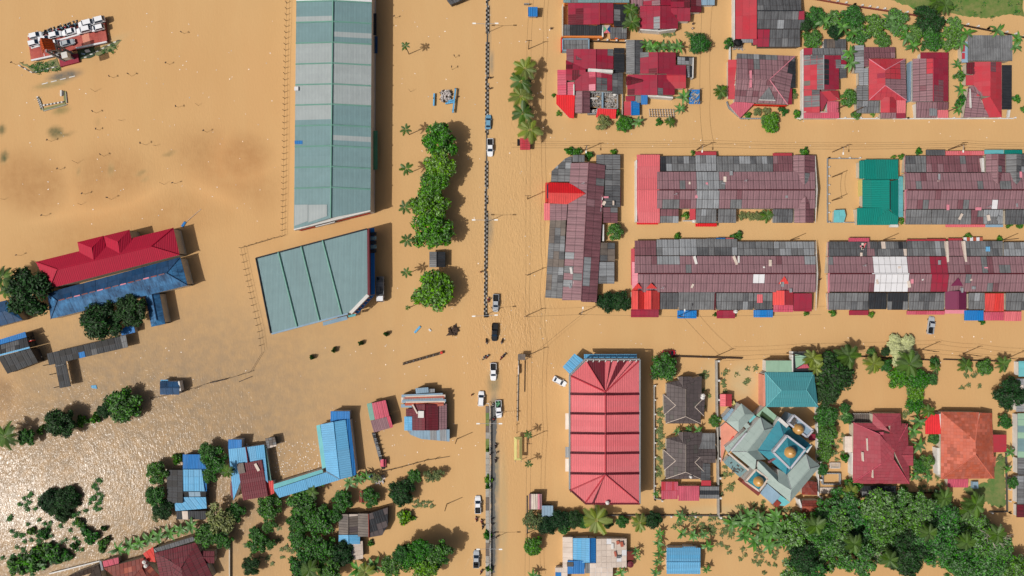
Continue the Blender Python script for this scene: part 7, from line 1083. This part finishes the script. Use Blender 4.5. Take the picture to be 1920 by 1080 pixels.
# ------------------------------------------------------------------ median kerb, railing, lamps, poles, wires, walls
def street():
    B('median_kerb', 'long median kerb painted in black and white blocks down the flooded road', 'kerb', 911, 300, None)
    wb, bb, n = [], [], 148
    for i in range(n):
        y0 = -6 + i * 4.05; f = lambda y: 913.5 - y / 590 * 4.0
        if 62 < y0 < 76 or 250 < y0 < 300: continue
        for s in (0, 1):
            if rnd() < .1: continue
            p = W(f(y0) + s * 4.2 - 1.6, y0 + 2, .2); (wb if (i + s) % 2 else bb).append(boxg((p.x - T.org.x, p.y - T.org.y, .12), (.29, random.uniform(.45, .64), random.uniform(.38, .52))))
    for nm, l, m in (('white_block', wb, 'kerb_white'), ('black_block', bb, 'black')): o = link(nm, mesh(nm, *join(l), m), T.root); o['kind'] = 'stuff'
    wallbar('median_strip', 914, -6, 910, 590, -.3, .18, .36, 'wall_dark'); box('kerb_end', 911, 592, -.3, 1.2, 1.0, .8, 'black')
    B('road_railing', 'white tube railing along the grassy concrete strip of the lower road', 'railing', 919, 910, None)
    for z in (.55, 1.0): wallbar('rail', 918.5, 762, 919, 1095, z - .05, z + .08, .16, 'wall_white')
    for i in range(28): box('post', 918.6, 764 + i * 12, -.3, .12, .12, 1.35, 'wall_white')
    V, F = pathg([W(912, 757, 1.0) - T.org, W(916, 756, 1.0) - T.org, W(918.5, 762, 1.0) - T.org], .09, .09); link('rail_end', mesh('rail_end', V, F, 'wall_white'), T.root)
    B('median_strip', 'cracked concrete strip with grass on the left of the railing', 'pavement', 913.5, 910, None)
    for i in range(27): y = 762 + i * 12.2; Q([(910.5, y, .2), (917, y, .2), (917, y + 11.7, .2), (910.5, y + 11.7, .2)], [('concrete', 3), ('grass', 2), ('brown_plank', 2)] if i < 8 else [('concrete', 5), ('brown_plank', 2)], name='paving_slab', wall=False, th=.4)
    bank('road', [(920, 742), (930, 738), (933, 765), (931, 810), (929, 850), (930, 900), (928, 960), (929, 1020), (928, 1095), (920, 1095), (920, 900)], .012, 'asphalt', n=1.6)
    flush()
    def lamp(bx, by, label, h=7.2, arm=2.9, ang=0):
        c = W(bx, by, 0); root = empty('street_lamp', (c.x, c.y, 0), label, 'street lamp', 'double armed street lamps on the median', ang)
        link('pole', mesh('pole', *tubeg((0, 0, -.5), (0, 0, h), .11, .07), 'steel'), root)
        for s in (-1, 1): link('arm', mesh('arm', *tubeg((0, 0, h - .1), (s * arm, 0, h + .25), .06, .05), 'steel'), root); link('lamp_head', mesh('lamp_head', *boxg((s * (arm + .35), 0, h + .28), (1.0, .38, .16)), 'lamp_white'), root)
    lamp(912, 62, 'street lamp over the upper median near the top edge'); lamp(911, 417, 'street lamp over the median beside the lowest hedge tree'); lamp(911, 590, 'street lamp at the lower end of the striped kerb', ang=.05); lamp(919, 785, 'street lamp above the railing end'); lamp(919, 1012, 'street lamp over the railing at the bottom')
    # utility poles and wires
    def pole(bx, by, label, h=7.5, cross=True, lampside=0):
        c = W(bx, by, 0); root = empty('utility_pole', (c.x, c.y, 0), label, 'utility pole', 'utility poles')
        link('pole', mesh('pole', *tubeg((0, 0, -.5), (0, 0, h), .15, .11), 'wood'), root)
        if cross: link('cross_arm', mesh('cross_arm', *boxg((0, 0, h - .4), (1.7, .12, .14)), 'wood_dark'), root)
        if lampside: link('lamp_arm', mesh('lamp_arm', *tubeg((0, 0, h - .6), (lampside * .3, lampside * 1.6, h - .2), .05), 'steel'), root); link('lamp_head', mesh('lamp_head', *boxg((lampside * .35, lampside * 1.9, h - .2), (.35, .7, .15)), 'lamp_white'), root)
        return Vector((c.x, c.y, h - .3))
    main = [pole(x, y, 'utility pole beside the road, ' + w) for x, y, w in ((991, 92, 'topmost with long shadow'), (989, 373, 'left of the red porch roof'), (989, 516, 'left of the upright terrace'), (987, 592, 'near the street corner'), (992, 665, 'beside the gate stand'), (991, 822, 'beside the yellow shelter'), (988, 1000, 'beside the hedge end'))]
    st1 = [pole(x, y, 'utility pole along the upper street, ' + w, lampside=-1) for x, y, w in ((1096, 282, 'first from the left'), (1306, 281, 'second from the left'), (1561, 285, 'third from the left'), (1778, 281, 'rightmost'))]
    st2 = [pole(x, y, 'utility pole along the lower street, ' + w, lampside=1) for x, y, w in ((1086, 588, 'first at the left corner'), (1270, 592, 'above the blue awning'))]
    st3 = [pole(x, y, 'utility pole along the garden walls, ' + w) for x, y, w in ((1342, 668, 'first from the left'), (1475, 662, 'by the teal house'), (1728, 655, 'by the pale tree'), (1806, 663, 'by the street garden'), (1890, 671, 'at the right edge'))]
    st4 = [pole(x, y, 'utility pole between the terrace rows, ' + w, 6.5, False, 0) for x, y, w in ((1482, 450, 'left'), (1656, 450, 'middle'), (1880, 450, 'right'), (1560, 332, 'upper in the fenced yard'), (1560, 376, 'lower in the fenced yard'), (1563, 208, 'in front of the red patched house'), (1598, 211, 'before the red hip house'), (1770, 212, 'before the half brown house'), (857, 823, 'right of the metal house'), (838, 945, 'in the open water below the metal house'))]
    def wire(pts, label, off=0, dz=0):
        B('power_line', label, 'power line', 960 + pts[0].x / S, 540 - pts[0].y / S, None)
        for o in ((-.6, .6) if off else (0,)):
            q = []
            for a, b in zip(pts, pts[1:]):
                n = Vector((-(b - a).y, (b - a).x, 0)).normalized() * o
                for i in range(8):
                    t = i / 8; q.append(a + (b - a) * t + n - Vector((0, 0, 4 * t * (1 - t) * .8 - dz)) - T.org)
            q.append(pts[-1] + n - T.org + Vector((0, 0, dz))); V, F = pathg(q, .035, .035, 4); link('cable', mesh('cable', V, F, 'rubber'), T.root)
    ext = lambda p, x, y: W(x, y, p.z)
    wire([ext(main[0], 998, -30)] + main + [ext(main[0], 988, 1110)], 'double power line running down beside the road', 1)
    wire([main[0]] + st1[:1] if 0 else [ext(st1[0], 960, 272)] + st1 + [ext(st1[0], 1950, 276)], 'double power line along the upper street', 1)
    wire([main[4]] + st2 + [ext(st2[0], 1540, 590)], 'power line from the road corner along the lower street'); wire([main[3], st2[0]], 'short power line slanting to the lower street corner')
    wire([st3[0]] + st3[1:] + [ext(st3[0], 1950, 672)], 'double power line along the garden walls', 1); wire([st2[1], st3[0]], 'power line crossing the lower street'); wire([st1[1], ext(st1[1], 1312, 180), ext(st1[1], 1318, -20)], 'thin power line going up the flooded lane'); wire([st4[3] * 1.0, st4[4] * 1.0], 'short cable in the fenced yard')
    # walls and fences
    def gwall(label, pts, h=.9, th=.25, m='concrete', piers=0):
        B('garden_wall', label, 'wall', pts[0][0], pts[0][1], None)
        for a, b in zip(pts, pts[1:]):
            wallbar('wall_panel', *a, *b, -.4, h, th, m)
            if piers:
                k = max(1, int(math.hypot(b[0] - a[0], b[1] - a[1]) / piers))
                for i in range(k + 1): box('pier', a[0] + (b[0] - a[0]) * i / k, a[1] + (b[1] - a[1]) * i / k, -.4, th + .15, th + .15, h + .65, 'wall_white')
    gwall('pale garden wall between the red hall and the brown bungalows', [(1227, 722), (1227, 935), (1240, 937)], piers=24); gwall('long garden wall below the red hall and mosque', [(1030, 966), (1348, 967), (1456, 966)], .6, .3, 'wall_dark', 40)
    gwall('tall pale wall between the bungalows and the mosque', [(1344, 676), (1346, 820), (1348, 967)], 1.5, .4, 'concrete', 30); gwall('dark yard wall along the lower street above the bungalows', [(1262, 668), (1392, 672)], .7, .4, 'wood_dark'); gwall('mosque yard wall on the right with pale cap', [(1532, 764), (1535, 930)], 1.4, .35, 'wall_white', 30)
    gwall('dark garden wall of the central garden along the street', [(1600, 668), (1760, 676)], .5, .3, 'wood_dark'); gwall('dark garden wall of the right hand street garden', [(1770, 674), (1890, 678)], .5, .3, 'wood_dark'); gwall('street wall before the red houses at the right', [(1494, 222), (1700, 222.5), (1900, 222)], .35, .3, 'wall_white', 28)
    gwall('dark slanting wall with red and pale posts along the top thicket', [(1520, -4), (1600, 10), (1712, 27), (1772, 40)], .6, .3, 'brick_red', 14); gwall('dark slanting wall continuing behind the tarpaulin house', [(1772, 40), (1850, 55), (1935, 72)], .6, .3, 'wood_dark', 16)
    gwall('low pale wall round the fenced yard of the green house', [(1552, 416), (1552, 297), (1610, 297)], .5, .2, 'grey_light', 15); gwall('low wall along the bottom of the fenced yard', [(1552, 417), (1606, 417)], .5, .2, 'grey_light', 20); gwall('dark wall below the long shed', [(1680, 925), (1750, 924), (1753, 940)], .7, .3, 'wood_dark'); gwall('lawn fence beside the terracotta house', [(1888, 850), (1890, 960), (1856, 960)], .7, .2, 'wall_dark', 20); gwall('pale yard wall beside the plank path in the lower left', [(430, 1018), (430, 1085)], .8, .3, 'wall_cream'); gwall('low wall strip left of the patchwork house', [(988, 930), (988, 1000)], .3, .25, 'wall_dark'); gwall('white edged wall above the maroon roofs', [(92, 1076), (188, 1052)], .8, .35, 'wall_white'); gwall('side wall of the broad brown house', [(1369, 80), (1369, 112)], 1, .3, 'wall_white'); gwall('yard wall with pipe rail between crimson houses', [(1104, 76), (1172, 79)], .7, .3, 'wood_dark', 14); gwall('grey wall before the lean to of the broad brown house', [(1363, 190), (1367, 202), (1390, 222), (1448, 222)], .6, .3, 'grey_light')
    # wire fence round the left field
    B('wire_fence', 'long wire fence of thin posts standing in the flood round the left field', 'fence', 530, 440, None)
    pm = mesh('fence_post', *tubeg((0, 0, -.4), (0, 0, 1.7), .09, .07, 6), 'wood_dark'); pts = [(538, -5), (534, 150), (532, 300), (529, 443), (505, 449), (452, 465), (460, 505), (472, 560), (486, 622), (491, 660)]
    for a, b in zip(pts, pts[1:]):
        k = max(1, int(math.hypot(b[0] - a[0], b[1] - a[1]) / 10.8))
        for i in range(k): x, y = a[0] + (b[0] - a[0]) * i / k, a[1] + (b[1] - a[1]) * i / k; o = link('fence_post', pm, T.root, W(x, y, 0) - T.org); o.rotation_euler = (random.uniform(-.05, .05), random.uniform(-.05, .05), 0)
        for z in (.8, 1.5): V, F = tubeg(W(*a, z) - T.org, W(*b, z) - T.org, .03, .03, 4); link('fence_wire', mesh('fence_wire', V, F, 'wood_dark'), T.root)
    B('wire_fence', 'broken wire fence trailing across the flood from the gatehouse', 'fence', 400, 715, None)
    for x, y in ((352, 731), (370, 727), (392, 718), (410, 714), (425, 710), (450, 703), (470, 697), (286, 746), (270, 752)): o = link('fence_post', pm, T.root, W(x, y, 0) - T.org)
    V, F = pathg([W(x, y, .5) - T.org for x, y in ((280, 748), (340, 735), (392, 718), (428, 710), (470, 697), (492, 660))], .06, .05, 4); link('fence_wire', mesh('fence_wire', V, F, 'wood_dark'), T.root); wallbar('fallen_beam', 393, 718, 424, 711, .2, .6, .3, 'wood_dark'); wallbar('fallen_beam', 448, 716, 472, 706, .1, .3, .2, 'wood_dark')
    B('wire_fence', 'sagging wire fence with debris caught in it below the long wreck', 'fence', 760, 870, None); V, F = pathg([W(x, y, .3) - T.org for x, y in ((716, 884), (740, 879), (770, 871), (800, 863), (843, 856))], .12, .06, 4); link('fence_wire', mesh('fence_wire', V, F, 'wood_dark'), T.root)
    for x, y in ((735, 880), (755, 875), (776, 869), (797, 863), (818, 859)): link('fence_post', pm, T.root, W(x, y, 0) - T.org)
    B('wire_fence', 'low fence line of thin posts along the side road by the gate stand', 'fence', 969, 800, None)
    for i in range(9): link('fence_post', pm, T.root, W(969, 690 + i * 15, -.6) - T.org)
    V, F = tubeg(W(969, 690, .5) - T.org, W(968, 812, .5) - T.org, .04, .04, 4); link('fence_wire', mesh('fence_wire', V, F, 'wood_dark'), T.root)
    # park posts in the left field
    flush()
    ph = mesh('pole', *tubeg((0, 0, -.4), (0, 0, 2.6), .045, .035, 6), 'wood'); hd = mesh('lamp_head', *boxg((0, 0, 2.65), (.55, .26, .22)), 'wood_dark')
    LANT = ((346, 63), (205, 96), (213, 146), (247, 143), (372, 198), (334, 201), (181, 212), (228, 226), (186, 244), (96, 265), (146, 306), (195, 293), (274, 272), (292, 273), (388, 248), (114, 318), (308, 346), (329, 344), (209, 374), (152, 384), (160, 364), (86, 405), (8, 374), (40, 479), (30, 121), (178, 172), (318, 121), (742, 34), (770, 172), (854, 108), (848, 131))
    for i, (x, y) in enumerate(LANT):
        c = W(x, y, 0); root = empty('park_lamp', (c.x, c.y, 0), 'short lantern post in the flooded field, ' + band(i, LANT, ((130, 'top row'), (205, 'second row'), (250, 'third row'), (310, 'fourth row'), (9999, 'lowest row'))), 'lamp post', 'lantern posts in the flooded field'); root.scale = (1, 1, random.uniform(.6, 1.05)); link('pole', ph, root); root.rotation_euler = (random.uniform(-.12, .12), random.uniform(-.12, .12), rnd() * 3)
        if i % 3 != 1: link('lamp_head', hd, root)
street()

# ------------------------------------------------------------------ raised platform with parked cars, tower, playground
def platform():
    B('raised_platform', 'raised red paved platform with white kerbs carrying parked white cars', 'platform', 126, 72, None)
    zp = 1.0
    def slab(pts, z, m, th=1.2, name='deck'): return Q([(x, y, z) for x, y in pts], m, name=name, wall=False, th=th)
    slab([(52, 68), (195, 31), (200, 78), (58, 113)], zp, 'deck_red')
    for a in ((52, 68, 195, 31), (58, 90, 152, 63), (58, 113, 133, 97), (142, 90, 200, 78)): wallbar('kerb', *a, zp - .1, zp + .35, .45, 'white')
    for i in range(9): slab([(60 + i * 15.5, 88 - i * 3.9), (73 + i * 15.5, 84.7 - i * 3.9), (77 + i * 15.5, 106 - i * 3.9), (64 + i * 15.5, 109.4 - i * 3.9)], zp + .02, [('deck_red', 3), ('salmon', 1)], .03, 'paving_slab')
    for x in (82, 104): wallbar('bay_line', x, 100, x + 1.5, 106, zp + .02, zp + .05, .15, 'white')
    tx, ty = 118, 95; g = 'cars parked on the raised platform'
    B('clock_tower', 'small tower with orange ribbed roof, pale frame legs and crimson base beside the platform', 'tower', 128, 113, None)
    slab([(110, 106), (145, 100), (148, 116), (113, 125)], .7, 'crimson', 1.2, 'base'); sl_ = [(118, 103), (135, 99), (138, 110), (121, 114)]
    wp = [W(x, y, .7) for x, y in ((119, 104), (135, 100), (138, 110), (122, 114))]
    top = [Vector((p.x, p.y, 9)) for p in wp]
    for p, q in zip(wp, top): d = p - T.org; link('leg', mesh('leg', *boxg((d.x, d.y, 4.8), (.5, .5, 8.4), .24), 'grey_light'), T.root)
    for z in (3.2, 6.2, 8.6):
        for i in range(4): a, b = wp[i] - T.org, wp[(i + 1) % 4] - T.org; link('cross_beam', mesh('cross_beam', *boxg(((a.x + b.x) / 2, (a.y + b.y) / 2, z), ((b - a).length, .35, .45), math.atan2((b - a).y, (b - a).x)), 'grey_light'), T.root)
    cc = sum(wp, Vector()) / 4 - T.org; u = (wp[1] - wp[0]).normalized() * 1.9; v = (wp[3] - wp[0]).normalized() * 1.6; zt, zb = 11.4, 9.2
    for s in (1, -1):
        P = [cc + u * s * 1.0 - v + Vector((0, 0, zb)), cc + u * s * 1.0 + v + Vector((0, 0, zb)), cc + v + Vector((0, 0, zt)), cc - v + Vector((0, 0, zt))]; P = [Vector((p.x, p.y, p.z)) for p in P]; n = (P[1] - P[0]).cross(P[2] - P[0]).normalized(); n = n if n.z > 0 else -n
        o = link('roof_slope', mesh('roof_slope', *prism(P, n, .15), 'orange'), T.root)
        for i in range(7): t = i / 6; a, b = P[0] + (P[1] - P[0]) * t + n * .08, P[3] + (P[2] - P[3]) * t + n * .08; link('roof_rib', mesh('roof_rib', *tubeg(a, b, .07, .07, 4), 'brick_red'), o)
    box('clock_room', 128, 107, 7.4, 1.7, 1.7, 1.8, 'wall_white', .24); box('tower_core', 128, 107, .6, 1.2, 1.2, 6.8, 'wall_dark', .24)
    B('picnic_board', 'white board and blue sheet lying on the dark green patch beside the tower', 'board', 163, 95, None); Q([(158, 94, .25), (166, 92, .25), (170, 97, .25), (161, 99, .25)], 'wall_white', wall=False, name='panel'); Q([(152, 99, .25), (160, 100, .25), (159, 103, .25), (153, 102, .25)], 'slate_blue', wall=False, name='panel')
    for x, y, fl, k, w in ((183, 38, 194, 'suv', 'rightmost of the upper row'), (161, 44, 194, 'suv', 'second from the right of the upper row'), (183, 52, 194, 'hatch', 'rightmost of the lower row'), (158, 56, 194, 'suv', 'second from the right of the lower row'), (129, 59.5, 194, 'sedan', 'in the middle of the platform'), (104, 64.5, 14, 'hatch', 'left of the middle car'), (84, 73, 14, 'hatch', 'third from the left'), (67, 66, 14, 'hatch', 'at the upper left corner'), (65, 80, 14, 'hatch', 'at the lower left corner'), (96, 82, 194, 'hatch', 'half hidden by the orange tower roof'), (126, 80, 14, 'sedan', 'right of the orange tower roof')):
        car(k, 'car_silver' if w.startswith('right of the') else 'car_white', x, y, fl, 'white car parked on the platform, ' + w, 'car', g, z=0, base_z=zp + .02, sc=1.0)
    rg = random.Random(5); cols = ['car_black', 'car_red', 'car_black', 'car_blue']
    for i in range(22):
        t = i / 21; x, y = 84 + t * 64, 63 - t * 19 + (2.6 if i % 2 else -2.4); moto(cols[i % 4], x, y, rg.choice((70, 100, 250, 110)), ('red', 'black', 'blue')[{'car_red': 0, 'car_black': 1, 'car_blue': 2}[cols[i % 4]]] + ' motorcycle packed on the platform, ' + ('upper', 'lower')[i % 2 == 1] + ' row, ' + ORD[i // 2] + ' from the left', 'motorcycles packed on the platform', 0, zp + .02)
    B('drowned_ruin', 'U shaped drowned garden wall of white blocks breaking the surface below the platform', 'wall', 100, 198, None)
    for a in ((72, 184, 79, 206), (80, 206, 123, 195), (121, 171, 123, 192)): wallbar('wall_panel', *a, -.3, .15, .9, 'mud_grass'); wallbar('wall_panel', a[0] + 2, a[1] + 2, a[2] + 2, a[3] + 1, -.3, .3, .2, 'concrete')
    for i in range(24):
        t = i / 24; x, y = (71 + t * 8 * 2, 183 + t * 22 * 2) if t < .5 else (83 + (t - .5) * 80, 198 - (t - .5) * 14); box('block', x + 1, y, -.2, .55, .4, .5, ('wall_white', 'wall_dark')[i % 2], .3)
    for i in range(9): box('block', 116 + (i % 2) * 4, 171 + i * 1.1, -.2, .5, .35, .5, ('wall_white', 'wall_dark')[i % 2])
    B('kerb_line', 'broken white kerb line along the drowned lower edge of the platform verge', 'kerb', 120, 130, None)
    for i in range(26):
        t = i / 25
        if t < .18: x, y = 38 + t / .18 * 24, 124 + t / .18 * 13
        elif t < .55: x, y = 62 + (t - .18) / .37 * 48, 137 - (t - .18) / .37 * 12
        else: x, y = 160 + (t - .55) / .45 * 62, 109 - (t - .55) / .45 * 32
        box('kerb_stone', x, y, -.2, .8, .3, .42, ('wall_white', 'wall_dark')[i % 2], .24 if t > .18 else -.5)
    for i in range(4): box('kerb_stone', 85 + i * 17, 157 - i * 4.2, -.2, 1.8, .25, .28, 'wall_white', .24)
    # playground remains beside the lane
    B('playground_frame', 'broken pale blue playground beams standing in the flood beside a heap', 'play frame', 845, 190, None)
    for a, z in (((854, 166, 849, 211), 1.2), ((835, 194, 850, 191), 1.0), ((814, 175, 813, 198), .8), ((840, 190, 849, 187), 1.1)): wallbar('beam', *a, z - .4, z, .45, 'blue_light')
    for x, y in ((858, 183), (854, 168), (849, 208), (814, 186)): box('post', x, y, -.4, .3, .3, 1.2, 'wood_dark')
    B('rubbish_heap', 'heap of pale rubbish and branches between the broken blue beams', 'rubbish heap', 836, 180, None); junk('rubbish', 828, 172, 845, 190, 120, .8); junk('branches', 826, 170, 847, 191, 40, .5, 'wood_dark')
    B('garden_sheets', 'scatter of white scrap beside the banana clump near the courtyard wing', 'scrap heap', 712, 900, None); junk('rubbish', 704, 893, 720, 906, 50, .3); Q([(690, 890, .6), (698, 889, .6), (699, 895, .5), (692, 896, .5)], 'blue', wall=False, name='panel')
    B('tank_stand', 'black water tank on a frame beside the grey roofed house', 'water tank', 1383, 81, None); tank(1383, 81, .8, 'black', 1.1); open_frame(1376, 75, 1391, 88, .9, 'wall_dark', .2); junk('scrap', 1374, 86, 1394, 93, 26, .2)
    B('wash_frame', 'small pale frame in the garden left of the rose red house', 'frame', 1567, 872, None); open_frame(1557, 868, 1575, 878, .6, 'white_dirty', .2)
    for i in range(5): wallbar('slat', 1558, 869.5 + i * 1.8, 1574, 869.5 + i * 1.8, .5, .6, .12, 'wall_white')
    B('mosque_pool', 'narrow fenced pool corner below the garden at the right of the mosque', 'wall', 1556, 897, None); open_frame(1543, 888, 1576, 908, .9, 'grey_light', .3); Q([(1537, 914, .4), (1575, 914, .4), (1575, 925, .4), (1537, 925, .4)], 'white_dirty', (4, 11), wall=False, name='grating', piece='slat')
    for i, (x, y) in enumerate(((1205, 757), (1217, 848), (1219, 885), (1341, 943), (1045, 903), (1890, 555), (1206, 760))): pass
    flush()
platform()
